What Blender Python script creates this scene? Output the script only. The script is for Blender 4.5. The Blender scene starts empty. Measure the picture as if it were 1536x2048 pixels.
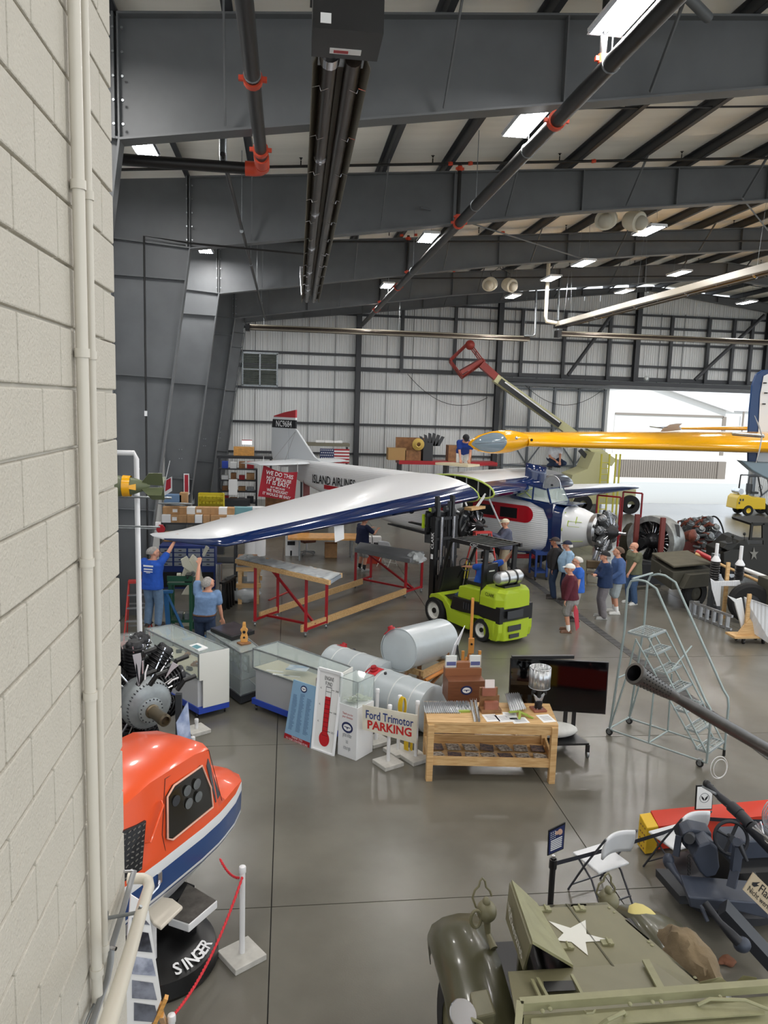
import bpy, bmesh, math, random
from math import sin, cos, pi, radians as R, atan2, sqrt, hypot
from mathutils import Vector as V, Matrix as M, noise
random.seed(7)
S = bpy.context.scene; COL = S.collection
# ---------------- camera (photo taken as 1536x2048, f = 1538 px) ----------------
FPX = 1538.0
def _n(v): return v.normalized()
_dn = _n(V(((430-768)/FPX, (12024-1024)/FPX, 1)))
_zz = -_dn
_yy = V(((577-768)/FPX, (803-1024)/FPX, 1)); _yy = _n(_yy - _zz*_yy.dot(_zz))
_xx = _yy.cross(_zz)
MC = M((_xx, _yy, _zz))                    # world = MC @ (right, down, forward)
EYE = V((0, 0, 5.3))
cam = bpy.data.objects.new('camera', bpy.data.cameras.new('camera')); COL.objects.link(cam)
cd = cam.data; cd.sensor_fit = 'VERTICAL'; cd.sensor_height = 36; cd.lens = 36*FPX/2048; cd.clip_end = 400; cd.clip_start = .05
_r = MC @ V((1, 0, 0)); _d = MC @ V((0, 1, 0)); _f = MC @ V((0, 0, 1))
cam.matrix_world = M((( _r.x, -_d.x, -_f.x, EYE.x), (_r.y, -_d.y, -_f.y, EYE.y), (_r.z, -_d.z, -_f.z, EYE.z), (0, 0, 0, 1)))
S.camera = cam
def ray(x, y): return MC @ V(((x-768)/FPX, (y-1024)/FPX, 1))
def F(x, y, z=0): r = ray(x, y); return EYE + r*((z-5.3)/r.z)
def A(x, y, Y): r = ray(x, y); return EYE + r*(Y/r.y)
# ---------------- world, sun, exposure ----------------
S.view_settings.view_transform = 'Standard'; S.view_settings.look = 'None'; S.view_settings.gamma = 1
S.view_settings.exposure = 1.28; LAMP_W = 56
try: S.view_settings.use_curve_mapping = False
except Exception: pass
w = bpy.data.worlds.new('sky'); S.world = w; w.use_nodes = True
nt = w.node_tree; bg = nt.nodes['Background']
bg.inputs[0].default_value = (.84, .92, 1.0, 1); bg.inputs[1].default_value = 0.9
sun = bpy.data.objects.new('sun', bpy.data.lights.new('sun', 'SUN')); COL.objects.link(sun)
sun.data.energy = 1.6; sun.data.angle = R(1); sun.data.color = (1, .96, .9)
sun.rotation_euler = V((-.12, -1, .95)).to_track_quat('Z', 'Y').to_euler()
# ---------------- helpers ----------------
def lin(c):
 return tuple((x/12.92 if x <= .04045 else ((x+.055)/1.055)**2.4) for x in c)
MATS = {}
def mat(name, rgb, rough=.6, metal=0, var=0, vs=4, bump=0, bs=30, emit=0, alpha=1, trans=0, coat=0, spec=.5, rgb2=None, stretch=None):
 if name in MATS: return MATS[name]
 m = bpy.data.materials.new(name); m.use_nodes = True; t = m.node_tree; b = t.nodes['Principled BSDF']
 c = lin([x/255 for x in rgb])
 b.inputs['Base Color'].default_value = (*c, 1); b.inputs['Roughness'].default_value = rough
 b.inputs['Metallic'].default_value = metal; b.inputs['Specular IOR Level'].default_value = spec
 if coat: b.inputs['Coat Weight'].default_value = coat; b.inputs['Coat Roughness'].default_value = .08
 if trans: b.inputs['Transmission Weight'].default_value = trans; b.inputs['IOR'].default_value = 1.1
 if alpha < 1: b.inputs['Alpha'].default_value = alpha
 if emit: b.inputs['Emission Color'].default_value = (*c, 1); b.inputs['Emission Strength'].default_value = emit
 if var or bump or rgb2:
  tc = t.nodes.new('ShaderNodeTexCoord'); mp = t.nodes.new('ShaderNodeMapping'); t.links.new(tc.outputs['Object'], mp.inputs[0])
  if stretch: mp.inputs['Scale'].default_value = stretch
 if var or rgb2:
  n = t.nodes.new('ShaderNodeTexNoise'); n.inputs['Scale'].default_value = vs; n.inputs['Detail'].default_value = 5
  t.links.new(mp.outputs[0], n.inputs['Vector'])
  mx = t.nodes.new('ShaderNodeMix'); mx.data_type = 'RGBA'
  c2 = lin([x/255 for x in rgb2]) if rgb2 else tuple(max(0, x*(1-var)) for x in c)
  c1 = c if rgb2 else tuple(min(1, x*(1+var)) for x in c)
  mx.inputs[6].default_value = (*c1, 1); mx.inputs[7].default_value = (*c2, 1)
  rp = t.nodes.new('ShaderNodeMapRange'); rp.interpolation_type = 'SMOOTHSTEP'; rp.inputs[1].default_value = .32; rp.inputs[2].default_value = .68
  t.links.new(n.outputs['Fac'], rp.inputs[0]); t.links.new(rp.outputs[0], mx.inputs[0]); t.links.new(mx.outputs[2], b.inputs['Base Color'])
 if bump:
  n2 = t.nodes.new('ShaderNodeTexNoise'); n2.inputs['Scale'].default_value = bs; n2.inputs['Detail'].default_value = 4
  bp = t.nodes.new('ShaderNodeBump'); bp.inputs['Strength'].default_value = bump; bp.inputs['Distance'].default_value = .02
  t.links.new(mp.outputs[0], n2.inputs['Vector']); t.links.new(n2.outputs['Fac'], bp.inputs['Height']); t.links.new(bp.outputs[0], b.inputs['Normal'])
 MATS[name] = m; return m
WM = {}                                   # world matrices of things and parts
def wm(o): return WM.get(o.name, M.Identity(4)) if o else M.Identity(4)
def tag(o, label=None, cat=None, group=None, kind=None):
 if label: o['label'] = label
 if cat: o['category'] = cat
 if group: o['group'] = group
 if kind: o['kind'] = kind
 return o
def thing(name, label, cat, loc=(0, 0, 0), rz=0, group=None):
 o = bpy.data.objects.new(name, None); COL.objects.link(o); o.empty_display_size = .1
 o.location = loc; o.rotation_euler = (0, 0, rz); WM[o.name] = M.Translation(V(loc)) @ M.Rotation(rz, 4, 'Z')
 return tag(o, label, cat, group)
def basis(d, up=V((0, 0, 1))):
 d = V(d).normalized()
 if abs(d.dot(up)) > .99: up = V((0, 1, 0))
 a = d.cross(up).normalized(); b = a.cross(d).normalized(); return a, b, d
class MB:
 def __init__(s): s.v = []; s.f = []; s.m = []; s.sm = []; s.ms = []; s.X = M.Identity(4)
 def mi(s, m):
  if m not in s.ms: s.ms.append(m)
  return s.ms.index(m)
 def add(s, vs, fs, m=None, smooth=False):
  o = len(s.v); X = s.X
  s.v += [X @ V(v) for v in vs]; s.f += [[i+o for i in f] for f in fs]
  k = s.mi(m) if m is not None else -1
  s.m += [k]*len(fs); s.sm += [smooth]*len(fs); return s
 def box(s, c, d, rz=0, m=None, rot=None, taper=1):
  x, y, z = d[0]/2, d[1]/2, d[2]/2; t = taper
  vs = [V(p) for p in ((-x,-y,-z),(x,-y,-z),(x,y,-z),(-x,y,-z),(-x*t,-y*t,z),(x*t,-y*t,z),(x*t,y*t,z),(-x*t,y*t,z))]
  Q = rot if rot is not None else M.Rotation(rz, 3, 'Z')
  return s.add([Q @ v + V(c) for v in vs], [(0,3,2,1),(4,5,6,7),(0,1,5,4),(1,2,6,5),(2,3,7,6),(3,0,4,7)], m)
 def beam(s, p, q, w, h, m=None, up=V((0, 0, 1))):
  p, q = V(p), V(q); a, b, d = basis(q-p, up)
  vs = [e + a*(sx*w/2) + b*(sy*h/2) for e in (p, q) for sx, sy in ((-1,-1),(1,-1),(1,1),(-1,1))]
  return s.add(vs, [(0,1,2,3),(7,6,5,4),(0,4,5,1),(1,5,6,2),(2,6,7,3),(3,7,4,0)], m)
 def tube(s, pts, r, n=8, m=None, cap=True, closed=False, sq=None):
  pts = [V(p) for p in pts]; N = len(pts); rs = r if isinstance(r, (list, tuple)) else [r]*N
  vs = []; fs = []; pa = None
  for i, p in enumerate(pts):
   if closed: t = pts[(i+1) % N]-pts[i-1]
   else: t = pts[min(i+1, N-1)]-pts[max(i-1, 0)]
   if t.length < 1e-9: t = V((0, 0, 1))
   t.normalize()
   if pa is None: pa, b, _ = basis(t)
   else:
    pa = pa - t*pa.dot(t)
    pa = pa.normalized() if pa.length > 1e-6 else basis(t)[0]
    b = pa.cross(t)
   for k in range(n):
    an = 2*pi*k/n; q1 = rs[i]*(sq[0] if sq else 1); q2 = rs[i]*(sq[1] if sq else 1)
    vs.append(p + pa*cos(an)*q1 + b*sin(an)*q2)
  for i in range(N if closed else N-1):
   j = (i+1) % N
   for k in range(n):
    l = (k+1) % n; fs.append((i*n+k, i*n+l, j*n+l, j*n+k))
  if cap and not closed: fs.append(tuple(range(n))[::-1]); fs.append(tuple((N-1)*n+k for k in range(n)))
  return s.add(vs, fs, m, True)
 def cyl(s, p, q, r, r2=None, n=16, m=None, cap=True): return s.tube([p, q], [r, r if r2 is None else r2], n, m, cap)
 def lathe(s, prof, c=(0, 0, 0), ax=(0, 0, 1), n=24, m=None, a0=0, a1=2*pi):
  a, b, d = basis(ax); c = V(c); vs = []; fs = []; full = abs(a1-a0-2*pi) < 1e-6; K = n if full else n+1
  for r, h in prof:
   for k in range(K):
    t = a0+(a1-a0)*k/n; vs.append(c + a*cos(t)*r + b*sin(t)*r + d*h)
  for i in range(len(prof)-1):
   for k in range(n):
    l = (k+1) % K; fs.append((i*K+k, i*K+l, (i+1)*K+l, (i+1)*K+k))
  return s.add(vs, fs, m, True)
 def ell(s, c, r, n=12, k=8, m=None, rot=None):
  vs = []; fs = []; Q = rot or M.Identity(3)
  for i in range(k+1):
   th = pi*i/k
   for j in range(n):
    ph = 2*pi*j/n; vs.append(V(c)+Q @ V((r[0]*sin(th)*cos(ph), r[1]*sin(th)*sin(ph), r[2]*cos(th))))
  for i in range(k):
   for j in range(n): fs.append((i*n+j, (i+1)*n+j, (i+1)*n+(j+1) % n, i*n+(j+1) % n))
  return s.add(vs, fs, m, True)
 def loft(s, rings, m=None, cap=True, smooth=True, closed=True, mf=None):
  n = len(rings[0]); vs = [v for r in rings for v in r]; fs = []; ks = []
  for i in range(len(rings)-1):
   for k in range(n if closed else n-1):
    l = (k+1) % n; fs.append((i*n+k, i*n+l, (i+1)*n+l, (i+1)*n+k)); ks.append((i, k))
  o = len(s.m); s.add(vs, fs, m, smooth)
  if mf:
   for q, (i, k) in enumerate(ks): s.m[o+q] = s.mi(mf(i, k))
  if cap and closed: s.add(list(rings[0]), [tuple(range(n))[::-1]], m); s.add(list(rings[-1]), [tuple(range(n))], m)
  return s
 def prism(s, poly, off, m=None):      # poly: list of 3D points, off: extrusion vector
  n = len(poly); off = V(off); P = [V(p) for p in poly]
  fs = [tuple(range(n))[::-1], tuple(range(n, 2*n))] + [(k, (k+1) % n, n+(k+1) % n, n+k) for k in range(n)]
  return s.add(P+[p+off for p in P], fs, m)
 def grid(s, fn, nu, nv, m=None, smooth=True, mf=None):
  vs = [V(fn(i/nu, j/nv)) for i in range(nu+1) for j in range(nv+1)]; fs = []; ks = []
  for i in range(nu):
   for j in range(nv): fs.append((i*(nv+1)+j, (i+1)*(nv+1)+j, (i+1)*(nv+1)+j+1, i*(nv+1)+j+1)); ks.append((i, j))
  o = len(s.m); s.add(vs, fs, m, smooth)
  if mf:
   for q, (i, k) in enumerate(ks): s.m[o+q] = s.mi(mf(i/nu, k/nv))
  return s
 def build(s, name, m=None, parent=None, local=False, kind=None, label=None, bev=0, loc=None, solid=0, norm=True, ang=38):
  P = wm(parent)
  vs = s.v
  if parent and not local: Pi = P.inverted(); vs = [Pi @ v for v in vs]
  if parent is None and loc is not None: vs = [v-V(loc) for v in vs]
  me = bpy.data.meshes.new(name); me.from_pydata([tuple(v) for v in vs], [], s.f)
  ms = list(s.ms); base = None
  if m is not None:
   if m not in ms: ms.append(m)
   base = ms.index(m)
  for q in ms: me.materials.append(q)
  me.polygons.foreach_set('material_index', [k if k >= 0 else (base or 0) for k in s.m])
  me.polygons.foreach_set('use_smooth', s.sm)
  if norm:
   bm = bmesh.new(); bm.from_mesh(me); bmesh.ops.recalc_face_normals(bm, faces=bm.faces); bm.to_mesh(me); bm.free()
  me.update()
  if any(s.sm): me.set_sharp_from_angle(angle=R(ang))
  o = bpy.data.objects.new(name, me); COL.objects.link(o)
  if parent: o.parent = parent; WM[o.name] = P
  else: WM[o.name] = M.Translation(V(loc)) if loc is not None else M.Identity(4)
  if loc is not None and not parent: o.location = loc
  if kind: o['kind'] = kind
  if label: o['label'] = label
  if solid: q = o.modifiers.new('s', 'SOLIDIFY'); q.thickness = solid; q.offset = 0
  if bev: q = o.modifiers.new('b', 'BEVEL'); q.width = bev; q.segments = 2; q.limit_method = 'ANGLE'; q.angle_limit = R(40)
  return o
def bake(o, mods):                        # evaluate modifiers into the mesh
 for typ, kw in mods:
  q = o.modifiers.new('m', typ)
  for a, b in kw.items(): setattr(q, a, b)
 dg = bpy.context.evaluated_depsgraph_get(); dg.update()
 me = bpy.data.meshes.new_from_object(o.evaluated_get(dg)); old = o.data; o.modifiers.clear(); o.data = me
 if not me.materials:
  for q in old.materials: me.materials.append(q)
 return o
def kids(o): return [c for c in bpy.data.objects if c.parent == o]
def dup(root, loc, rz=0, label=None, group=None, ks=None):
 r = root.copy(); COL.objects.link(r); r.location = loc; r.rotation_euler = (0, 0, rz)
 if label: r['label'] = label
 if group: r['group'] = group
 WM[r.name] = M.Translation(V(loc)) @ M.Rotation(rz, 4, 'Z')
 for ch in (root.children if ks is None else ks):
  c = ch.copy(); COL.objects.link(c); c.parent = r; WM[c.name] = WM[r.name]
  for g in ch.children: d = g.copy(); COL.objects.link(d); d.parent = c
 return r
def inst(src, loc, rz=0, parent=None, name=None):      # a lone mesh piece sharing data (piece of parent, local coords)
 o = src.copy(); COL.objects.link(o); o.location = loc; o.rotation_euler = (0, 0, rz); o.parent = parent
 return o
_FM = {}
def text(body, o, ux, uy, h, m, parent, name='lettering', width=None, center=True, bold=0, space=1, lh=1.0, local=False, ext=.002, italic=0):
 """lettering lying on a plane: o = origin (centre), ux = reading direction, uy = up on the plane"""
 c = bpy.data.curves.new(name, 'FONT'); c.body = body; c.size = 1; c.extrude = 0; c.offset = bold; c.space_character = space; c.space_line = lh
 c.align_x = 'CENTER' if center else 'LEFT'; c.resolution_u = 2; c.shear = italic
 t = bpy.data.objects.new('t', c); me = bpy.data.meshes.new_from_object(t); bpy.data.objects.remove(t)
 xs = [v.co.x for v in me.vertices]; ys = [v.co.y for v in me.vertices]
 if not xs: return None
 cy = (max(ys)+min(ys))/2; sh = h/.72 if '\n' not in body else h
 sx = width/(max(xs)-min(xs)) if width else sh
 cx = (max(xs)+min(xs))/2 if center else min(xs)
 ux = V(ux).normalized(); uy = V(uy).normalized(); nn = ux.cross(uy).normalized()
 P = wm(parent).inverted() if (parent and not local) else M.Identity(4)
 for v in me.vertices:
  v.co = P @ (V(o) + ux*((v.co.x-cx)*sx) + uy*((v.co.y-cy)*sh) + nn*ext)
 me.materials.append(m)
 ob = bpy.data.objects.new(name, me); COL.objects.link(ob)
 if parent: ob.parent = parent; WM[ob.name] = wm(parent)
 return ob
def lerp(a, b, t): return V(a)*(1-t)+V(b)*t
def catenary(p, q, sag, n=16):
 return [lerp(p, q, i/n) - V((0, 0, 4*sag*(i/n)*(1-i/n))) for i in range(n+1)]
def rnd(a, b): return random.uniform(a, b)
# ---------------- shared materials ----------------
STEEL = mat('grey_painted_steel', (98, 101, 104), .5, 0, .07, 1.5)
DARK = mat('dark_steel', (54, 56, 60), .5)
PIPE = mat('black_pipe', (38, 37, 37), .4, .3, .1, 6)
ORANGE = mat('orange_coupling', (205, 70, 40), .5)
GALV = mat('galvanised', (150, 155, 158), .38, .8, .15, 12)
CHROME = mat('chrome', (200, 200, 205), .2, 1)
WHITE = mat('white_paint', (235, 236, 238), .35)
OFFW = mat('offwhite_paint', (226, 226, 220), .5)
BLACK = mat('black_paint', (20, 20, 22), .4)
RUBBER = mat('rubber', (28, 28, 29), .85)
PINE = mat('pine', (218, 182, 130), .55, 0, 0, 3, .1, 40, rgb2=(196, 154, 102), stretch=(1, 12, 12))
OAK = mat('brown_wood', (140, 98, 62), .6, 0, .2, 6)
RED = mat('red_paint', (165, 26, 36), .4, 0, .06)
NAVY = mat('navy_gloss', (12, 36, 82), .12, coat=.6)
AWHITE = mat('aircraft_white', (224, 226, 228), .25, coat=.3)
AGREY = mat('aircraft_grey', (206, 210, 214), .4)
YEL = mat('yellow_gloss', (238, 172, 12), .16, coat=.5)
ALU = mat('aluminium', (190, 192, 195), .32, .9, .1, 5)
GLASS = mat('clear_glass', (225, 238, 236), .04, alpha=.22, spec=.8)
PAPER = mat('paper', (240, 240, 240), .7)
INK = mat('ink', (25, 26, 32), .7)
CARD = mat('cardboard', (182, 142, 100), .85, 0, .12, 5)
OLIVE = mat('olive_drab', (120, 116, 90), .42, 0, .06, 3)
FABG = mat('dark_engine', (52, 52, 55), .4, .6, .3, 20)
# ======================= STRUCTURE =======================
def pl(x, P):
 for (a, b), (c, d) in zip(P, P[1:]):
  if x <= c or (c, d) == P[-1]: return b+(d-b)*(x-a)/(c-a)
def zb(X, Y=0):
 X = X if X <= 19.6 else 39.2-X
 if Y > 40: return pl(X, [(-2.3, 9.3), (7.8, 10.5), (19.6, 11.9)])
 return pl(X, [(-2.3, 8.72), (7.0, 10.09), (11.8, 10.65), (19.6, 11.42)])
def zt(X):
 X = X if X <= 19.6 else 39.2-X
 return 10.3+.083*(X+2.3)
YF = [11.4, 18.9, 26.4, 33.9, 41.3]; BACK = 41.9; XR = 42
CONC = mat('concrete', (116, 113, 104), .26, 0, 0, .5, .04, 60, rgb2=(97, 94, 86))
# concrete gets fine stains
t = CONC.node_tree; b = t.nodes['Principled BSDF']; b.inputs['Specular IOR Level'].default_value = .55
n = t.nodes.new('ShaderNodeTexNoise'); n.inputs['Scale'].default_value = .35; n.inputs['Detail'].default_value = 6
tc = t.nodes.new('ShaderNodeTexCoord'); t.links.new(tc.outputs['Object'], n.inputs['Vector'])
mr = t.nodes.new('ShaderNodeMapRange'); mr.inputs[1].default_value = .3; mr.inputs[2].default_value = .7; mr.inputs[3].default_value = .2; mr.inputs[4].default_value = .36

JOINT = mat('saw_cut', (52, 51, 50), .9)
fl = MB().box((14, 13.4, -.16), (60, 58.8, .28)).build('floor', JOINT, kind='structure')
xs = [-16]+[-.11+3.8*k for k in range(-3, 12)]+[44]
ys = [-16, -8]+[-.29+3.92*k for k in range(0, 12)]
for i in range(len(xs)-1):
 for j in range(len(ys)-1):
  g = .006
  o = MB().box(((xs[i]+xs[i+1])/2, (ys[j]+ys[j+1])/2, -.01), (xs[i+1]-xs[i]-2*g, ys[j+1]-ys[j]-2*g, .02)).build('floor_slab', CONC, fl)
# trench drain running away under the frames: steel grate strip
p0, p1 = F(1023, 1131), F(1276, 1321)
xd = (p0.x+p1.x)/2
tr = MB()
for k in range(120): tr.box((xd, 6+k*.25, .004), (.2, .235, .006))
tag(tr.build('drain_grate', mat('cast_iron', (58, 58, 58), .6), fl), kind='stuff')
# exterior
EXT = mat('pale_apron', (186, 184, 178), .8)
MB().box((15, 89.9, -.1), (260, 94.2, .2)).build('apron', EXT, kind='structure')
MB().box((15, -66, -.35), (260, 100, .2)).build('front_apron', EXT, kind='structure')
MB().box((95, 15, -.35), (104, 62, .2)).build('side_apron', EXT, kind='structure')
# ---- roof ----
INS = mat('white_insulation', (252, 249, 240), .5, 0, .03, 1, .35, 2, stretch=(.3, 3, 1))
def roofz(x, y):
 ph = ((x+2.4) % 1.5)/1.5; sg = -.05*sin(pi*ph)
 return zt(x)+.28+sg + .03*noise.noise(V((x*.35, y*2.6, 0))) - .035*max(0, 1-abs(((y+.15*noise.noise(V((x*.8, y*.2, 3)))) % 1.27)-.6)*12)
cl = MB().grid(lambda u, v: (-4.2+46.2*u, -16+58*v, roofz(-4.2+46.2*u, -16+58*v)), 184, 340).build('ceiling', INS, kind='structure', norm=False)
MB().box((19, 13, 12.9), (48, 59, .1)).build('roof', GALV, kind='structure')
pm = None
for k in range(30):
 x = -2.4+1.5*k
 b_ = MB()
 for ya, yb in zip([-16]+YF, YF+[BACK]):
  z = zt(x)+.02
  b_.box((x, (ya+yb)/2, z+.1), (.02, yb-ya, .21)).box((x+.04, (ya+yb)/2, z), (.1, yb-ya, .015)).box((x-.04, (ya+yb)/2, z+.2), (.1, yb-ya, .015)).box((x+.09, (ya+yb)/2, z+.02), (.012, yb-ya, .04))
 b_.build('purlin', DARK, cl)
for ym in (7, 14.6, 22.2, 29.8, 37.4): # bridging angles
 mb = MB()
 for k in range(0, 14): mb.beam((-2.4+3*k, ym+.4, zt(-2.4+3*k)+.05), (.6+3*k, ym+.4, zt(.6+3*k)+.05), .03, .03)
 mb.build('bridging', DARK, cl)
# ---- steel frames ----
def frame(Y, idx):
 fr = thing('steel_frame', 'grey tapered steel portal frame, %s from the camera' % ['nearest', 'second', 'third', 'fourth', 'farthest'][idx], 'steel frame', (-4, Y, 0)); fr['kind'] = 'structure'
 xs = [-2.3, 7.0, 11.8, 19.6, 27.4, 32.2, 41.4]
 for a, c in zip(xs, xs[1:]):
  if Y < 12 and a > 14: continue
  w_ = MB().prism([(a, Y-.01, zb(a, Y)), (c, Y-.01, zb(c, Y)), (c, Y-.01, zt(c)), (a, Y-.01, zt(a))], (0, .02, 0)); w_.build('web_plate', STEEL, fr)
  MB().beam((a, Y, zb(a, Y)), (c, Y, zb(c, Y)), .3, .03).build('bottom_flange', STEEL, fr)
  MB().beam((a, Y, zt(a)-.015), (c, Y, zt(c)-.015), .3, .03).build('top_flange', STEEL, fr)
  # splice/stiffener plates
  for q in ((0, .33, .66) if a < 0 else (0, .5)):
   x = a+(c-a)*q
   MB().prism([(x-.01, Y-.14, zb(x, Y)), (x-.01, Y-.14, zt(x)), (x-.01, Y+.14, zt(x)), (x-.01, Y+.14, zb(x, Y))], (.02, 0, 0)).build('stiffener', STEEL, fr)
 # column : tapered web, inner flange slanting, outer flange
 MB().prism([(-4.05, Y-.01, 0), (-3.5, Y-.01, 0), (-2.3, Y-.01, zb(-2.3, Y)), (-2.3, Y-.01, zt(-2.3)), (-4.05, Y-.01, zt(-4))], (0, .02, 0)).build('web_plate', STEEL, fr)
 MB().beam((-3.5, Y, 0), (-2.3, Y, 8.72), .03, .28, up=V((0, 1, 0))).build('inner_flange', STEEL, fr)
 MB().box((-4.05, Y, 5.3), (.03, .3, 10.5)).build('outer_flange', STEEL, fr)
 for z in (2.6, 5.75, 8.0):
  xi = -3.5+1.2*z/8.72
  MB().prism([(-4.04, Y-.13, z+.05), (xi, Y-.13, z), (xi, Y+.13, z), (-4.04, Y+.13, z+.05)], (0, 0, .03)).build('stiffener', STEEL, fr)
 MB().prism([(-4.04, Y-.13, 8.85), (-2.3, Y-.13, 8.72), (-2.3, Y+.13, 8.72), (-4.04, Y+.13, 8.85)], (0, 0, .03)).build('stiffener', STEEL, fr)
 MB().prism([(-2.38, Y-.14, zb(-2.3, Y)), (-2.38, Y-.14, zt(-2.3)), (-2.38, Y+.14, zt(-2.3)), (-2.38, Y+.14, zb(-2.3, Y))], (.03, 0, 0)).build('knee_plate', STEEL, fr)
 bl = MB()
 for z in (8.9, 9.2, 9.5, 9.8, 10.1):
  for dx in (-.06, .06): bl.cyl((-2.3+dx, Y-.16, z), (-2.3+dx, Y-.13, z), .018, n=6)
 for dx in (-3.6, -3.52):
  for z in (3.3, 3.6): bl.cyl((dx, Y-.04, z), (dx, Y-.01, z), .02, n=6)
 tag(bl.build('bolts', GALV, fr), kind='stuff')
 # flange braces: slanted angles from the purlins down to the bottom flange
 for k, x in enumerate((-.9, 2.1, 5.1, 8.1, 11.1, 14.1, 17.1, 20.1, 24.6)):
  if Y < 12 and x > 9: continue
  MB().beam((x, Y-.16, zb(x, Y)+.05), (x+.05, Y-1.15, zt(x)+.1), .07, .025, up=V((1, 0, 0))).build('flange_brace', STEEL, fr)
  if k % 2 == 0: MB().beam((x, Y+.16, zb(x, Y)+.05), (x+.05, Y+1.1, zt(x)+.1), .07, .025, up=V((1, 0, 0))).build('flange_brace', STEEL, fr)
for i, Y in enumerate(YF): frame(Y, i)
# rod and strut bracing in the first roof bay
for nm, a, c, r in (('roof_brace', (4.0, 9.3, 10.6), (5.6, 10.7, 10.65), .07), ('roof_brace', (.5, 7.5, 10.9), (3.3, 9.6, 10.3), .02), ('roof_brace', (11, 18.6, 10.6), (17, 25.8, 11), .02), ('roof_brace', (3, 18.6, 9.9), (10, 25.8, 10.3), .02)):
 tag(MB().cyl(a, c, r).build(nm, STEEL, loc=a), kind='structure')
# ---- left hangar wall (liner behind the columns) ----
LIN = mat('white_liner', (205, 207, 207), .5, 0, .04, .6)
wl = MB().box((-4.2, 13, 5.3), (.06, 58, 10.8)).build('wall_left', LIN, kind='structure')
def liner(w, h, pitch=.1, d=.022):
 mb = MB(); n = int(w/pitch); P = []
 for k in range(n):
  x = -w/2+k*pitch; P += [(x, 0), (x+pitch*.3, 0), (x+pitch*.42, -d), (x+pitch*.72, -d), (x+pitch*.85, 0)]
 P.append((w/2, 0))
 vs = [(x, y, z) for z in (0, h) for x, y in P]; N = len(P)
 return mb.add(vs, [(k, k+1, N+k+1, N+k) for k in range(N-1)])
LX = mat('liner_panel', (212, 214, 214), .45, 0, .03, .5)
# ---- back wall ----
wb = MB()
wb.box((6.5, BACK+.12, 5.6), (22.2, .06, 11.4)); wb.box((30, BACK+.12, 9.3), (25, .06, 5.2)); wb.box((34.5, BACK+.12, 3.3), (15.4, .06, 6.8))
wb = wb.build('wall_back', LIN, kind='structure')
src = None; x = -3.9
while x < 40:
 top = zt(x)+.1
 z0 = 0 if (x < 17.2 or x > 26.8) else 6.95
 for za, zc in ((0, 7.1), (7.1, 13)):
  za = max(za, z0); zc = min(zc, top)
  if zc-za < .3: continue
  liner(.9, zc-za, .129).build('liner_panel', LX, wb, local=True).location = (x+.45, BACK+.05, za)
 x += .91
for y_, th in ((638, .12), (671, .12), (718, .12), (745, .22), (787, .12), (854, .12), (912, .1), (612, .1)):
 z = A(900, y_, BACK-.04).z; a, c = -3.9, (40.5 if z > 6.9 else 11.3)
 if y_ < 620: a = 5
 MB().box(((a+c)/2, BACK-.04, z), (c-a, .16, th)).build('girt', DARK, wb)
for x in (A(717, 700, BACK-.3).x, A(999, 700, BACK-.3).x, 19.2, 27, 35):
 h = zt(x) if x < 19 or x > 26 else zt(x)
 z0 = 0 if (x < 18 or x > 27) else 7
 MB().box((x, BACK-.24, (h+z0)/2), (.03, .3, h-z0)).box((x, BACK-.4, (h+z0)/2), (.26, .03, h-z0)).box((x, BACK-.08, (h+z0)/2), (.26, .03, h-z0)).build('wind_column', DARK, wb)
for k in range(20):   # sag rods and secondary posts
 x = A(457, 700, BACK).x+1.4*k
 MB().box((x, BACK-.03, 5.4 if x < 11 else 8.8), (.02, .03, 10.4 if x < 11 else 4)).build('sag_rod', DARK, wb)
for k, x in enumerate((8.9, 12.6, 15.0, 17.6, 21.2, 23.4, 24.9, 26.0, 6.0)):
 MB().box((x, BACK-.22, 8.85), (.16, .2, 3.6)).build('hanger_post', DARK, wb)
for a, c in (((15.2, 41.3, 7.2), (17.8, 41.3, 11)), ((22.6, 41.3, 7.2), (26.4, 41.3, 10.9))):
 MB().cyl(a, c, .1).build('wall_brace', DARK, wb)
# louvre vent
v = MB(); c0 = A(520, 739, BACK-.1)
v.box((c0.x, BACK-.1, c0.z), (1.9, .08, .06)).box((c0.x, BACK-.1, c0.z+.85), (1.9, .14, .1)).box((c0.x, BACK-.1, c0.z-.85), (1.9, .14, .1))
for s in (-.9, 0, .9): v.box((c0.x+s, BACK-.1, c0.z), (.08, .14, 1.7))
lv = thing('wall_louvre', 'grey metal louvred vent high on the back wall left of the white tail', 'vent', (c0.x, BACK-.1, c0.z-.9))
v.build('frame', GALV, lv)
for k in range(14): MB().box((c0.x, BACK-.1, c0.z-.78+.12*k), (1.75, .02, .11), rot=M.Rotation(.6, 3, 'X')).build('louvre_slat', mat('louvre', (112, 118, 112), .6, .3, .2), lv)
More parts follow.
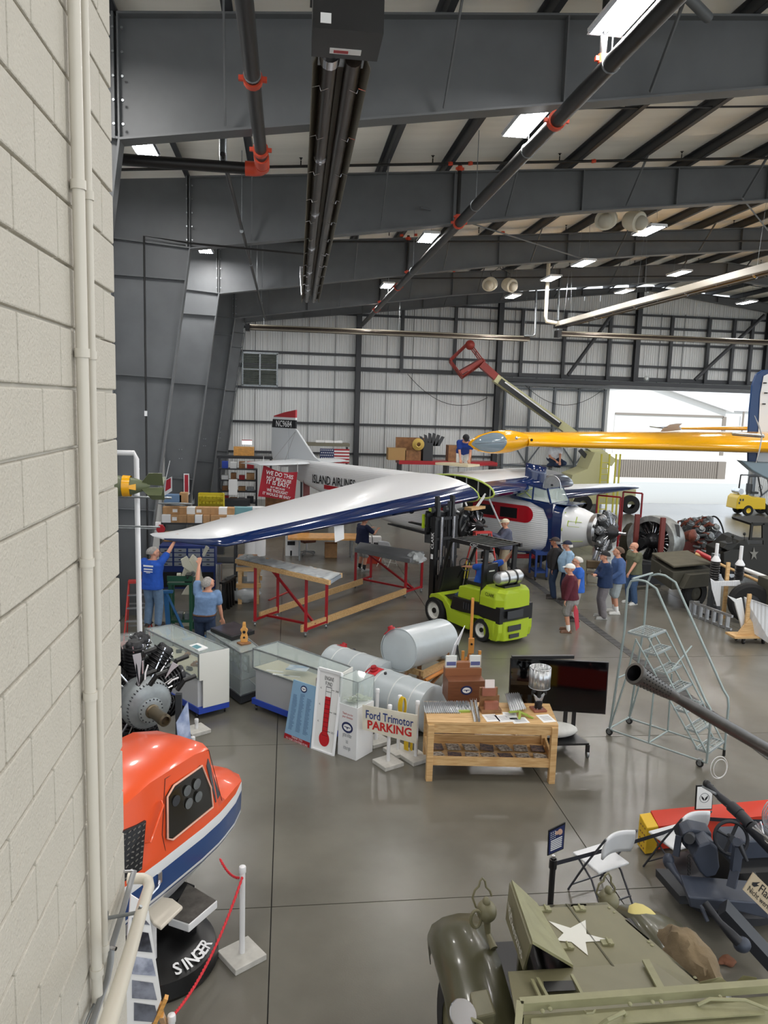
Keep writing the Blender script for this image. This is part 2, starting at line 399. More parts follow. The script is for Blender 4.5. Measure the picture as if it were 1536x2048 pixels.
# ---- hangar door leaves and header ----
hd = thing('door_header', 'dark steel door header beam above the hangar opening', 'beam', (11.5, BACK-.5, 6.6)); hd['kind'] = 'structure'
MB().box((20, BACK-.4, 6.85), (17.4, .5, .22)).build('header_beam', DARK, hd)
MB().box((20, BACK-.7, 6.62), (17.4, .1, .16)).build('door_track', STEEL, hd)
DL = mat('door_steel', (92, 98, 104), .5)
def leaf(n, x0, x1, Y):
 d = thing('door_%d' % n, '', '', (x0, Y, 0)); d['kind'] = 'structure'; H = 6.5; mid = (x0+x1)/2
 for x in (x0, mid, x1): MB().box((x, Y-.12, H/2), (.12, .14, H)).build('leaf_post', DL, d)
 for z in (.1, 2.2, 4.3, 6.4): MB().box((mid, Y-.1, z), (x1-x0, .1, .1)).build('leaf_rail', DL, d)
 for a, c in (((x0, 4.25), (mid, 2.25)), ((mid, 2.25), (x1, 4.25)), ((x0, .2), (mid, 2.2)), ((x1, .2), (mid, 2.2))):
  MB().beam((a[0], Y-.1, a[1]), (c[0], Y-.1, c[1]), .06, .06).build('leaf_brace', DL, d)
 k = x0
 while k < x1-.1:
  w_ = min(.91, x1-k); liner(w_, H, .129).build('liner_panel', LX, d, local=True).location = (k+w_/2-x0, .02, 0); k += w_
leaf(1, 11.7, 14.5, BACK-.55); leaf(2, 14.5, 17.5, BACK-.25); leaf(3, 26.9, 31.5, BACK-.25)
# ---- outside, through the open door ----
HW = mat('outside_siding', (190, 190, 188), .6); HR = mat('outside_roof', (205, 205, 208), .5); HS = mat('grey_slats', (110, 104, 98), .7)
ob = thing('hangar_building', 'white gabled hangar across the apron seen through the open door', 'building', (35, 95, 0))
pk = A(1290, 765, 95); ev = A(1452, 822, 95); gz = pk.z
MB().prism([(8, 95, 0), (ev.x, 95, 0), (ev.x, 95, ev.z), (pk.x, 95, gz), (8, 95, 6.0)], (0, 30, 0)).build('wall', HW, ob)
MB().prism([(ev.x+.6, 94.2, ev.z-.15), (pk.x, 94.2, gz), (pk.x, 94.2, gz+.35), (ev.x+.6, 94.2, ev.z+.2)], (0, 32, 0)).build('roof', HR, ob)
MB().prism([(7, 94.2, 5.7), (pk.x, 94.2, gz), (pk.x, 94.2, gz+.35), (7, 94.2, 6.05)], (0, 32, 0)).build('roof', HR, ob)
dl = A(1225, 900, 94.9); dr = A(1440, 900, 94.9); dt = A(1400, 832, 94.9)
gd = MB().box(((dl.x+dr.x)/2, 94.9, dt.z/2), (dr.x-dl.x, .1, dt.z)).build('sliding_door', HW, ob)
MB().box((dr.x+.15, 94.8, dt.z/2), (.5, .2, dt.z)).box(((dl.x+dr.x)/2, 94.8, dt.z), (dr.x-dl.x, .2, .25)).build('door_frame', HS, ob)
fz = A(1300, 912, 88); fb = F(1300, 940)
fe = thing('slatted_barrier', 'long low grey barrier of upright slats standing on the sunny apron', 'fence', (A(1235, 940, 60).x, 60, 0))
a_, c_ = A(1232, 940, 60), A(1437, 940, 60)
n_ = 46
for k in range(n_): MB().box((a_.x+(c_.x-a_.x)*(k+.5)/n_, 60, .7), ((c_.x-a_.x)/n_*.8, .12, 1.5)).build('slat', HS, fe)
MB().box((c_.x+.2, 60, .7), (.7, .3, 1.5)).box((a_.x/2+c_.x/2, 60.1, .5), (c_.x-a_.x, .1, .9)).build('end_post', HS, fe)
o2 = thing('office_building', 'low white building with a grey hip roof behind the gabled hangar', 'building', (56, 120, 0))
q = A(1470, 822, 118)
MB().box((q.x+9, 122, q.z/2), (22, 8, q.z)).build('wall', HW, o2)
MB().prism([(q.x-3, 117.5, q.z), (q.x+22, 117.5, q.z), (q.x+16, 122, q.z+3.4), (q.x+6, 122, q.z+3.4)], (0, .3, 0)).build('roof', mat('hip_roof', (175, 178, 186), .6), o2)
MB().cyl((A(1487, 830, 117).x, 117, 0), (A(1487, 830, 117).x, 117, q.z), .15).build('downpipe', HS, o2)
# ======================= NEAR BLOCK WALL =======================
BLK = mat('painted_block', (196, 191, 180), .72, 0, .02, 3, .35, 90)
MOR = mat('painted_mortar', (206, 202, 192), .8)
WX = -.74
wn = MB().box((WX-.11, 1.2, 5.2), (.19, 4.56, 10.6)).build('wall_near', MOR, kind='structure')
bsrc = MB().box((-.012, .1985, .0965), (.03, .397, .193)).build('block', BLK, wn, local=True, bev=.006)
hsrc = MB().box((-.012, .097, .0965), (.03, .194, .193)).build('block', BLK, wn, local=True, bev=.006)
# horizontal joint at z where photo shows it: px(0,768)
z0 = EYE.z + ray(0, 768).z/ray(0, 768).x*WX
first = True; Yend = 3.478
kk = []
nb = 0
for c in range(-24, 26):
 z = z0 - .203*(c+1)
 if z < .0 or z > 10: continue
 off = 0 if c % 2 else .203
 y = Yend-off; 
 if off: 
  inst(hsrc, (WX, Yend-.2, z), 0, wn); nb += 1
 while True:
  y -= .406
  if y < .55: break
  # only the blocks the camera can see (elevation within the frame)
  s = (z-5.3)/max(y+.4, .1); s2 = (z+.2-5.3)/max(y+.4, .1)
  if s > .95*1.1 or (z+.2-5.3)/(y+.4) < -1.25: continue
  inst(bsrc, (WX, y+.003, z+.005), 0, wn); nb += 1
bpy.data.objects.remove(bsrc); bpy.data.objects.remove(hsrc)
print('blocks', nb)
# conduits on the wall
CON = mat('painted_conduit', (208, 203, 192), .4)
def wy(px, py, X):      # Y where the pixel meets the plane X
 r = ray(px, py); return X/r.x*r.y
for (pts, r, lb) in ((((150, 0), (166, 700), (180, 1400), (193, 2040)), .021, 'thicker cream conduit running up the block wall'), (((171, 0), (185, 700), (199.5, 1400), (209, 2040)), .0135, 'thinner cream conduit beside it on the block wall')):
 X = WX+r+.012
 Y = sum(wy(a, c, X) for a, c in pts)/4
 c = thing('conduit', lb, 'conduit', (X, Y, 3)); 
 MB().cyl((X, Y, .0), (X, Y, 9.8), r, n=16).build('tube', CON, c)
 for z in ((EYE.z+ray(155, 378).z/ray(155, 378).x*X), EYE.z+ray(165, 715).z/ray(165, 715).x*X, EYE.z+ray(190, 1120).z/ray(190, 1120).x*X, EYE.z+ray(200, 1370).z/ray(200, 1370).x*X, EYE.z+ray(190, 1960).z/ray(190, 1960).x*X):
  MB().cyl((X, Y, z), (X, Y, z+.03), r+.005, n=16).box((X-r, Y+.03, z+.015), (.008, .05, .02)).build('coupling', CON, c)
# ======================= THINGS UNDER THE ROOF =======================
TUBE = mat('lit_tube', (250, 252, 255), .4, emit=14)
LT = thing('high_bay_light', '', 'ceiling light', (0, 0, 0), 0, 'high bay fluorescent lights')
LH = mat('white_housing', (235, 236, 238), .4)
MB().box((0, 0, .05), (.46, 1.18, .03)).prism([(-.23, -.6, 0), (.23, -.6, 0), (.2, -.6, .07), (-.2, -.6, .07)], (0, .02, 0)).prism([(-.23, .58, 0), (.23, .58, 0), (.2, .58, .07), (-.2, .58, .07)], (0, .02, 0)).build('housing', LH, LT, local=True)
rf = MB()
for k in range(7): rf.prism([(-.23+.066*k, -.58, .035), (-.2+.066*k, -.58, 0), (-.17+.066*k, -.58, .035)], (0, 1.16, 0))
rf.build('reflector', CHROME, LT, local=True)
for k in range(6): MB().cyl((-.167+.067*k, -.56, .005), (-.167+.067*k, .56, .005), .014, n=8).build('tube', TUBE, LT, local=True)
MB().box((0, 0, .1), (.1, .2, .07)).build('ballast_box', LH, LT, local=True)
MB().cyl((0, -.45, .07), (0, -.3, 1.6), .004, n=4).cyl((0, .45, .07), (0, .3, 1.6), .004, n=4).build('hanger_wire', GALV, LT, local=True)
lkids = list(LT.children)
rows = [(3.75, 9.05, 4.5, 'cut by the top picture edge beside the diagonal pipe'), (3.7, 12.7, 4.5, 'largest, just under the nearest frame by the diagonal pipe'), (-2.68, 15.1, 4.5, 'at the block wall edge above the black horizontal pipe'),
 (3.7, 21.4, 4.5, 'left of the diagonal pipe between second and third frames'), (-2.6, 24.8, 4.5, 'small, at the second column knee left of the heater'), (9.5, 20.4, 4.8, 'just right of the nearer pair of hanging speakers'),
 (3.7, 30.2, 4.5, 'small, beside the lower end of the diagonal pipe'), (9.6, 25.3, 4.8, 'small, under the third frame right above the cream pipe'), (9.6, 28.5, 4.8, 'behind the cream vertical exhaust pipe'),
 (14.5, 28.3, 5.2, 'right of the cream exhaust pipe, on the fourth frame'), (9.6, 33.4, 4.8, 'below the farther pair of speakers'), (14.5, 33.1, 5.2, 'directly above the long sloping radiant heater'), (21.9, 35.8, 5.4, 'far right, at the picture edge'), (-2.5, 34.9, 4.5, 'farthest on the left, in the fourth column knee')]
for i, (x, y, h, lb) in enumerate(rows):
 r = dup(LT, (x, y, 5.3+h), 0, 'lit high bay light '+lb, ks=lkids)
off = [(x, y, h, '') for x, h in ((-2.6, 4.5), (3.7, 4.5), (9.6, 4.9), (15, 5.3), (21.9, 5.5), (28, 5.3), (34, 4.9)) for y in (-11, -4, 2.5, 9, 15.1, 21.4, 28, 35)]
for i, (x, y, h, lb) in enumerate(rows+off):
 if lb == '' and any(hypot(x-a[0], y-a[1]) < 3.6 for a in rows): continue
 l = bpy.data.objects.new('lamp', bpy.data.lights.new('lamp', 'AREA')); COL.objects.link(l)
 l.data.shape = 'RECTANGLE'; l.data.size = .42; l.data.size_y = 1.1; l.data.energy = LAMP_W; l.data.color = (1, .97, .93); l.location = (x, y, 5.3+h-.03)
for o in lkids: bpy.data.objects.remove(o)
bpy.data.objects.remove(LT)
# ---- radiant tube heaters ----
TUBB = mat('heater_tube', (62, 54, 48), .3, .7, .2, 3, stretch=(6, .3, 6)); REFL = mat('heater_reflector', (122, 116, 104), .5, .4)
def heater(p, q, label, box=True, w_=.24, wid=.5, lip=True):
 p, q = V(p), V(q); h = thing('radiant_heater', label, 'heater', p); d = (q-p).normalized(); a = d.cross(V((0, 0, 1))).normalized(); up = a.cross(d)
 for s in (-1, 1): MB().cyl(p+a*s*.115, q+a*s*.115, .052 if wid < .4 else .085, n=14).build('burner_tube', TUBB, h)
 prof = [(-wid/2, -.1), (-wid/2, -.08), (-wid*.36, .1), (-wid*.1, .14), (wid*.1, .14), (wid*.36, .1), (wid/2, -.08), (wid/2, -.1)]
 MB().loft([[e+a*x+up*z for x, z in prof] for e in (p, q)], closed=False, smooth=False).build('reflector', REFL, h, solid=.006)
 L = (q-p).length; n = int(L/1.5)
 wr = MB()
 for k in range(n):
  c = p+d*(.5+k*1.5)
  for s in (-1, 1): wr.tube([c+a*s*wid*.5-up*.1, c+a*s*wid*.36-up*.08, c+a*s*wid*.33-up*.13, c+a*s*wid*.2-up*.1], .006, 4)
 tag(wr.build('support_wire', CHROME, h), kind='stuff')
 cl_ = MB()
 for k in range(1, int(L/3.05)+1): cl_.cyl(p+d*(3.05*k)-d*.05-a*.115, p+d*(3.05*k)+d*.05-a*.115, .095, n=14).box(p+d*(3.05*k)-a*.115-up*.1, (.03, .06, .03))
 tag(cl_.build('tube_clamp', CHROME, h), kind='stuff')
 if box:
  B = MB(); X = M((( a.x, d.x, up.x, 0), (a.y, d.y, up.y, 0), (a.z, d.z, up.z, 0), (0, 0, 0, 1)))
  B.X = M.Translation(p-d*.75) @ X; B.box((0, 0, .0), (.6, .55, .42)).box((.0, 0, .22), (.64, .6, .02)); bb = B.build('burner_box', BLACK, h)
  B = MB(); B.X = M.Translation(p-d*.75) @ X; B.box((0, .12, -.2125), (.28, .1, .006)); B.build('label_plate', WHITE, bb); B = MB(); B.X = M.Translation(p-d*.75) @ X; B.box((-.19, -.278, -.13), (.09, .006, .08)); B.build('sticker', WHITE, bb)
  B = MB(); B.X = M.Translation(p-d*.75) @ X; B.box((-.04, .125, -.217), (.13, .05, .004)); B.build('red_print', RED, bb)
  B = MB(); B.X = M.Translation(p-d*.75) @ X; B.box((-.03, .8, .04), (.52, .5, .01)).box((-.27, .55, .05), (.02, .3, .12)).box((.22, .55, .05), (.02, .3, .12)); B.build('end_plate', GALV, h)
  MB().cyl(p-d*.5-a*.115, p-d*.1-a*.115, .06, n=14).build('inlet_tube', BLACK, h)
  MB().cyl(p-d*.1-a*.115, p+d*.08-a*.115, .1, n=14).build('collar', CHROME, h)
 else: MB().box(p-d*.1, (.18, .5, .3) if abs(d.y) < .5 else (.5, .18, .3)).build('burner_box', BLACK, h)
 wr = MB()
 for k in range(int(L/6)+1):
  c = p+d*min(L-.2, .6+6*k)
  for s in (-1, 1): wr.cyl(c+a*s*wid*.3+up*.1, c+a*s*.05+up*1.9, .004, n=4)
 tag(wr.build('hanging_wire', GALV, h), kind='stuff')
 return h
h1 = heater((.47, 8.0, 8.62), (.66, 26.0, 8.6), 'long twin-tube radiant heater with a black burner box at the top centre', wid=.56)
MB().tube([(.4, 25.6, 8.7), (.35, 25.7, 9.3), (.35, 25.7, 9.6)], .06, 10).build('flue', CHROME, h1)
h2 = heater((10.5, 29.6, 8.6), (10.75, 15.5, 8.6), 'long sloping radiant heater running out to the right picture edge', False, wid=.5)
e = A(1097, 532, 29.6); f2 = A(1095, 640, 29.6)
MB().tube([(e.x, 29.6, e.z+.6), (e.x, 29.6, f2.z+.15), (e.x+.05, 29.6, f2.z-.05), (10.4, 29.6, 8.62)], .075, 12).build('exhaust_pipe', mat('cream_pvc', (205, 198, 180), .4), h2)
p, q = A(1120, 668, 34.5), A(1536, 690, 34.5); heater(p, (q.x, 34.5, p.z), 'thin beige radiant heater level along the back wall, right side', False, wid=.4)
p, q = A(1058, 667, 35), A(500, 655, 35); heater(q, (p.x, 35, q.z), 'thin beige radiant heater level along the back wall, left side', False, wid=.4)
for (x, y0, y1, yd, lb) in ((1072, 572, 672, 34.8, 'galvanised flue riser at the end of the left back heater'), (1117, 575, 665, 34.4, 'galvanised flue riser at the start of the right back heater')):
 a, b = A(x, y0, yd), A(x-2, y1, yd)
 c = thing('flue_pipe', lb, 'pipe', b); MB().tube([(a.x, yd, 11.3), (b.x, yd, b.z+.1), (b.x-.08 if x < 1100 else b.x, yd, b.z), (b.x-.5 if x < 1100 else b.x+.3, yd, b.z)], .05, 10).build('tube', GALV, c)
 MB().cyl((b.x, yd, 11.25), (b.x, yd, 11.4), .09).build('roof_collar', GALV, c)
# ---- sprinkler pipes ----
def coup(mb, p, d, r):
 d = V(d).normalized(); p = V(p); a, b, _ = basis(d)
 mb.cyl(p-d*.05, p+d*.05, r*1.28, n=14)
 for s in (-1, 1): mb.box(p+a*s*r*1.5, (.05, .05, .05))
def pipe(name, pts, r, label, coups=(), rings=(), hang=()):
 t = thing(name, label, 'pipe', pts[0]); MB().tube(pts, r, 16).build('pipe_run', PIPE, t)
 for c, d in coups: mb = MB(); coup(mb, c, d, r); mb.build('orange_coupling', ORANGE, t)
 for c, d in rings: d = V(d).normalized(); MB().cyl(V(c)-d*.012, V(c)+d*.012, r*1.12, n=16).build('hanger_ring', GALV, t)
 for a, b in hang: MB().cyl(a, b, .008, n=5).build('hanger_rod', GALV, t)
 return t
Yd = (0, 1, 0)
zm = 9.36
def ym(py, px): r = ray(px, py); return (zm-5.3)/r.z*r.y
c1, c2, c3 = ym(240, 1095), ym(445, 905), 36.5
pipe('sprinkler_main', [(3.72, 2, zm), (3.72, 40.5, zm-.02)], .105, 'thick black sprinkler main running diagonally across the whole roof view', [((3.72, c, zm), Yd) for c in (c1, c2, 27.3, 34)], [((3.72, c, zm), Yd) for c in (ym(125, 1200), ym(300, 1040), ym(410, 940), 24, 30)], [((3.72, c, zm+.1), (3.72, c, zt(3.72))) for c in (ym(125, 1200), ym(300, 1040), ym(410, 940), 24, 30)])
zp = 8.75
ye = (zp-5.3)/ray(525, 335).z*ray(525, 335).y; xe = -.43
t = pipe('sprinkler_feed', [(xe, 2, zp), (xe, ye-.12, zp)], .085, 'black pipe coming down from the top edge to an orange elbow', [((xe, (zp-5.3)/ray(508, 158).z*ray(508, 158).y, zp), Yd), ((xe, (zp-5.3)/ray(525, 300).z*ray(525, 300).y, zp), Yd)], [((xe, 8.9, zp), Yd)])
MB().tube([(xe, ye-.55, zp), (xe, ye-.2, zp)], .11, 14).build('flex_coupling', ORANGE, t)
MB().tube([(xe, ye-.14, zp), (xe, ye-.02, zp), (xe-.04, ye+.06, zp), (xe-.12, ye+.1, zp), (xe-.26, ye+.1, zp)], .105, 14).build('orange_elbow', ORANGE, t)
MB().cyl((xe-.25, ye+.1, zp), (-3.9, ye+.1, zp+.01), .085, n=16).build('pipe_run', PIPE, t)
t = pipe('test_line', [(-1.02, ye, 8.9), (-1.02, 33.5, 8.7)], .036, 'thin black line running from under the orange elbow to the fourth frame', [], [((-1.02, y, 8.8), Yd) for y in (17, 21, 25, 29)], [((-1.02, y, 8.8), (-1.02, y, 10.4)) for y in (17, 21, 25, 29)])
MB().tube([(-1.02, ye+.15, 9.25), (-1.02, ye+.1, 8.95), (-1.02, ye+.2, 8.85)], .055, 10).build('valve', GALV, t)
MB().cyl((-1.02, ye+.15, 9.25), (-1.02, ye+.15, 9.35), .07, n=10).build('valve_cap', PIPE, t)
for k, (Yb, lb) in enumerate(((17.7, 'second frame'), (25.2, 'third frame'), (32.7, 'fourth frame'), (9.6, 'nearest frame'))):
 x0 = -3.9; x1 = 12 if Yb < 20 else 24
 t = pipe('sprinkler_branch', [(x0, Yb, zt(x0)-.14), (x1, Yb, zt(x1)-.14)], .03, 'thin black sprinkler branch line just in front of the '+lb, [((x, Yb, zt(x)-.14), (1, 0, .08)) for x in (3.5, 3.95, 6.8)])
 for x in [x0+1.2+2.9*q for q in range(int((x1-x0-2)/2.9)+1)]:
  MB().cyl((x, Yb, zt(x)-.14), (x, Yb, zt(x)-.02), .014, n=6).lathe([(.02, 0), (.02, .03), (.045, .035), (.0, .04)], (x, Yb, zt(x)), n=8).build('sprinkler_head', PIPE, t)
 r = thing('sprinkler_riser', 'short black riser from the main pipe up to the branch by the '+lb, 'pipe', (3.72, Yb, zm+.1))
 MB().cyl((3.72, Yb, zm+.09), (3.72, Yb, zt(3.72)-.15), .045, n=10).build('pipe_run', PIPE, r)
 for z in (zm+.16, zt(3.72)-.25): mb = MB(); coup(mb, (3.72, Yb, z), (0, 0, 1), .045); mb.build('orange_coupling', ORANGE, r)
# conduit on the second column
cpp = thing('wall_pipe', 'thin dark pipe running down the second column web behind the block wall edge', 'pipe', (-3.58, 18.7, 0))
a, b, c = A(385, 487, 18.72), A(288, 472, 18.72), A(297, 1240, 18.72)
MB().tube([(a.x+2.6, 18.72, a.z-.1), (a.x, 18.72, a.z), (b.x, 18.72, b.z), (c.x, 18.72, .02)], .022, 8).build('tube', PIPE, cpp)
MB().box((b.x, 18.68, A(295, 827, 18.7).z), (.06, .04, .12)).build('switch_box', WHITE, cpp)
# ---- hanging speakers ----
SPK = mat('speaker_shell', (214, 208, 190), .5)
def speaker(p, s, label):
 p = V(p); t = thing('hanging_speaker', label, 'speaker', p, 0, None)
 d = V((s*.55, -1, -.35)).normalized(); a = d.cross(V((0, 0, 1))).normalized(); u = a.cross(d)
 rings = []
 for k, (dd, w) in enumerate(((0, .5), (.02, .56), (.3, .56), (.42, .46))):
  rings.append([p+d*(.42-dd)+a*(w*.5*cos(q))*1.0+u*(w*.5*(sin(q) if sin(q) > 0 else sin(q)*.85)) for q in [2*pi*k2/20 for k2 in range(20)]])
 MB().loft(rings, smooth=True).build('shell', SPK, t)
 MB().ell(p+d*.44, (.19, .19, .19), rot=M.Rotation(0, 3, 'X')).build('grille', mat('speaker_grille', (190, 184, 168), .8), t)
 MB().tube([p+u*.28, p+u*.42+d*.1, p+V((-s*.25, 0, .6)), V((p.x-s*.25, p.y, zt(p.x)+.1))], .012, 6).build('bracket', BLACK, t)
for (px, py, yy, lb) in ((1235, 440, 20.3, 'of the nearer pair under the second frame'), (997, 568, 30.2, 'of the farther pair near the fourth frame')):
 c = A(px, py, yy)
 speaker((c.x-.28, yy, c.z), -1, 'cream horn speaker, left one '+lb); speaker((c.x+.28, yy, c.z), 1, 'cream horn speaker, right one '+lb)
# hanging cables on the back wall
for a, b, yy, sag, lb in (((815, 748), (975, 795), 41.5, .95, 'black cable sagging across the panels left of the yellow wing tip'), ((1050, 770), (1205, 780), 41.1, .95, 'black cable sagging in front of the left door leaf')):
 p, q = A(*a, yy), A(*b, yy); MB().tube(catenary(p, q, sag), .015, 5).build('hanging_cable', BLACK, loc=p); tag(COL.objects[-1], lb, 'cable')
# camera dome hanging from the header
c = A(1293, 757, 41.0); t = thing('dome_camera', 'small clear dome hanging from the dark header above the open doorway', 'camera', c)
MB().ell(c, (.16, .16, .16)).build('dome', GLASS, t); MB().cyl(c+V((0, 0, .1)), c+V((0, .2, .45)), .03).ell(c, (.1, .1, .1)).build('mount', WHITE, t)
# ======================= AIRCRAFT =======================
def wave_bump(m, axis, scale, dist=.01, strength=.5):
 t = m.node_tree; b = t.nodes['Principled BSDF']; tc = t.nodes.new('ShaderNodeTexCoord'); wv = t.nodes.new('ShaderNodeTexWave')
 wv.bands_direction = axis; wv.inputs['Scale'].default_value = scale; bp = t.nodes.new('ShaderNodeBump'); bp.inputs['Strength'].default_value = strength; bp.inputs['Distance'].default_value = dist
 t.links.new(tc.outputs['Object'], wv.inputs[0]); t.links.new(wv.outputs['Fac'], bp.inputs['Height']); t.links.new(bp.outputs[0], b.inputs['Normal']); return m
CORZ = wave_bump(mat('corrugated_white_skin', (222, 224, 227), .38), 'Z', 5, .015, .35)
CORY = wave_bump(mat('corrugated_wing_white', (226, 227, 229), .3, coat=.2), 'Y', 8, .006, .2)
GRN = mat('primer_green', (178, 196, 92), .5); ZINC = mat('yellow_green_primer', (150, 168, 70), .6)
def airfoil(n=14, t=.17, cam=.035):
 up = []; lo = []
 for i in range(n+1):
  x = .5*(1-cos(pi*i/n)); y = 5*t*(.2969*sqrt(x)-.126*x-.3516*x*x+.2843*x**3-.1015*x**4); c = cam*4*x*(1-x)
  up.append((x, c+y)); lo.append((x, c-y*.8))
 return up[::-1]+lo[1:-1]                    # TE -> LE on top, LE -> TE below
AF = airfoil()
def wing(name, stations, parent, m_top, m_le, nle=3, m_bot=None, cap=True, local=True):
 """stations: (LE point, chord dir (to TE), chord, thickness scale)"""
 n0 = 15; rings = []
 for le, cdv, ch, ts in stations:
  rings.append([V(le)+V(cdv).normalized()*ch*x+V((0, 0, 1))*ch*y*ts for x, y in AF])
 mf = lambda i, k: m_le if n0-1-nle <= k <= n0+3+nle*2 else m_top
 return MB().loft(rings, m=m_top, mf=mf, cap=cap).build(name, m_top, parent, local=local, ang=50)
def radial(parent, c, ax, Rr, ncyl, mats, local=False, rows=1, depth=.3, up=V((0, 0, 1)), stag=.0, case=.42, shaft=True):
 c = V(c); a, b, d = basis(ax, up); mc, mcyl, mpipe = mats
 MB().lathe([(.0, .62*Rr), (.1*Rr, .6*Rr), (.2*Rr, .5*Rr), (case*.8*Rr, .3*Rr), (case*Rr, .15*Rr), (case*Rr, -.2*Rr-depth*(rows-1)), (case*.8*Rr, -.4*Rr-depth*(rows-1)), (0, -.45*Rr-depth*(rows-1))], c, d, 24).build('crankcase', mc, parent, local=local)
 if shaft: MB().cyl(c+d*.5*Rr, c+d*.95*Rr, .07*Rr, n=12).build('propeller_shaft', CHROME, parent, local=local)
 for row in range(rows):
  for k in range(ncyl):
   an = 2*pi*(k+.5*row+stag)/ncyl+pi/2; u = a*cos(an)+b*sin(an); cc = c-d*depth*row; mb = MB(); w_ = .175*Rr
   prof = []; h0 = case*Rr*.9; h1 = Rr*.93; nf = 9
   for q in range(nf):
    z0_ = h0+(h1-h0)*q/nf; s_ = (h1-h0)/nf; f = 1+.12*(q > nf*.55)
    prof += [(w_*.8*f, z0_), (w_*1.05*f, z0_+s_*.2), (w_*1.05*f, z0_+s_*.5), (w_*.8*f, z0_+s_*.6)]
   prof += [(w_*.9, h1), (w_*.6, Rr), (0, Rr)]
   mb.lathe(prof, cc, u, 10)
   for s in (-1, 1):
    tn = u.cross(d).normalized(); p0_ = cc+u*Rr*.95+tn*s*w_*.6; mb.ell(p0_, (w_*.38,)*3, 8, 5)
   mb.build('cylinder', mcyl, parent, local=local)
   pr_ = MB(); tn = u.cross(d).normalized()
   for s in (-1, 1): pr_.cyl(cc+d*.22*Rr+u*case*Rr*.9+tn*s*w_*.25, cc+d*.1*Rr+u*Rr*.95+tn*s*w_*.55, .02*Rr, n=6)
   pr_.build('pushrod_pair', CHROME, parent, local=local)
   p1 = cc-d*.08*Rr+u*Rr*.95+tn*w_*.5; MB().tube([p1, p1-d*.18*Rr+tn*w_*.3, p1-d*.3*Rr-u*.35*Rr+tn*w_*.8, cc-d*.35*Rr+u*Rr*case*.9+tn*w_*.6], .05*Rr, 7).build('intake_pipe', mpipe, parent, local=local)
ENG = mat('engine_black', (48, 48, 50), .4, .5, .3, 30); ENGS = mat('engine_silver', (140, 142, 145), .35, .8, .3, 20); RUST = mat('red_brown_pipe', (122, 66, 52), .5, .2, .25, 8)
# ---- the three-engined airliner being assembled ----
N0 = V((9.57, 22.0, 0)); HZ = atan2(-.735, .68)
TP = thing('airliner_fuselage', 'corrugated white trimotor airliner with a navy wing leading edge and red window band', 'airplane', N0, HZ)
# stations: x(behind engine, negative), half width, z bottom, z top
ST = [(-1.15, .60, 1.0, 2.36), (-1.45, .66, .9, 2.42), (-2.2, .72, .78, 2.5), (-3.5, .74, .72, 2.62), (-5.5, .74, .74, 2.78), (-7.0, .72, .84, 2.86), (-8.5, .64, 1.05, 2.9), (-10.5, .46, 1.42, 2.92), (-12.0, .3, 1.75, 2.95), (-13.2, .16, 2.05, 2.97), (-14.0, .05, 2.25, 2.98)]
def fring(x, hw, z0, z1, n=28):
 R_ = []
 for k in range(n):
  an = 2*pi*k/n; cx, sx = cos(an), sin(an); e = .45
  R_.append(V((x, hw*math.copysign(abs(cx)**e, cx), (z0+z1)/2+(z1-z0)/2*math.copysign(abs(sx)**e, sx))))
 return R_
fu = MB().loft([fring(*s) for s in ST], m=CORZ, mf=lambda i, k: NAVY if i == 0 else CORZ).build('fuselage_skin', CORZ, TP, local=True, ang=30)
TP_ = lambda x, y, z: V((x, y, z))
def side(x, z, out=.004):       # point on the starboard side skin
 for (xa, wa, ba, ta), (xb, wb_, bb, tb) in zip(ST, ST[1:]):
  if xb <= x <= xa: t = (x-xa)/(xb-xa); return V((x, -(wa+(wb_-wa)*t)-out, z))
def plate(pts, out, m, name, parent, th=.006):
 P = [side(x, z, out) for x, z in pts]; return MB().prism(P, (0, -th, 0)).build(name, m, parent, local=True)
def stadium(x0, x1, z0, z1, n=8):
 r = (z1-z0)/2; zc = (z0+z1)/2
 return [(x0-r+r*cos(a), zc+r*sin(a)) for a in [-pi/2+pi*k/n for k in range(n+1)]]+[(x1+r+r*cos(a), zc+r*sin(a)) for a in [pi/2+pi*k/n for k in range(n+1)]]
# red window band as strips between stations so that it hugs the skin
bandm = mat('crimson_gloss', (178, 22, 38), .3)
zt0 = lambda x: 2.28+(-2.3-x)*.012
rs = [-2.35-k*.35 for k in range(15)]
rb = MB()
for xa, xb in zip(rs, rs[1:]):
 h = .27
 rb.prism([side(xa, zt0(xa)-2*h), side(xb, zt0(xb)-2*h), side(xb, zt0(xb)), side(xa, zt0(xa))], (0, -.006, 0))
rb.prism([side(x, z) for x, z in [(-2.35+.27*cos(a), 2.01+.27*sin(a)) for a in [-pi/2+pi*k/8 for k in range(9)]]], (0, -.006, 0))
rb.build('window_band', bandm, TP, local=True)
WINM = mat('dark_window', (34, 36, 38), .12)
for k in range(6):
 xa = -2.62-k*.83
 w_ = MB().prism([side(xa, zt0(xa)-.45, .011), side(xa-.66, zt0(xa)-.45, .011), side(xa-.66, zt0(xa)-.1, .011), side(xa, zt0(xa)-.1, .011)], (0, -.004, 0)).build('cabin_window', WINM, TP, local=True)
 q = MB()
 for (x1, x2, z1, z2) in ((xa, xa-.66, -.45, -.45), (xa, xa-.66, -.1, -.1), (xa, xa, -.45, -.1), (xa-.66, xa-.66, -.45, -.1)):
  q.beam(side(x1, zt0(xa)+z1, .018), side(x2, zt0(xa)+z2, .018), .03, .02)
 q.build('window_frame', bandm, w_, local=True)
rs = [-7.0, -8.5, -10.5, -11.6]; rb = MB()
for xa, xb in zip(rs, rs[1:]): rb.prism([side(xa, zt0(xa)-.46), side(xb, zt0(xb)-.46), side(xb, zt0(xb)-.3), side(xa, zt0(xa)-.3)], (0, -.006, 0))
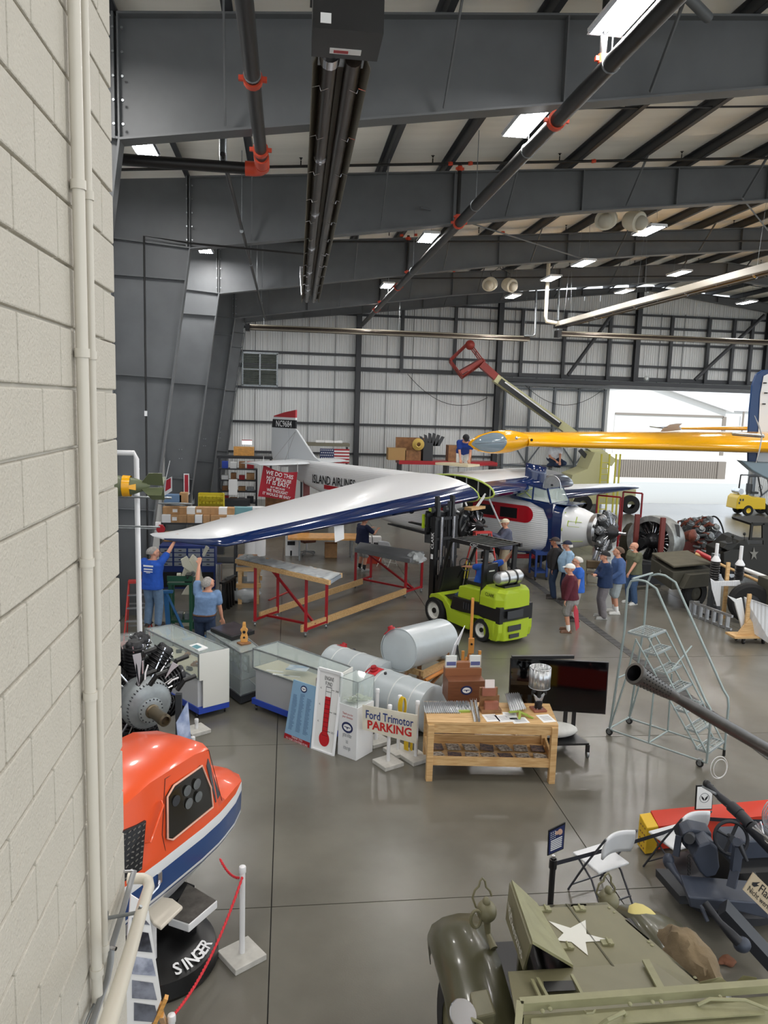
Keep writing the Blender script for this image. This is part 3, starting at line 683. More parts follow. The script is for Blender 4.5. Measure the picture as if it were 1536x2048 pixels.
rb.build('red_stripe', bandm, TP, local=True)
rx = TP_(1, 0, 0)
s1 = side(-12.3, 2.28, .03); s2 = side(-9.75, 2.28, .03); ux = (s2-s1).normalized()
text('ISLAND AIRLINES', (s1+s2)/2, ux, (0, 0, 1), .34, INK, TP, width=(s2-s1).length, local=True, bold=.012, ext=.01)
# navy panel around the cockpit, curved edge
navp = [(-1.44, .95), (-1.44, 2.42), (-2.9, 2.58), (-2.9, 2.48), (-2.2, 2.42), (-1.75, 2.25), (-1.58, 1.9), (-1.55, 1.4), (-1.6, 1.1), (-1.75, .92), (-2.2, .84), (-3.5, .79), (-3.5, .75), (-2.2, .8)]
for a_, b_ in (((0, 1, 4, 5, 6, 7, 8, 9), 0), ((1, 2, 3, 4), 0), ((9, 10, 13, 0), 0), ((10, 11, 12, 13), 0)): plate([navp[k] for k in a_], .003, NAVY, 'navy_trim', TP)
# cockpit
ck = MB()
x0, x1, zA, zB = -1.5, -2.75, 2.4, 2.98
P = [(-1.55, -.6, 2.42), (-1.55, .6, 2.42), (-1.75, .5, 2.86), (-1.75, -.5, 2.86)]
roofp = [(-1.75, -.5, 2.86), (-2.9, -.58, 3.06), (-2.9, .58, 3.06), (-1.75, .5, 2.86)]
CW = mat('cockpit_glass', (190, 205, 200), .05, alpha=.4, spec=.8)
MB().prism(P, (.01, 0, .01)).build('windscreen', CW, TP, local=True)
MB().prism([(-1.58, -.66, 2.44), (-2.75, -.7, 2.52), (-2.75, -.6, 3.0), (-1.78, -.52, 2.84)], (0, .01, 0)).build('side_window', CW, TP, local=True)
fm = MB()
for e in ((P[0], P[3]), (P[1], P[2]), (P[0], P[1]), (P[2], P[3]), ((-1.58, -.66, 2.44), (-2.75, -.7, 2.52)), ((-1.78, -.52, 2.84), (-2.75, -.6, 3.0)), ((-2.75, -.7, 2.52), (-2.75, -.6, 3.0)), ((-2.15, -.68, 2.48), (-2.2, -.56, 2.92))): fm.beam(e[0], e[1], .045, .04)
fm.build('window_frames', NAVY, TP, local=True)
for e in (((-2.2, -.67, 2.55), (-2.7, -.62, 2.9)), ((-2.2, -.64, 2.85), (-2.7, -.67, 2.55))): MB().beam(e[0], e[1], .02, .02).build('cross_brace', GRN, TP, local=True)
MB().box((-1.2, 0, 2.415), (.55, 1.0, .02)).build('cowl_top', NAVY, TP, local=True)
# nose cone of white masked panels, ring and engine
MB().loft([[V((x, r*cos(2*pi*k/24)*1.0, 1.70+r*h*sin(2*pi*k/24))) for k in range(24)] for x, r, h in ((-1.15, .62, 1.1), (-.8, .6, 1.02), (-.35, .46, 1))]).build('nose_cowl', AWHITE, TP, local=True)
gr = MB()
for x, z0_, z1_ in ((-1.13, 1.15, 2.3), (-.95, 1.9, 2.0)):
 pass
for (xa, za, xb, zb_) in ((-1.12, 1.15, -1.12, 2.2), (-.95, 1.95, -.55, 1.95), (-.95, 1.8, -.6, 1.8), (-.95, 1.8, -.95, 1.97), (-1.1, 1.3, -.5, 1.36), (-.72, 1.8, -.72, 2.1)):
 f = lambda x, z: V((x, -(.62-(x+1.15)*.14 if x < -.8 else .57-(x+.8)*.3)*sqrt(max(.05, 1-((z-1.7)/.68)**2))-.012, z))
 gr.beam(f(xa, za), f((xa+xb)/2, (za+zb_)/2), .03, .012).beam(f((xa+xb)/2, (za+zb_)/2), f(xb, zb_), .03, .012)
gr.build('green_tape', GRN, TP, local=True)
MB().lathe([(.44, -.38), (.5, -.36), (.54, -.2), (.5, -.12), (.44, -.16)], (0, 0, 1.70), (1, 0, 0), 32).build('collector_ring', ALU, TP, local=True)
radial(TP, (.05, 0, 1.70), (1, 0, 0), .64, 9, (ENG, ENGS, ENG), local=True)
MB().tube([(-.1, -.2, 1.2), (-.15, -.3, .9), (-.2, -.3, .55)], .06, 10).tube([(-.1, .1, 1.15), (-.15, .0, .8), (-.15, .0, .6)], .05, 10).build('exhaust_stack', CHROME, TP, local=True)
# centre wing
cw = [((-2.34, -2.62, 2.78), (-1, 0, 0), 3.9, 1), ((-2.32, 0, 2.8), (-1, 0, 0), 3.95, 1), ((-2.36, 2.5, 2.78), (-1, 0, 0), 3.85, 1), ((-2.6, 2.9, 2.82), (-1, 0, 0), 3.3, .85), ((-3.1, 3.05, 2.9), (-1, 0, 0), 2.4, .5)]
wing('centre_wing', cw, TP, CORY, NAVY, cap=False)
rib = [V((-2.34-3.9*x, -2.63, 2.78+3.9*y)) for x, y in AF]
MB().tube(rib+[rib[0]], .028, 6).build('open_rib', GRN, TP, local=True)
tr = MB(); 
for k in range(9):
 x = .04+.11*k
 zu = [V((-2.34-3.9*x, -2.6, 2.78+3.9*(5*.17*(.2969*sqrt(x)-.126*x-.3516*x*x+.2843*x**3-.1015*x**4)*s+.035*4*x*(1-x)))) for s in (1, -.8)]
 tr.beam(zu[0], zu[1], .035, .035)
 if k: tr.beam(last, zu[k % 2], .03, .03)
 last = zu[(k+1) % 2]
tr.build('rib_truss', ALU, TP, local=True)
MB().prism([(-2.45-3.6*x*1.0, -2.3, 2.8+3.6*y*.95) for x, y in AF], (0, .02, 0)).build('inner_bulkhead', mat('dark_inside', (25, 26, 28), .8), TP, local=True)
MB().beam((-3.6, -1.2, 3.47), (-3.6, 1.2, 3.47), .02, .01).beam((-5.0, -1.2, 3.3), (-3.4, -1.2, 3.47), .02, .01).build('walkway_line', INK, TP, local=True)
MB().prism([(-2.5, -.25, 3.02), (-2.2, -.25, 2.75), (-2.3, -.25, 2.7)], (0, .5, 0)).build('hatch_hinge', NAVY, TP, local=True)
# tail
FN = [(-12.1, 2.95), (-12.5, 3.13), (-13.55, 4.16), (-13.65, 4.2), (-14.0, 4.2), (-14.0, 2.9)]
MB().prism([(x, -.05, z) for x, z in FN], (0, .1, 0)).build('fin', AGREY, TP, local=True, bev=.02)
ru = MB().prism([(x, -.04, z) for x, z in [(-14.04, 2.6), (-14.04, 4.21), (-15.05, 4.21), (-15.1, 3.3), (-15.0, 2.9), (-14.5, 2.55)]], (0, .08, 0)).build('rudder', AGREY, TP, local=True, bev=.02)
rk = MB().prism([(x, -.045, z) for x, z in [(-13.62, 4.21), (-13.62, 4.55), (-15.0, 4.55), (-15.05, 4.21)]], (0, .09, 0)).build('black_band', INK, TP, local=True)
MB().prism([(x, -.044, z) for x, z in [(-13.62, 4.55), (-13.62, 4.65), (-14.97, 4.65), (-15.0, 4.55)]], (0, .088, 0)).build('white_band', AWHITE, TP, local=True)
MB().prism([(x, -.045, z) for x, z in [(-13.62, 4.65), (-13.62, 4.97), (-14.3, 4.85), (-14.93, 4.69), (-14.95, 4.65)]], (0, .09, 0)).build('red_tip', bandm, TP, local=True)
text('NC9684', (-14.3, -.055, 4.38), (1, 0, 0), (0, 0, 1), .26, WHITE, TP, width=.95, local=True, bold=.01)
# stabiliser, starboard half toward us
sb = [((-12.55, -.1, 2.84), (-1, 0, 0), 1.9, .55), ((-12.75, -1.9, 2.84), (-1, 0, 0), 1.65, .5), ((-13.0, -2.45, 2.84), (-1, 0, 0), 1.2, .4)]
wing('stabiliser', sb, TP, AGREY, AGREY)
wing('stabiliser', [((a[0], -a[1], a[2]), b, c, d) for a, b, c, d in sb], TP, AGREY, AGREY)
for s in (.8, 1.5): MB().cyl((-13.6, -.04, 4.1), (-13.4, -s, 2.92), .008, n=5).build('brace_wire', CHROME, TP, local=True)
MB().box((-12.95, 0, 2.05), (.02, .36, 1.6)).build('skin_joint', mat('joint_line', (120, 60, 60), .6), TP, local=True)
# starboard nacelle, engine mount and struts
NC = (-2.75, -3.0, 1.86)
MB().lathe([(.36, -.75), (.46, -.5), (.5, -.25), (.51, -.2), (.44, -.2), (.4, -.4), (0, -.4)], NC, (1, 0, 0), 28).build('nacelle', mat('dull_grey_metal', (98, 100, 102), .5, .5, .2, 5), TP, local=True)
MB().lathe([(.5, -.28), (.54, -.25), (.54, -.16), (.5, -.13), (.47, -.2)], NC, (1, 0, 0), 32).build('cowl_ring', BLACK, TP, local=True)
radial(TP, (NC[0]+.05, NC[1], NC[2]), (1, 0, 0), .44, 9, (ENG, ENG, ENGS), local=True)
MB().box((NC[0]+.0, NC[1], NC[2]+.5), (.25, .75, .08)).build('plank', PINE, TP, local=True)
MB().box((-3.9, -3.0, 1.55), (1.3, .04, .95)).build('nacelle_panel', mat('dull_grey_metal', (98, 100, 102), .5), TP, local=True)
for p, q in (((-2.7, -2.55, 2.75), (-2.8, -2.95, 2.3)), ((-3.5, -2.6, 2.7), (-2.95, -3.0, 2.2)), ((-2.9, -2.2, 2.75), (-2.9, -.8, 1.1)), ((-3.6, -3.6, 2.5), (-2.9, -3.2, 2.1)), ((-3.0, -3.7, 2.45), (-3.5, -2.7, 1.9)), ((-4.2, -2.6, 2.7), (-3.4, -3.0, 1.9)), ((-2.6, -2.75, 2.7), (-3.2, -3.3, 1.4))):
 MB().tube([p, q], .03, 8).build('strut', WHITE, TP, local=True)
MB().prism([(-3.2, -3.05, 2.7), (-3.6, -3.05, 2.7), (-3.65, -3.05, 2.05), (-3.25, -3.05, 2.05)], (0, .1, 0)).build('strut_fairing', AWHITE, TP, local=True)
# wheel stands
for y in (-1.0, 1.8):
 MB().tube([(-3.2, y, .45)]*1+[(-3.2, y*.45, .9)], .05, 8).build('gear_leg', WHITE, TP, local=True)
 g = MB().lathe([(.2, -.12), (.45, -.13), (.52, -.05), (.52, .05), (.45, .13), (.2, .12)], (-3.2, y, .52), (0, 1, 0), 28).build('tyre', RUBBER, TP, local=True)
 MB().lathe([(0, -.13), (.2, -.11), (.24, -.06), (.24, .06), (.2, .11), (0, .13)], (-3.2, y, .52), (0, 1, 0), 20).build('hub', ALU, g, local=True)
MB().cyl((-13.0, 0, 2.1), (-13.2, 0, .3), .04).cyl((-13.2, -.4, .15), (-13.2, .4, .15), .1, n=12).box((-13.2, 0, .15), (.4, .6, .3)).build('tail_dolly', STEEL, TP, local=True)
# blue leading-edge panel held upright behind the cockpit
W2 = lambda x, y, z: WM[TP.name] @ V((x, y, z))
bp_ = thing('leading_edge_panel', 'navy curved wing skin panel stood upright on the centre wing by a man', 'panel', W2(-2.9, -.4, 3.4))
a = A(1052, 925, 24.1); b = A(1093, 934, 24.1); c = A(1090, 996, 24.1); d = A(1047, 985, 24.1)
MB().grid(lambda u, v: lerp(lerp(a, b, u), lerp(d, c, u), v)+V((0, -.1*sin(pi*u), 0)), 8, 4, m=NAVY).build('skin', NAVY, bp_, solid=.015)
# aluminium cowl piece / nacelle dome standing on the cockpit roof
dm = thing('domed_hatch', 'bare aluminium arched firewall bulkhead behind the cockpit windows', 'panel', A(1103, 990, 23.6))
cc = A(1103, 975, 23.6)
def arch(r, n=14): return [(cos(pi*k/n)*r, sin(pi*k/n)*r*1.3) for k in range(n+1)]
MB().prism([cc+V((x*.8, -x*.5, z)) for x, z in arch(.3)]+[cc+V((-.24, .15, -.45)), cc+V((.24, -.15, -.45))], (.05, .08, 0)).build('sheet', ALU, dm)
MB().tube([cc+V((x*.8, -x*.5-.03, z)) for x, z in arch(.3)], .02, 6).build('flange', ALU, dm)
for s in (-.15, -.05, .05, .15): MB().cyl(cc+V((s, -s*.6-.03, -.1)), cc+V((s, -s*.6-.03, -.5)), .02, n=6).build('stiffener', CHROME, dm)
MB().cyl(cc+V((0, -.05, .08)), cc+V((0, 0, .08)), .035).build('port', INK, dm)
# ---- detached starboard wing panel, lifted on the forklift ----
WT = thing('wing_panel', 'long white outer wing panel with a navy leading edge, lifted on the forklift', 'airplane wing', (2, 18.8, 2.3))
cr = V((-.68, .735, 0))
R0, T0 = V((5.42, 21.25, 2.76)), V((-1.25, 16.15, 2.27))
stn = []
for k in range(13):
 t = k/12; le = R0.lerp(T0, t); ch = 3.8+(1.75-3.8)*t**1.15; dv = cr.lerp(V((-.62, .78, .0)), t)+V((0, 0, .06))
 stn.append((le, dv, ch, 1.02-.12*t))
for t, cc_, fw in ((.35, 1.6, .0), (.62, 1.35, .12), (.85, .95, .32), (1.0, .45, .55)):
 le = T0+V((-1.25*t, .35*t+fw*.3, -.0*t))+V((-.62, .78, 0))*fw*.35; stn.append((le, V((-.72, .69, .05)), cc_*.9, .85-.35*t))
WP = wing('wing_skin', stn, WT, CORY, NAVY, local=False)
MB().tube([R0+cr*3.8*x+V((0, 0, 3.8*y*1.02)) for x, y in AF+[AF[0]]], .025, 6).build('open_rib', GRN, WT)
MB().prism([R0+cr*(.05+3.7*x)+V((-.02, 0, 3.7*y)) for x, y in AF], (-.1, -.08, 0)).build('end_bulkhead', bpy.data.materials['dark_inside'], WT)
a = A(668, 1052, 18.2); MB().prism([a, a+V((.24, .1, .03)), a+V((.26, .1, -.33)), a+V((.03, 0, -.4))], (0, .01, 0)).build('hanging_tab', WHITE, WT)
# landing light cutout
c = A(823, 1018, 20.0); MB().ell(c, (.1, .06, .13)).build('lamp_recess', INK, WT)
# ---- the far wing panel on its own stand ----
FW = thing('wing_panel', 'outer wing panel with navy edge resting on a red stand beyond the cockpit', 'airplane wing', (13, 29, 0))
L0, L1 = V((9.95, 26.6, 2.15)), V((15.0, 30.8, 2.16))
stn = [(L0.lerp(L1, t), cr, 3.4-1.9*t, .9-.2*t) for t in (0, .25, .5, .75, .92)]+[(L1+V((-.05, .3, 0)), cr, .8, .4)]
wing('wing_skin', stn, FW, CORY, NAVY, local=False)
for (x, y) in ((12.2, 29.0), (12.9, 28.4), (13.9, 30.4), (14.5, 29.9)): MB().box((x, y, 1.0), (.06, .06, 2.0)).build('stand_post', RED, FW)
for a, b in (((12.2, 29, 2), (12.9, 28.4, 2)), ((13.9, 30.4, 2), (14.5, 29.9, 2)), ((12.2, 29, .2), (13.9, 30.4, .2)), ((12.9, 28.4, .2), (14.5, 29.9, .2))): MB().beam(a, b, .06, .06).build('stand_rail', RED, FW)
# ---- the yellow wing reaching in from the right ----
YW = thing('yellow_wing', 'long glossy yellow wing with a bulbous glazed tip reaching in from the right', 'airplane wing', (11, 24, 3.9))
t0 = A(935, 889, 24.0); t1 = A(1052, 882, 24.3); e1 = A(1536, 893, 25.5); zz = t1.z
prof = [(0, .02), (.06, .14), (.18, .26), (.36, .35), (.55, .38), (.72, .36), (.88, .29), (1, .22)]
L = t1-t0; up = V((0, 0, 1)); bk = V((.05, 1, 0))
rings = [[t0+L*s+bk*(r*1.25*cos(2*pi*k/28))+up*(r*sin(2*pi*k/28)+.02) for k in range(28)] for s, r in prof]
YTB = MB().loft(rings).build('tip_fairing', YEL, YW)
GG = mat('grey_glazing', (122, 138, 150), .15, coat=.5)
# glazing: an offset patch over the front-left of the bulb
gl = []
for q in range(13):
 s = .05+.56*q/12
 for (s0, r0), (s1_, r1) in zip(prof, prof[1:]):
  if s0 <= s <= s1_+1e-6: r = r0+(r1-r0)*(s-s0)/(s1_-s0)
 w_ = 1.05*sqrt(max(.002, 1-abs((s-.33)/.285)**2.2)); r += .01
 gl.append([t0+L*s+bk*(-r*1.25*cos(w_*(2*k/10-1)+.05))+up*(r*sin(w_*(2*k/10-1)+.05)+.02) for k in range(11)])
MB().loft(gl, closed=False).build('glazing', GG, YW)
MB().tube([g[0] for g in gl]+[g[-1] for g in gl[::-1]], .012, 5, closed=True).build('glazing_rim', YEL, YW)
MB().tube([g[5]+up*0 for g in gl[1:-1]], .008, 5).build('glazing_seam', mat('seam_dark', (70, 78, 84), .4), YW)
MB().ell(A(1033, 876, 23.6), (.05, .03, .05)).build('bolt', CHROME, YW)
# wing: leading edge toward the camera
wr = []
for t in (0, .3, .65, 1, 1.5):
 p = t1.lerp(e1, t); ch = 2.3+1.9*t; th = 1.25-.15*t
 wr.append((V((p.x, p.y-.35, zz-.02+t*(e1.z-zz)-.04)), V((.03, 1, 0)), ch, th))
n0 = 15; rings = [[V(le)+dv.normalized()*ch*x+up*ch*y*ts for x, y in AF] for le, dv, ch, ts in wr]
POL = mat('polished_underside', (205, 205, 210), .12, .9)
MB().loft(rings, mf=lambda i, k: POL if k > 17 else YEL).build('wing_skin', YEL, YW, ang=50)
MB().lathe([(0, 0), (.045, 0), (.045, .02), (.03, .02), (.03, .01), (0, .01)], A(1063, 880, 23.85), (0, -1, 0), 16).build('nav_port', INK, YW)
MB().prism([A(1308, 862, 24.6)+V((0, 0, .12)), A(1330, 862, 24.6)+V((.1, 0, .12)), A(1330, 862, 24.6)+V((.05, .1, .13))], (0, .03, .01)).build('stall_plate', BLACK, YW)
# second yellow wing and raised aileron beyond it, blue/white tail, propeller, pale blue nose
f = thing('yellow_wing', 'thin yellow wing edge lying farther back above the big yellow wing', 'airplane wing', A(1400, 858, 30))
a, b = A(1330, 857, 30), A(1536, 857, 31.5); b2 = b+(b-a)*.3
MB().tube([a, a.lerp(b, .5), b2], [.03, .07, .1], 12, sq=(1, 1)).build('leading_edge', YEL, f)
MB().prism([a+V((0, 0, -.03)), b2+V((0, 0, -.05)), b2+V((-.3, 2.6, -.05)), a+V((.3, 2.0, 0))], (0, 0, .05)).build('wing_skin', POL, f)
f = thing('raised_aileron', 'greyish curved wingtip flap rising above the middle of the yellow wing', 'flap', A(1345, 860, 28))
q = [A(x, y, 28) for x, y in ((1320, 864), (1326, 856), (1338, 850), (1352, 848), (1364, 848), (1357, 853), (1362, 860), (1345, 862))]
MB().prism(q, (.3, .5, .02)).build('skin', mat('grey_brown_skin', (140, 130, 122), .3), f, bev=.02)
tl = thing('blue_tail_fin', 'dark blue and white tail fin standing at the right picture edge', 'airplane tail', A(1520, 1000, 27))
q = [A(x, y, 27) for x, y in ((1497, 935), (1497, 870), (1500, 820), (1505, 770), (1513, 748), (1526, 740), (1545, 739), (1640, 745), (1680, 935))]
MB().prism(q, (0, .12, 0)).build('fin', mat('matte_blue', (24, 60, 110), .35), tl, bev=.03)
q = [A(x, y, 26.98) for x, y in ((1514, 935), (1516, 870), (1520, 790), (1527, 752), (1535, 748), (1640, 752), (1670, 935))]
MB().prism(q, (0, -.02, 0)).build('white_rudder', AWHITE, tl)
for x, y in ((1530, 766), (1532, 786), (1528, 808)): MB().box(A(x, y, 26.9), (.12, .03, .05)).build('hinge', BLACK, tl)
p = A(1530, 935, 27); MB().box((p.x+1.6, 27.1, p.z/2), (.25, .25, p.z)).build('tail_support', DARK, tl)
pp = thing('propeller', 'slim white propeller blade crossing the yellow wing at the right edge', 'propeller', A(1522, 872, 22))
a = A(1509, 831, 22); b = A(1524, 872, 22); c = A(1512, 926, 22); d_ = b+V((.35, 0, .0))
MB().tube([a, a.lerp(b, .5)+V((.02, 0, 0)), b], [.012, .035, .03], 10, sq=(1, .4)).build('blade', AWHITE, pp)
MB().tube([c, c.lerp(b, .5)+V((.02, 0, 0)), b], [.012, .035, .03], 10, sq=(1, .4)).build('blade', AWHITE, pp)
MB().ell(b+V((.03, .05, 0)), (.07, .1, .07)).cyl(b+V((.03, .1, 0)), V((b.x+.1, 23.7, b.z)), .06).build('hub', ALU, pp)
nb = thing('pale_blue_nose', 'pale blue-grey pointed aircraft fin at the right edge over the yellow forklift', 'airplane part', A(1510, 940, 26))
q = [A(x, y, 26) for x, y in ((1482, 921), (1510, 924), (1560, 926), (1600, 960), (1560, 968), (1525, 952), (1505, 941))]
MB().prism(q, (0, .35, 0)).build('skin', mat('pale_blue_grey', (140, 160, 172), .3), nb, bev=.04); p = A(1580, 950, 26)
MB().box((p.x+1.0, 26.2, p.z/2), (.2, .2, p.z)).build('support', DARK, nb)
# ======================= PEOPLE =======================
def capsule(mb, pts, rs, n=10):
 pts = [V(p) for p in pts]; P = []; Q = []
 d0 = (pts[0]-pts[1]).normalized(); d1 = (pts[-1]-pts[-2]).normalized()
 for k in (0, 1, 2): a = pi/2*(1-k/3); P.append(pts[0]+d0*rs[0]*sin(a)); Q.append(max(rs[0]*cos(a), .001))
 P += pts; Q += list(rs)
 for k in (1, 2, 3): a = pi/2*k/3; P.append(pts[-1]+d1*rs[-1]*sin(a)); Q.append(max(rs[-1]*cos(a), .001))
 mb.tube(P, Q, n)
def torso(mb, rings, grow=0, n=20, e=.8):
 """rings: (centre, right vector, front vector, half width, half depth)"""
 R_ = []
 for c, r, f, w_, d_ in rings:
  R_.append([V(c)+V(r)*((w_+grow)*math.copysign(abs(cos(a))**e, cos(a)))+V(f)*((d_+grow)*math.copysign(abs(sin(a))**e, sin(a))) for a in [2*pi*k/n for k in range(n)]])
 mb.loft(R_)
def blob(mb, name, m, parent, vox, sm=3, noise_=0):
 o = mb.build(name, m, parent, local=True)
 mods = [('REMESH', dict(mode='VOXEL', voxel_size=vox, use_smooth_shade=True)), ('SMOOTH', dict(iterations=sm, factor=.5))]
 if noise_:
  t = bpy.data.textures.get('folds') or bpy.data.textures.new('folds', 'CLOUDS'); t.noise_scale = .09
  mods.append(('DISPLACE', dict(texture=t, strength=noise_, mid_level=.5)))
 return bake(o, mods)
SKIN = mat('skin', (206, 150, 124), .55, 0, .04, 9); SKIN2 = mat('skin_tanned', (176, 120, 94), .55)
HAIRG = mat('grey_hair', (150, 146, 142), .8, 0, .2, 40); HAIRW = mat('white_hair', (214, 210, 204), .8); HAIRB = mat('brown_hair', (96, 76, 62), .8)
def cloth(n, c): return mat(n, c, .85, 0, .07, 14, .25, 60)
def bend2(a, b, L1, L2, hint):       # elbow/knee position for a two-bone limb
 a, b = V(a), V(b); d = b-a; L = min(d.length, (L1+L2)*.999); u = d.normalized(); b = a+u*L
 x = (L1*L1-L2*L2+L*L)/(2*L); h = sqrt(max(0, L1*L1-x*x)); hv = V(hint); hv = (hv-u*hv.dot(u)); hv = hv.normalized() if hv.length > 1e-4 else V((0, 0, -1))
 return a+u*x+hv*h, b
def person(label, loc, face, H=1.75, pelvis=(0, 0, .93), neck=(0, .02, 1.47), hands=((.27, .08, .82), (-.27, .08, .82)), elb=None, feet=((.11, .0, .07), (-.11, .0, .07)), toes=None, kneeh=((0, 1, 0), (0, 1, 0)), look=(0, 1, 0), shirt=None, sleeve=.5, trouser=None, short=False, shoe=None, sock=None, hair=None, cap_=None, glasses=False, belly=0, beard=None, skin=None, belt=None, untuck=.08, curl=.5, logo=None):
 skin = skin or SKIN; s = H/1.75
 fv = V((face[0], face[1], 0)).normalized(); rz = atan2(fv.y, fv.x)-pi/2
 t = thing('person', label, 'person', loc, rz)
 X = M.Diagonal((s*1.12, s*1.12, s, 1))
 pv, nk = V(pelvis), V(neck); up = (nk-pv).normalized(); rt = V((1, 0, 0)); fr = up.cross(rt).normalized()*-1
 fr = rt.cross(up)*-1 if rt.cross(up).y < 0 else rt.cross(up)
 sh = [nk-up*.055+rt*.175*q for q in (1, -1)]; hp = [pv+rt*.09*q-up*.0 for q in (1, -1)]
 body = MB(); body.X = X
 L = (nk-pv).length
 rings = [(pv-up*.08, .14, .115), (pv-up*.02, .18, .14), (pv+up*.1, .178, .138+belly*.6), (pv+up*L*.4, .17, .132+belly), (pv+up*L*.62, .184, .136+belly*.5), (pv+up*L*.8, .195, .13), (pv+up*L*.92, .15, .085), (nk, .07, .06)]
 rr = [(c+fr*(belly*.5 if .05 < i < 5 and i > 1 else 0), rt, fr, w_, d_) for i, (c, w_, d_) in enumerate(rings)]
 torso(body, rr)
 lk = V(look).normalized(); hc = nk+up*.06+V((0, 0, .072))+lk*.03
 capsule(body, [nk-up*.05, hc-V((0, 0, .05))], [.06, .055])
 # head: cranium, face, jaw, nose, brow, ears
 hr = lk.cross(V((0, 0, 1))).normalized(); hu = hr.cross(lk).normalized()
 Q = M((( hr.x, lk.x, hu.x), (hr.y, lk.y, hu.y), (hr.z, lk.z, hu.z)))
 hp_ = lambda x, y, z: hc+Q @ V((x, y, z))
 body.ell(hp_(0, -.012, .03), (.083, .102, .096), 16, 12, rot=Q); body.ell(hp_(0, .022, -.02), (.067, .073, .095), 14, 10, rot=Q)
 body.ell(hp_(0, .035, -.075), (.046, .05, .038), 12, 8, rot=Q)
 capsule(body, [hp_(0, .09, .018), hp_(0, .117, -.018)], [.009, .014], 8); capsule(body, [hp_(-.037, .085, .034), hp_(.037, .085, .034)], [.01, .01], 8)
 capsule(body, [hp_(-.018, .09, -.052), hp_(.018, .09, -.052)], [.009, .009], 8)
 for q in (1, -1): body.ell(hp_(.085*q, -.005, -.005), (.012, .022, .034), 8, 6, rot=Q)
 arms = []; legs = []
 for i, q in enumerate((1, -1)):
  hd = V(hands[i]); hint = (q*.35, -.8, -.3) if not elb or not elb[i] else elb[i]
  el, wr = bend2(sh[i], hd, .29, .26, hint); arms.append((sh[i], el, wr))
  capsule(body, [sh[i], sh[i].lerp(el, .5), el], [.055, .047, .038]); capsule(body, [el, el.lerp(wr, .35), wr], [.039, .037, .025])
  d = (wr-el).normalized(); side_ = d.cross(V((0, 0, 1)) if abs(d.z) < .8 else V((0, 1, 0))).normalized(); pn = side_.cross(d).normalized()
  c0 = wr+d*.01; c1 = wr+d*.085
  for k in (-1.5, -.5, .5, 1.5): capsule(body, [c0+side_*k*.011, c1+side_*k*.02], [.014, .0125], 8)
  cu = curl
  for k, fl_ in ((-1.5, .062), (-.5, .078), (.5, .072), (1.5, .055)):
   b0 = c1+side_*k*.021; b1 = b0+(d*(1-cu*.4)+side_*k*.06-pn*cu*.6).normalized()*fl_*.5; b2 = b1+(d*(1-cu)+side_*k*.06-pn*cu*1.3).normalized()*fl_*.5
   capsule(body, [b0, b1, b2], [.0095, .0088, .0075], 7)
  tb = wr+d*.03+side_*.022*-q; t1_ = tb+(d*.6-side_*q*.7-pn*.3).normalized()*.035; capsule(body, [tb, t1_, t1_+(d*.9-side_*q*.2-pn*.2).normalized()*.03], [.012, .0105, .0085], 7)
  ft = V(feet[i]); kn, an = bend2(hp[i], ft, .44, .43, kneeh[i]); legs.append((hp[i], kn, an))
  capsule(body, [hp[i], hp[i].lerp(kn, .5), kn], [.088, .075, .055]); capsule(body, [kn, kn.lerp(an, .35), an], [.055, .055, .036])
  td = V(toes[i]) if toes else V((q*.15, 1, 0)); td = td.normalized()
  capsule(body, [an+V((0, 0, -.03)), an+td*.14+V((0, 0, -.045))], [.033, .026])
 blob(body, 'body', skin, t, .0105*s, 2)
 ey = MB(); ey.X = X
 for q in (1, -1): ey.ell(hp_(.033*q, .086, .012), (.011, .007, .006), 8, 6, rot=Q)
 ey.build('eyes', mat('eye_dark', (45, 35, 32), .3), t, local=True)
 g = .02
 if shirt:
  c = MB(); c.X = X; lo = pv+up*(.02-untuck)
  srr = [(lo, rt, fr, .19, .15+belly*.7)]+rr[2:7]+[(nk-up*.012, rt, fr, .085, .07)]
  torso(c, srr, g)
  for a, e, w_ in arms:
   if sleeve < 1: capsule(c, [a, a.lerp(e, sleeve), a.lerp(e, sleeve+.12)], [.078, .078, .076])
   else: capsule(c, [a, e], [.076, .066]); capsule(c, [e, w_-(w_-e)*.06], [.066, .048])
  so = blob(c, 'shirt', shirt, t, .015*s, 4, .012)
  if logo:
   for z, w_, h_ in logo:
    x = MB(); x.X = X; cc_ = pv+up*z-fr*(.134+g+.012)
    x.prism([cc_+rt*(w_/2)*a_+up*(h_/2)*b_ for a_, b_ in ((-1, -1), (1, -1), (1, 1), (-1, 1))], -fr*.006); x.build('shirt_print', WHITE, so, local=True)
 if trouser:
  c = MB(); c.X = X; torso(c, [(pv-up*.09, rt, fr, .15, .125), (pv-up*.02, rt, fr, .185, .145), (pv+up*.06, rt, fr, .182, .14+belly*.3)], g*.8)
  for h_, k_, a_ in legs:
   if short: capsule(c, [h_, k_-(k_-h_)*.02], [.108, .1])
   else: capsule(c, [h_, h_.lerp(k_, .5), k_], [.108, .1, .086]); capsule(c, [k_, a_-(a_-k_)*.02], [.086, .074])
  blob(c, 'shorts' if short else 'trousers', trouser, t, .015*s, 3, .012)
 if belt:
  c = MB(); c.X = X; R_ = []
  for dz in (.035, .07): R_.append([pv+up*dz+rt*(.203*math.copysign(abs(cos(a))**.8, cos(a)))+fr*((.162+belly*.3)*math.copysign(abs(sin(a))**.8, sin(a))) for a in [2*pi*k/20 for k in range(20)]])
  c.loft(R_, cap=False).build('belt', belt, t, local=True, solid=.006)
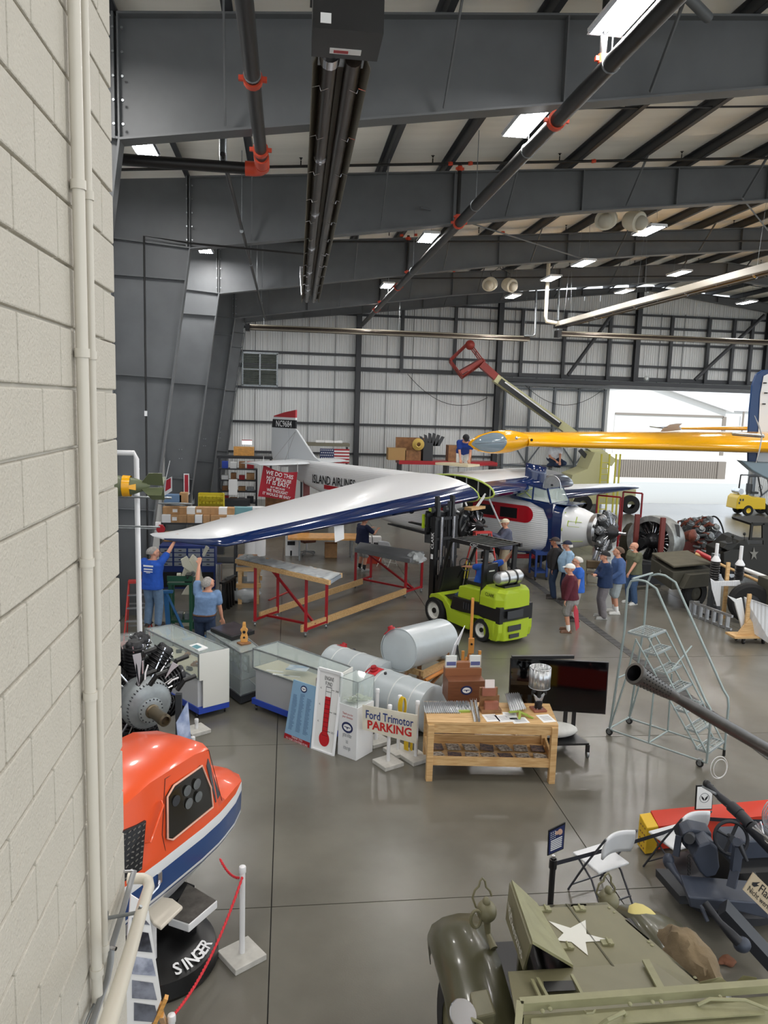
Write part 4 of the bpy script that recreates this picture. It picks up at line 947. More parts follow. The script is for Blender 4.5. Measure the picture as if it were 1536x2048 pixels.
 for i, (h_, k_, a_) in enumerate(legs):
  q = (1, -1)[i]; td = V(toes[i]) if toes else V((q*.15, 1, 0)); td = td.normalized()
  if sock: c = MB(); c.X = X; capsule(c, [a_.lerp(k_, .3), a_-V((0, 0, .02))], [.048, .044]); c.build('sock', sock, t, local=True)
  if shoe:
   c = MB(); c.X = X; z = V((0, 0, 1)); capsule(c, [a_-td*.03-z*.02, a_+td*.03-z*.025], [.043, .042]); capsule(c, [a_+td*.03-z*.03, a_+td*.15-z*.035], [.045, .036])
   c.box(a_+td*.055-z*.062, (.085, .27, .02), rot=M.Rotation(atan2(td.y, td.x)-pi/2, 3, 'Z')); blob(c, 'shoe', shoe, t, .012*s, 2)
 if hair:
  c = MB(); c.X = X; vs = []; hk = .93 if cap_ else 1; hz = -.035 if cap_ else 0
  R_ = []
  for i in range(7):
   th = pi*.62*i/6; R_.append([hp_(0, -.018, .034+hz)+Q @ V((.091*hk*sin(th)*cos(a), .108*hk*sin(th)*sin(a)-(.006*i), .104*hk*cos(th)+(.045*(1 if sin(a) > .2 else 0)*(i/6)))) for a in [2*pi*k/16 for k in range(16)]])
  c.loft(R_).build('hair', hair, t, local=True)
 if beard: c = MB(); c.X = X; c.ell(hp_(0, .038, -.075), (.052, .052, .045), 12, 8, rot=Q).build('beard', beard, t, local=True)
 if cap_:
  c = MB(); c.X = X; R_ = []
  for i in range(7):
   th = pi*.5*i/6; R_.append([hp_(0, -.01, .04)+Q @ V((.098*sin(th)*cos(a), .117*sin(th)*sin(a), .104*cos(th))) for a in [2*pi*k/18 for k in range(18)]])
  c.loft(R_)
  c.prism([hp_(.07*cos(a), .085+.075*sin(a), .045-.02*sin(a)) for a in [pi*k/10 for k in range(11)]]+[hp_(-.07, .03, .045), hp_(.07, .03, .045)], Q @ V((0, 0, .008)))
  c.build('cap', cap_, t, local=True)
 if glasses:
  c = MB(); c.X = X
  for q in (1, -1): c.tube([hp_(.033*q+.02*cos(a), .098, .012+.016*sin(a)) for a in [2*pi*k/10 for k in range(10)]], .0025, 5, closed=True); c.tube([hp_(.055*q, .096, .015), hp_(.078*q, .0, .012)], .0025, 5)
  c.build('glasses', BLACK, t, local=True)
 return t
LEFT = (-1, .25)
BLUET = cloth('royal_blue_cotton', (32, 82, 178)); JEAN = cloth('faded_denim', (104, 130, 160)); JEAND = cloth('dark_denim', (40, 56, 84)); JEANM = cloth('mid_denim', (62, 88, 124))
SOCKW = mat('white_sock', (232, 232, 232), .9); LEATH = mat('brown_leather', (108, 74, 54), .5); SNEAK = mat('grey_sneaker', (160, 160, 158), .7); SNEAKW = mat('white_sneaker', (215, 215, 212), .6); SHB = mat('dark_shoe', (48, 42, 40), .6)
# local frame of a person: +y is the way they face, +x is their right
def loc_of(t, w): return WM[t.name].inverted() @ V(w)
def hand_local(loc, face, w, H=1.75):
 fv = V((face[0], face[1], 0)).normalized(); rz = atan2(fv.y, fv.x)-pi/2
 q = (M.Translation(V(loc)) @ M.Rotation(rz, 4, 'Z')).inverted() @ V(w) / (H/1.75); return (q.x/1.12, q.y/1.12, q.z)
# 1 man on the step ladder holding the wing tip
p = A(306, 1252, 16.5); fc = (.35, 1)
w1 = A(352, 1078, 16.75)
person('man on a red step ladder in a royal blue T-shirt holding the wing tip', p, fc, 1.74, hands=(hand_local(p, fc, w1, 1.74), (-.2, .3, 1.1)), elb=((.9, .2, -.6), None), look=(.75, .65, .05), shirt=BLUET, trouser=JEAN, shoe=SHB, hair=HAIRG, glasses=True, untuck=.12, logo=((.42, .2, .035), (.35, .18, .028), (.30, .18, .018), (.275, .08, .01)))
LADDER1 = p
# 2 man reaching up to the leading edge
p = F(409, 1322); fc = (.15, 1); w2 = A(400, 1096, p.y+.3)
person('grey-haired man in a pale blue T-shirt reaching one arm up to the wing edge', p, fc, 1.78, neck=(.06, -.02, 1.46), hands=((.3, .1, .82), hand_local(p, fc, w2, 1.78)), elb=(None, (-.8, .3, -.1)), look=(.55, .8, .35), shirt=cloth('pale_blue_cotton', (112, 140, 178)), trouser=JEAND, shoe=SHB, hair=HAIRG, belt=LEATH, untuck=-.04, curl=.05)
# 3 man kneeling on the centre wing
wz = lambda x, y: WM[TP.name] @ V((x, y, 3.42))
p = wz(-4.9, -1.9); p = A(926, 938, p.y); p.z = 3.36
person('man kneeling on top of the wing in a blue polo, white shorts and black cap', p, (-.1, -1), 1.75, pelvis=(0, -.2, .5), neck=(0, .28, .86), hands=((.12, .42, .1), (-.1, .44, .1)), feet=((.12, -.42, .1), (-.12, -.42, .1)), toes=((0, -1, -.2), (0, -1, -.2)), kneeh=((0, 1, -.3), (0, 1, -.3)), look=(0, .75, -.7), shirt=cloth('polo_blue', (24, 58, 140)), trouser=cloth('white_shorts', (225, 225, 220)), short=True, shoe=SHB, cap_=mat('black_cap', (26, 26, 30), .8), untuck=.02)
# 4 man behind the navy panel, only shoulder and arm showing
p = WM[TP.name] @ V((-3.25, .75, 3.36)); p = A(1098, 985, p.y+.2); p.z = 3.36
person('man crouching behind the upright navy panel, white T-shirt arm reaching over', p, (.2, -1), 1.72, pelvis=(-.12, -.1, .3), neck=(-.12, .05, .72), hands=((.05, .32, .28), (-.1, .35, .2)), feet=((.0, -.1, .07), (-.25, -.1, .07)), kneeh=((0, 1, .5), (0, 1, .5)), look=(0, 1, -.3), shirt=cloth('white_cotton', (228, 230, 232)), trouser=JEAND, shoe=SHB, hair=HAIRB, untuck=0)
# 5 man half hidden under the wing
p = F(723, 1141); fc = (.85, .5)
person('man in navy shirt and grey shorts under the wing, head hidden by it', p, fc, 1.78, hands=((.2, .38, 1.32), (-.2, .42, 1.3)), look=(.2, 1, 0), shirt=cloth('navy_cotton', (26, 34, 66)), trouser=cloth('grey_shorts', (160, 160, 158)), short=True, shoe=SNEAK, sock=mat('black_sock', (30, 32, 36), .9), hair=HAIRB, sleeve=.6)
# 6 man in plaid by the engine
p = A(1008, 1160, 22.0); p.z = .28; fc = (-1, .05); w6 = A(985, 1070, 21.9)
pl_ = cloth('blue_grey_plaid', (88, 92, 112))
person('man in a beige cap and grey-blue plaid shirt working on the wing engine', p, fc, 1.78, belly=.04, hands=(hand_local(p, fc, w6+V((0, .15, .02))), hand_local(p, fc, w6)), shirt=pl_, sleeve=1, trouser=cloth('khaki', (176, 164, 140)), shoe=SHB, cap_=mat('beige_cap', (206, 196, 172), .8), look=(0, 1, -.1), untuck=.1)
PLAID = p
# 8..14 onlookers on the right
def stand(label, px, py, fc, **k): return person(label, F(px, py), fc, **k)
stand('onlooker in a dark brown cap and black sweater, leftmost of the group', 1107, 1196, (-1, .35), H=1.76, belly=.05, shirt=cloth('black_sweater', (40, 38, 40)), sleeve=1, trouser=JEAND, shoe=SHB, cap_=mat('dark_brown_cap', (58, 48, 46), .8), look=(.1, 1, .15), hair=HAIRG, skin=SKIN2)
stand('onlooker in a navy cap and light blue checked shirt behind the maroon sweater', 1131, 1203, (-1, .15), H=1.74, belly=.07, shirt=cloth('light_blue_check', (150, 180, 208)), sleeve=1, trouser=JEAND, shoe=SHB, cap_=mat('navy_cap', (26, 32, 56), .8), hair=HAIRW, look=(.1, 1, .05))
stand('white-haired onlooker in glasses and a bright blue shirt behind the maroon sweater', 1150, 1240, (-1, .1), H=1.66, shirt=cloth('bright_blue', (48, 100, 190)), trouser=cloth('grey_shorts', (160, 160, 158)), short=True, shoe=SHB, sock=SOCKW, hair=HAIRW, glasses=True, untuck=.16)
stand('onlooker in a white cap, maroon sweater and grey cargo shorts', 1136, 1263, (-1, .3), H=1.68, belly=.04, hands=((.3, .1, .88), (-.28, .12, .88)), shirt=cloth('maroon_knit', (86, 26, 42)), sleeve=1, trouser=cloth('grey_cargo', (142, 140, 138)), short=True, shoe=LEATH, sock=SOCKW, cap_=mat('white_cap', (228, 228, 226), .8), look=(.1, 1, .05), untuck=.1)
stand('onlooker in a navy jacket and black cap with arms folded', 1205, 1236, (-1, .2), H=1.76, hands=((-.06, .24, 1.16), (.08, .22, 1.12)), elb=((.5, .3, -1), (-.5, .3, -1)), shirt=cloth('navy_jacket', (26, 48, 84)), sleeve=1, trouser=cloth('grey_trousers', (116, 112, 116)), shoe=SNEAK, cap_=mat('black_cap', (26, 26, 30), .8), look=(0, 1, .25), hair=HAIRG, untuck=.12)
stand('onlooker in a slate blue shirt, pale shorts and white socks behind the navy jacket', 1231, 1226, (-1, .2), H=1.80, hands=((.12, .25, 1.05), (-.2, .2, .95)), shirt=cloth('slate_blue', (72, 98, 146)), sleeve=1, trouser=cloth('pale_shorts', (158, 168, 172)), short=True, shoe=SNEAKW, sock=SOCKW, hair=HAIRB, look=(.1, 1, .1), untuck=.14)
stand('bald white-bearded onlooker in an olive T-shirt and blue jeans', 1263, 1207, (-1, -.25), H=1.76, hands=((.3, .05, .84), (-.2, .34, .88)), shirt=cloth('olive_cotton', (98, 100, 78)), trouser=JEANM, shoe=SNEAKW, beard=HAIRW, look=(.2, 1, -.02), untuck=.1)
# ======================= FORKLIFTS =======================
LIME = mat('lime_paint', (168, 192, 34), .35, coat=.3)
fa = F(868, 1246); ra = F(962, 1281)
d = (fa-ra); d.z = 0; hd = d.normalized(); rz = atan2(hd.y, hd.x)      # local +x = forward; camera side is local -y?
# near side wheels are on the driver's left: put origin on the centre line
lf = V((-hd.y, hd.x, 0))                                                # left of the truck
if (lf.dot(EYE-ra)) < 0: lf = -lf; 
FK = thing('forklift', 'lime green and black forklift with raised mast holding up the wing', 'forklift', ra-lf*.5+hd*.78-V((0, 0, 0)), rz)
sg = 1 if V((-hd.y, hd.x, 0)).dot(lf) > 0 else -1                       # +y side faces the camera if sg=1
WB = d.length/2
def fb(name, m, parent=None, **k): return lambda mb: mb.build(name, m, parent or FK, local=True, **k)
y = .55
# chassis lower
lo = [(-1.35, .32), (-1.3, .12), (-1.1, .1), (-1.08, .3), (-.95, .5), (-.72, .56), (-.5, .46), (-.42, .3), (-.4, .16), (.35, .2), (.42, .45), (.55, .62), (.72, .66), (.95, .6), (1.05, .62), (1.0, .72), (.75, .8), (.5, .74), (.3, .6), (.25, .52), (-1.35, .52)]
MB().prism([(x, -y, z) for x, z in lo], (0, 2*y, 0)).build('lower_body', LIME, FK, local=True, bev=.02)
MB().prism([(x, -y*.97, z) for x, z in [(-1.36, .52), (.3, .52), (.25, .62), (.2, .84), (.0, .84), (-1.36, .9)]], (0, 2*y*.97, 0)).build('black_band', BLACK, FK, local=True, bev=.01)
MB().prism([(x, -y*.85, z) for x, z in [(-.72, .82), (.12, .82), (.08, 1.1), (-.05, 1.14), (-.72, 1.16)]], (0, 2*y*.85, 0)).build('seat_hood', LIME, FK, local=True, bev=.03)
cwb = MB(); 
cwb.loft([[V((x, yy*w_, z)) for x, yy in ((-.72, -1), (-1.2, -1), (-1.38, -.7), (-1.42, 0), (-1.38, .7), (-1.2, 1), (-.72, 1))] for z, w_ in ((.86, .56), (1.05, .56), (1.2, .53), (1.28, .42))], smooth=False).build('counterweight', LIME, FK, local=True, bev=.03)
cwl = MB().loft([[V((x, yy*w_, z)) for x, yy in ((-.9, -1), (-1.2, -1), (-1.38, -.7), (-1.42, 0), (-1.38, .7), (-1.2, 1), (-.9, 1))] for z, w_ in ((.12, .54), (.3, .57), (.56, .57))], smooth=False).build('counterweight', LIME, FK, local=True, bev=.02)
for z, h_, w_ in ((.72, .18, .5), (.4, .13, .4), (.22, .09, .3)): MB().box((-1.42, 0.1, z), (.02, w_, h_)).build('rear_grille', DARK, cwl, local=True)
for k in range(4): MB().box((-.2-k*.08, sg*y*.98, .7), (.03, .02, .15)).build('vent_slot', DARK, FK, local=True)
MB().box((.6, 0, .74), (.7, .9, .05)).box((.98, 0, .95), (.06, .8, .45)).prism([(.9, -.4, .75), (1.02, -.4, .75), (.85, -.4, 1.35), (.75, -.4, 1.4)], (0, .8, 0)).build('cowl', BLACK, FK, local=True)
for xx, r, s_ in ((WB, .34, 1), (-WB, .27, .0)):
 for q in (1, -1):
  wc = (xx, q*.47, r)
  w_ = MB().lathe([(r*.6, -.11), (r*.93, -.11), (r, -.07), (r, .07), (r*.93, .11), (r*.6, .11)], wc, (0, 1, 0), 28).build('tyre', RUBBER, FK, local=True)
  MB().lathe([(0, .07*q), (r*.28, .07*q), (r*.3, .04*q), (r*.5, .03*q), (r*.6, .1*q), (r*.66, .112*q)], wc, (0, 1, 0), 24).build('rim', OFFW, w_, local=True)
  MB().cyl(V(wc)+V((0, .05*q, 0)), V(wc)+V((0, .1*q, 0)), r*.2, n=10).build('hub', BLACK, w_, local=True)
# overhead guard
gd = MB()
for q in (1, -1):
 MB().tube([(.82, q*.42, .8), (.66, q*.42, 1.5), (.42, q*.46, 2.1), (.3, q*.47, 2.17)], .04, 8).build('front_post', BLACK, FK, local=True)
 MB().beam((-.72, q*.47, .85), (-.78, q*.47, 2.15), .06, .12).build('rear_post', BLACK, FK, local=True)
 MB().beam((.38, q*.49, 2.17), (-.95, q*.49, 2.17), .06, .09).build('roof_rail', BLACK, FK, local=True)
for k in range(9): MB().beam((.36-k*.155, -.47, 2.19), (.36-k*.155, .47, 2.19), .05, .03).build('roof_bar', BLACK, FK, local=True)
t_ = FK
text('C30C', (-.45, sg*.545, 2.17), (-1*sg, 0, 0), (0, 0, 1), .07, WHITE, FK, width=.26, local=True)
text('CLARK', (-1.05, sg*.545, 1.14), (-1*sg, 0, 0), (0, 0, 1), .08, BLACK, FK, width=.28, local=True, ext=.022, bold=.01)
# seat, wheel, lever
MB().box((-.18, 0, 1.18), (.48, .5, .1)).box((-.45, 0, 1.45), (.1, .48, .5)).build('seat', BLACK, FK, local=True, bev=.03)
MB().tube([(.38+.1*cos(a)*.6, .18*sin(a), 1.52+.18*cos(a)*.8) for a in [2*pi*k/18 for k in range(18)]], .015, 8, closed=True).cyl((.38, 0, 1.52), (.62, 0, 1.15), .025).build('steering_wheel', BLACK, FK, local=True)
MB().cyl((.62, -.2, 1.1), (.55, -.2, 1.55), .012).cyl((.6, -.28, 1.1), (.53, -.28, 1.5), .012).build('lever', mat('yellow_lever', (220, 200, 60), .5), FK, local=True)
# gas bottle across the back
MB().box((-1.05, 0, 1.3), (.3, .5, .06)).build('bottle_cradle', BLACK, FK, local=True)
gb = MB().lathe([(0, -.42), (.09, -.42), (.1, -.38), (.15, -.34), (.16, -.28), (.16, .28), (.13, .36), (.06, .4), (0, .4)], (-1.05, 0, 1.48), (0, sg, 0), 20).build('gas_bottle', ALU, FK, local=True)
for yy in (-.15, .12): MB().lathe([(.162, -.02), (.172, -.02), (.172, .02), (.162, .02)], (-1.05, yy, 1.48), (0, 1, 0), 20).build('strap', BLACK, gb, local=True)
# mast: outer channels, inner channels raised, chains, cylinders, carriage, forks
MA = WM[FK.name]; 
for q in (1, -1):
 MB().box((1.2, q*.33, 1.35), (.16, .09, 2.5)).build('mast_channel', BLACK, FK, local=True)
 MB().box((1.22, q*.25, 2.0), (.12, .07, 2.2)).build('inner_channel', BLACK, FK, local=True)
 MB().box((1.24, q*.18, 2.35), (.1, .05, 1.2)).build('inner_channel', DARK, FK, local=True)
 MB().cyl((1.08, q*.2, .3), (1.08, q*.2, 2.6), .04, n=10).build('lift_cylinder', CHROME, FK, local=True)
for z in (.5, 1.55, 2.05, 2.55): MB().box((1.12, 0, z), (.05, .76, .07)).build('cross_member', BLACK, FK, local=True)
for yy in (-.08, 0, .08, .14): MB().cyl((1.14, yy, .6), (1.14, yy, 2.6), .018, n=6).build('hose', BLACK, FK, local=True)
MB().box((1.36, 0, 2.62), (.08, .95, .1)).box((1.36, 0, 2.25), (.08, .95, .1)).box((1.36, .4, 2.43), (.07, .08, .4)).box((1.36, -.4, 2.43), (.07, .08, .4)).build('carriage', BLACK, FK, local=True)
for q in (1, -1):
 MB().prism([(1.4, q*.35-.06, 2.72), (1.46, q*.35-.06, 2.72), (1.46, q*.35-.06, 2.2), (3.0, q*.35-.06, 2.18), (3.0, q*.35-.06, 2.15), (1.4, q*.35-.06, 2.12)], (0, .12, 0)).build('fork', BLACK, FK, local=True)
MB().box((1.36, sg*.3, 2.75), (.1, .12, .08)).box((1.3, -sg*.25, 2.78), (.1, .12, .08)).box((1.5, sg*.44, 2.45), (.05, .06, .35)).build('lime_bracket', LIME, FK, local=True)
for yy in (.3, -.1): MB().cyl((1.28, yy-.05, 2.75), (1.28, yy+.05, 2.75), .07, n=14).build('roller', DARK, FK, local=True)
# lettering runs up the mast side facing the camera
text('CLARK', (1.2, sg*.377, 2.0), (0, 0, 1), (sg, 0, 0), .1, WHITE, FK, width=.42, local=True, bold=.012, ext=.003)
MB().box((1.2, sg*.378, 1.6), (.08, .006, .12)).build('decal', WHITE, FK, local=True)
# driver
DRV = A(952, 1150, (WM[FK.name] @ V((-.18, 0, 0))).y)
pd_ = WM[FK.name] @ V((-.1, 0, .55)); fc = (hd.x, hd.y)
person('forklift driver in a blue T-shirt and jeans, one hand up on the guard post', pd_, fc, 1.74, pelvis=(0, -.12, .62), neck=(.02, -.22, 1.12), hands=((.52*-sg*-1 if 0 else .38, -.48, 1.42), (-.05, .32, .95)) if sg < 0 else ((.42, -.5, 1.4), (-.1, .35, .95)), elb=((1, -.2, -.2), None), feet=((.12, .62, .1), (-.12, .62, .1)), kneeh=((0, .3, 1), (0, .3, 1)), look=(-.1, .75, .55), shirt=BLUET, trouser=JEANM, shoe=SNEAK, hair=HAIRG, untuck=.02, logo=((.4, .16, .03),))
# ---- far yellow forklift ----
YF2 = mat('yellow_machine', (222, 186, 28), .35)
o = F(1500, 1029); o.z = 0
yf = thing('forklift', 'yellow forklift far right near the open doorway with a silver gas bottle', 'forklift', o, 0)
MB().prism([(x, -.5, z) for x, z in [(-1.15, .35), (-1.1, .95), (-.95, 1.1), (-.5, 1.12), (-.3, 1.0), (.5, .95), (.55, .35)]], (0, 1.0, 0)).build('body', YF2, yf, local=True, bev=.04)
for x, z in ((-.95, .85), (-.8, .85), (-1.0, .68)): MB().box((x, -.505, z), (.08, .02, .12)).build('vent', DARK, yf, local=True)
for x, r in ((-.45, .28), (.9, .33)):
 for q in (-1, 1):
  w_ = MB().lathe([(r*.5, -.1), (r*.95, -.1), (r, -.06), (r, .06), (r*.95, .1), (r*.5, .1)], (x, q*.45, r), (0, 1, 0), 20).build('tyre', RUBBER, yf, local=True)
  MB().lathe([(0, .05*q), (r*.5, .09*q)], (x, q*.45, r), (0, 1, 0), 16).build('rim', YF2, w_, local=True)
MB().tube([(-.55, -.4, 1.1), (-.5, -.4, 2.1), (.5, -.42, 2.12), (.85, -.42, 1.0)], .045, 8).build('guard_frame', DARK, yf, local=True); MB().tube([(-.55, .4, 1.1), (-.5, .4, 2.1), (.5, .42, 2.12), (.85, .42, 1.0)], .045, 8).build('guard_frame', DARK, yf, local=True)
for k in range(6): MB().beam((-.45+k*.19, -.4, 2.13), (-.45+k*.19, .4, 2.13), .04, .03).build('roof_bar', DARK, yf, local=True)
MB().cyl((-.85, -.35, 1.28), (-.85, .35, 1.28), .15, n=16).build('gas_bottle', ALU, yf, local=True)
MB().box((.0, 0, 1.2), (.45, .45, .12)).box((-.2, 0, 1.45), (.1, .45, .45)).tube([(.45+.02*cos(a), .16*sin(a), 1.45+.16*cos(a)) for a in [2*pi*k/14 for k in range(14)]], .014, 6, closed=True).build('seat', BLACK, yf, local=True)
MB().box((1.3, -.3, 1.2), (.12, .1, 2.2)).box((1.3, .3, 1.2), (.12, .1, 2.2)).box((1.3, 0, 2.2), (.1, .6, .1)).build('mast', BLACK, yf, local=True)
# ======================= DISPLAY AREA =======================
def quadz(pts, z): return [F(x, y, z) for x, y in pts]
def zat(top, floor): q = F(*floor); return A(top[0], top[1], q.y).z
CASEW = mat('case_laminate', (208, 210, 214), .4); BLUEP = mat('blue_dolly', (44, 74, 178), .5); CREAM = mat('cream_cloth', (208, 204, 178), .8)
def caster(mb, p, r=.045):
 p = V(p); mb.cyl(p+V((-.015, 0, r)), p+V((.015, 0, r)), r, n=12).box(p+V((0, 0, r*2)), (.05, .03, r*.7))
def showcase(label, C, zt_, zg, zb_, dolly, body, glassall=False, step=True):
 """C: four top corners (near-left, near-right, far-right, far-left) at zt_"""
 cen = sum(C, V())/4; t = thing('display_case', label, 'display case', (cen.x, cen.y, 0))
 dn = lambda z, k=0: [V((p.x+(cen.x-p.x)*k, p.y+(cen.y-p.y)*k, z)) for p in C]
 if not glassall: MB().prism(dn(zb_, .06), (0, 0, zg-zb_)).build('cabinet', body, t)
 else: MB().prism(dn(zb_, .04), (0, 0, .16)).build('base', DARK, t)
 MB().prism(dn(zg-.01, .02), (0, 0, .02)).build('deck', CREAM if not glassall else DARK, t)
 z2 = zb_+.16 if glassall else zg
 for i in range(4):
  a, b = C[i], C[(i+1) % 4]; MB().prism([V((a.x, a.y, z2)), V((b.x, b.y, z2)), b, a], (cen-a).normalized()*.004).build('glass_pane', GLASS, t)
 MB().prism(dn(zt_-.006), (0, 0, .006)).build('glass_top', GLASS, t)
 fm = MB()
 for i in range(4):
  a, b = C[i], C[(i+1) % 4]; fm.beam(a, b, .022, .022).beam(V((a.x, a.y, z2)), V((b.x, b.y, z2)), .022, .022).beam(V((a.x, a.y, z2)), a, .022, .022)
 fm.build('metal_frame', GALV, t)
 if dolly:
  MB().prism(dn(.1, -.02), (0, 0, zb_-.1)).build('dolly', BLUEP, t); cs = MB()
  for p in dn(0, .08): cs = MB(); caster(cs, p); cs.build('caster', BLACK, t)
 return t, cen, dn
# case 1
zt1 = zat((397, 1309), (403, 1440))
C1 = quadz([(397, 1309), (457, 1297), (346, 1249), (290, 1258)], zt1)
c1_, cen, dn = showcase('white display case with glass top on a blue dolly, beside the ladder man', C1, zt1, zt1-.42, .2, True, CASEW)
a, b = C1[0], C1[1]; o_ = (a-C1[3]).normalized()*.015
MB().prism([a+o_+V((0, 0, .01)), b+o_+V((0, 0, .01)), V((b.x, b.y, .2))+o_, V((a.x, a.y, .2))+o_+(b-a)*.12, V((a.x, a.y, zt1-.45))+o_+(b-a)*.12, V((a.x, a.y, zt1-.45))+o_], o_*.8).build('end_panel', OFFW, c1_)
bk = thing('book', 'open white booklet lying on the glass of the case beside the ladder', 'book', F(396, 1294, zt1)); q = quadz([(378, 1293), (397, 1303), (416, 1297), (396, 1288)], zt1+.004)
MB().prism(q, (0, 0, .02)).build('pages', PAPER, bk); q = quadz([(383, 1293), (394, 1298), (404, 1294), (393, 1289)], zt1+.026); MB().prism(q, (0, 0, .001)).build('cover_picture', mat('teal_print', (90, 140, 150), .6), bk)
random.seed(3)
def junk(parent_cs, zz_, n, lab, box=(.2, .8, .15, .85)):
 for k in range(n):
  u, v = rnd(box[0], box[1]), rnd(box[2], box[3]); p = lerp(lerp(parent_cs[0], parent_cs[1], v), lerp(parent_cs[3], parent_cs[2], v), u); p = V((p.x, p.y, zz_))
  yield p
for k, p in enumerate(junk(C1, zt1-.41, 9, '')):
 t = thing('exhibit', 'small '+['brown wooden', 'black metal', 'grey metal'][k % 3]+' part laid out inside the case beside the ladder', 'exhibit', p, rnd(0, 3), 'small metal exhibits in the left case'); 
 MB().box((0, 0, .02), (rnd(.08, .2), rnd(.04, .1), .04)).cyl((-.05, 0, .05), (.06, 0, .05), .02, n=8).build('body', [OAK, FABG, GALV][k % 3], t, local=True, bev=.005); MB().ell((.03, .03, .05), (.02, .02, .02)).build('knob', CHROME, t, local=True)
# case 2 : all glass, dark
zt2 = zat((482, 1307), (496, 1412))
C2 = quadz([(482, 1307), (520, 1296), (462, 1250), (414, 1263)], zt2)
c2_, cen, dn = showcase('all-glass display case with dark frame and instrument panels, between the two white cases', C2, zt2, zt2-.5, .03, False, DARK, True)
for k in range(3):
 p = lerp(C2[0], C2[3], .2+.3*k)*.5+lerp(C2[1], C2[2], .2+.3*k)*.5; p.z = zt2-.48
 t = thing('instrument_panel', ['nearest', 'middle', 'farthest'][k]+' dark upright instrument panel inside the all-glass case', 'instrument panel', p, -.9, 'instrument panels in the glass case'); MB().box((0, 0, .18), (.3, .03, .32)).build('plate', BLACK, t, local=True)
 for i in range(2):
  for j in range(2): MB().cyl((-.07+.14*i, -.016, .1+.15*j), (-.07+.14*i, -.022, .1+.15*j), .05, n=14).build('dial', GALV, t, local=True)
pf = thing('framed_picture', 'flat dark framed picture lying on top of the all-glass case', 'picture', F(455, 1268, zt2)); q = quadz([(421, 1263), (464, 1282), (509, 1268), (468, 1249)], zt2+.01)
MB().prism(q, (0, 0, .07)).build('frame', BLACK, pf); MB().prism([p.lerp(sum(q, V())/4, .1)+V((0, 0, .071)) for p in q], (0, 0, .004)).build('print', mat('dark_print', (60, 52, 56), .2, 0, .3, 6), pf)
ph = thing('propeller_hub', 'varnished wooden propeller hub section standing on a wood base on the glass case', 'wood sculpture', F(489, 1290, zt2)); b0 = F(488, 1288, zt2)
MB().box(b0+V((0, 0, .02)), (.2, .16, .03), rz=.6).build('base', OAK, ph)
VARN = mat('varnished_wood', (216, 158, 84), .3, coat=.4, var=.15, vs=8, stretch=(1, 1, 4))
MB().prism([b0+V(p) for p in ((-.06, 0, .03), (.06, 0, .03), (.07, 0, .12), (.045, 0, .2), (.07, 0, .26), (.035, 0, .3), (.025, 0, .4), (-.025, 0, .4), (-.035, 0, .3), (-.07, 0, .26), (-.04, 0, .2), (-.07, 0, .12))], (0, .06, 0)).build('hub', VARN, ph, bev=.01)
MB().cyl(b0+V((0, -.004, .22)), b0+V((0, .0, .22)), .028, n=14).cyl(b0+V((0, -.004, .12)), b0+V((0, 0, .12)), .02, n=12).build('bore', BLACK, ph)
# case 3
zt3 = zat((506, 1297), (507, 1418))
C3 = quadz([(506, 1297), (676, 1352), (704, 1335), (556, 1283)], zt3)
c3_, cen, dn = showcase('long grey display case with glass top and cream deck, behind the donor board', C3, zt3, zt3-.34, .2, True, mat('case_grey', (172, 174, 178), .5))
o_ = (C3[1]-C3[0]).normalized()*.02
MB().prism([C3[1]+V((0, 0, .012)), C3[2]+V((0, 0, .012)), V((C3[2].x, C3[2].y, .2)), V((C3[1].x, C3[1].y, .2))], o_).build('end_panel', OFFW, c3_)
zd = zt3-.33
def card(px, w_, h_, m, lab, z, txt=None, nm='card', cat='card'):
 t = thing(nm, lab, cat, px); MB().box(V(px)+V((0, 0, .005)), (w_, h_, .01), rz=-.35).build('sheet', m, t)
 return t
mp = lambda u, v: lerp(lerp(C3[0], C3[1], u), lerp(C3[3], C3[2], u), v)
def onz(p, z): return V((p.x, p.y, z))
for k, (u, v, w_, h_) in enumerate(((.22, .2, .3, .04), (.42, .25, .3, .04), (.33, .1, .3, .04))): card(onz(mp(u, v), zd), w_, h_, PAPER, ['left', 'right', 'front'][k]+' one of three white strip labels on the cream case deck', zd).__setitem__('group', 'white strip labels in the long case')
t = card(onz(mp(.42, .55), zd+.1), .36, .24, mat('sky_photo', (130, 170, 205), .5, rgb2=(230, 235, 240), vs=4), 'blue photo of a trimotor airplane inside the long grey case', zd, nm='photo', cat='photo')
for k, (u, v) in enumerate(((.75, .6), (.8, .2))):
 p = onz(mp(u, v), zd); t = thing('model_kit_box', ['dark red box with white lettering at the back right inside the long case', 'small dark red box lying near the front right inside the long case'][k], 'box', p, -.5)
 MB().box((0, 0, .08), (.22, .05, .16)).build('box', mat('dark_red_card', (110, 36, 34), .5), t, local=True); MB().box((0, -.027, .08), (.16, .004, .05)).build('print', PAPER, t, local=True)
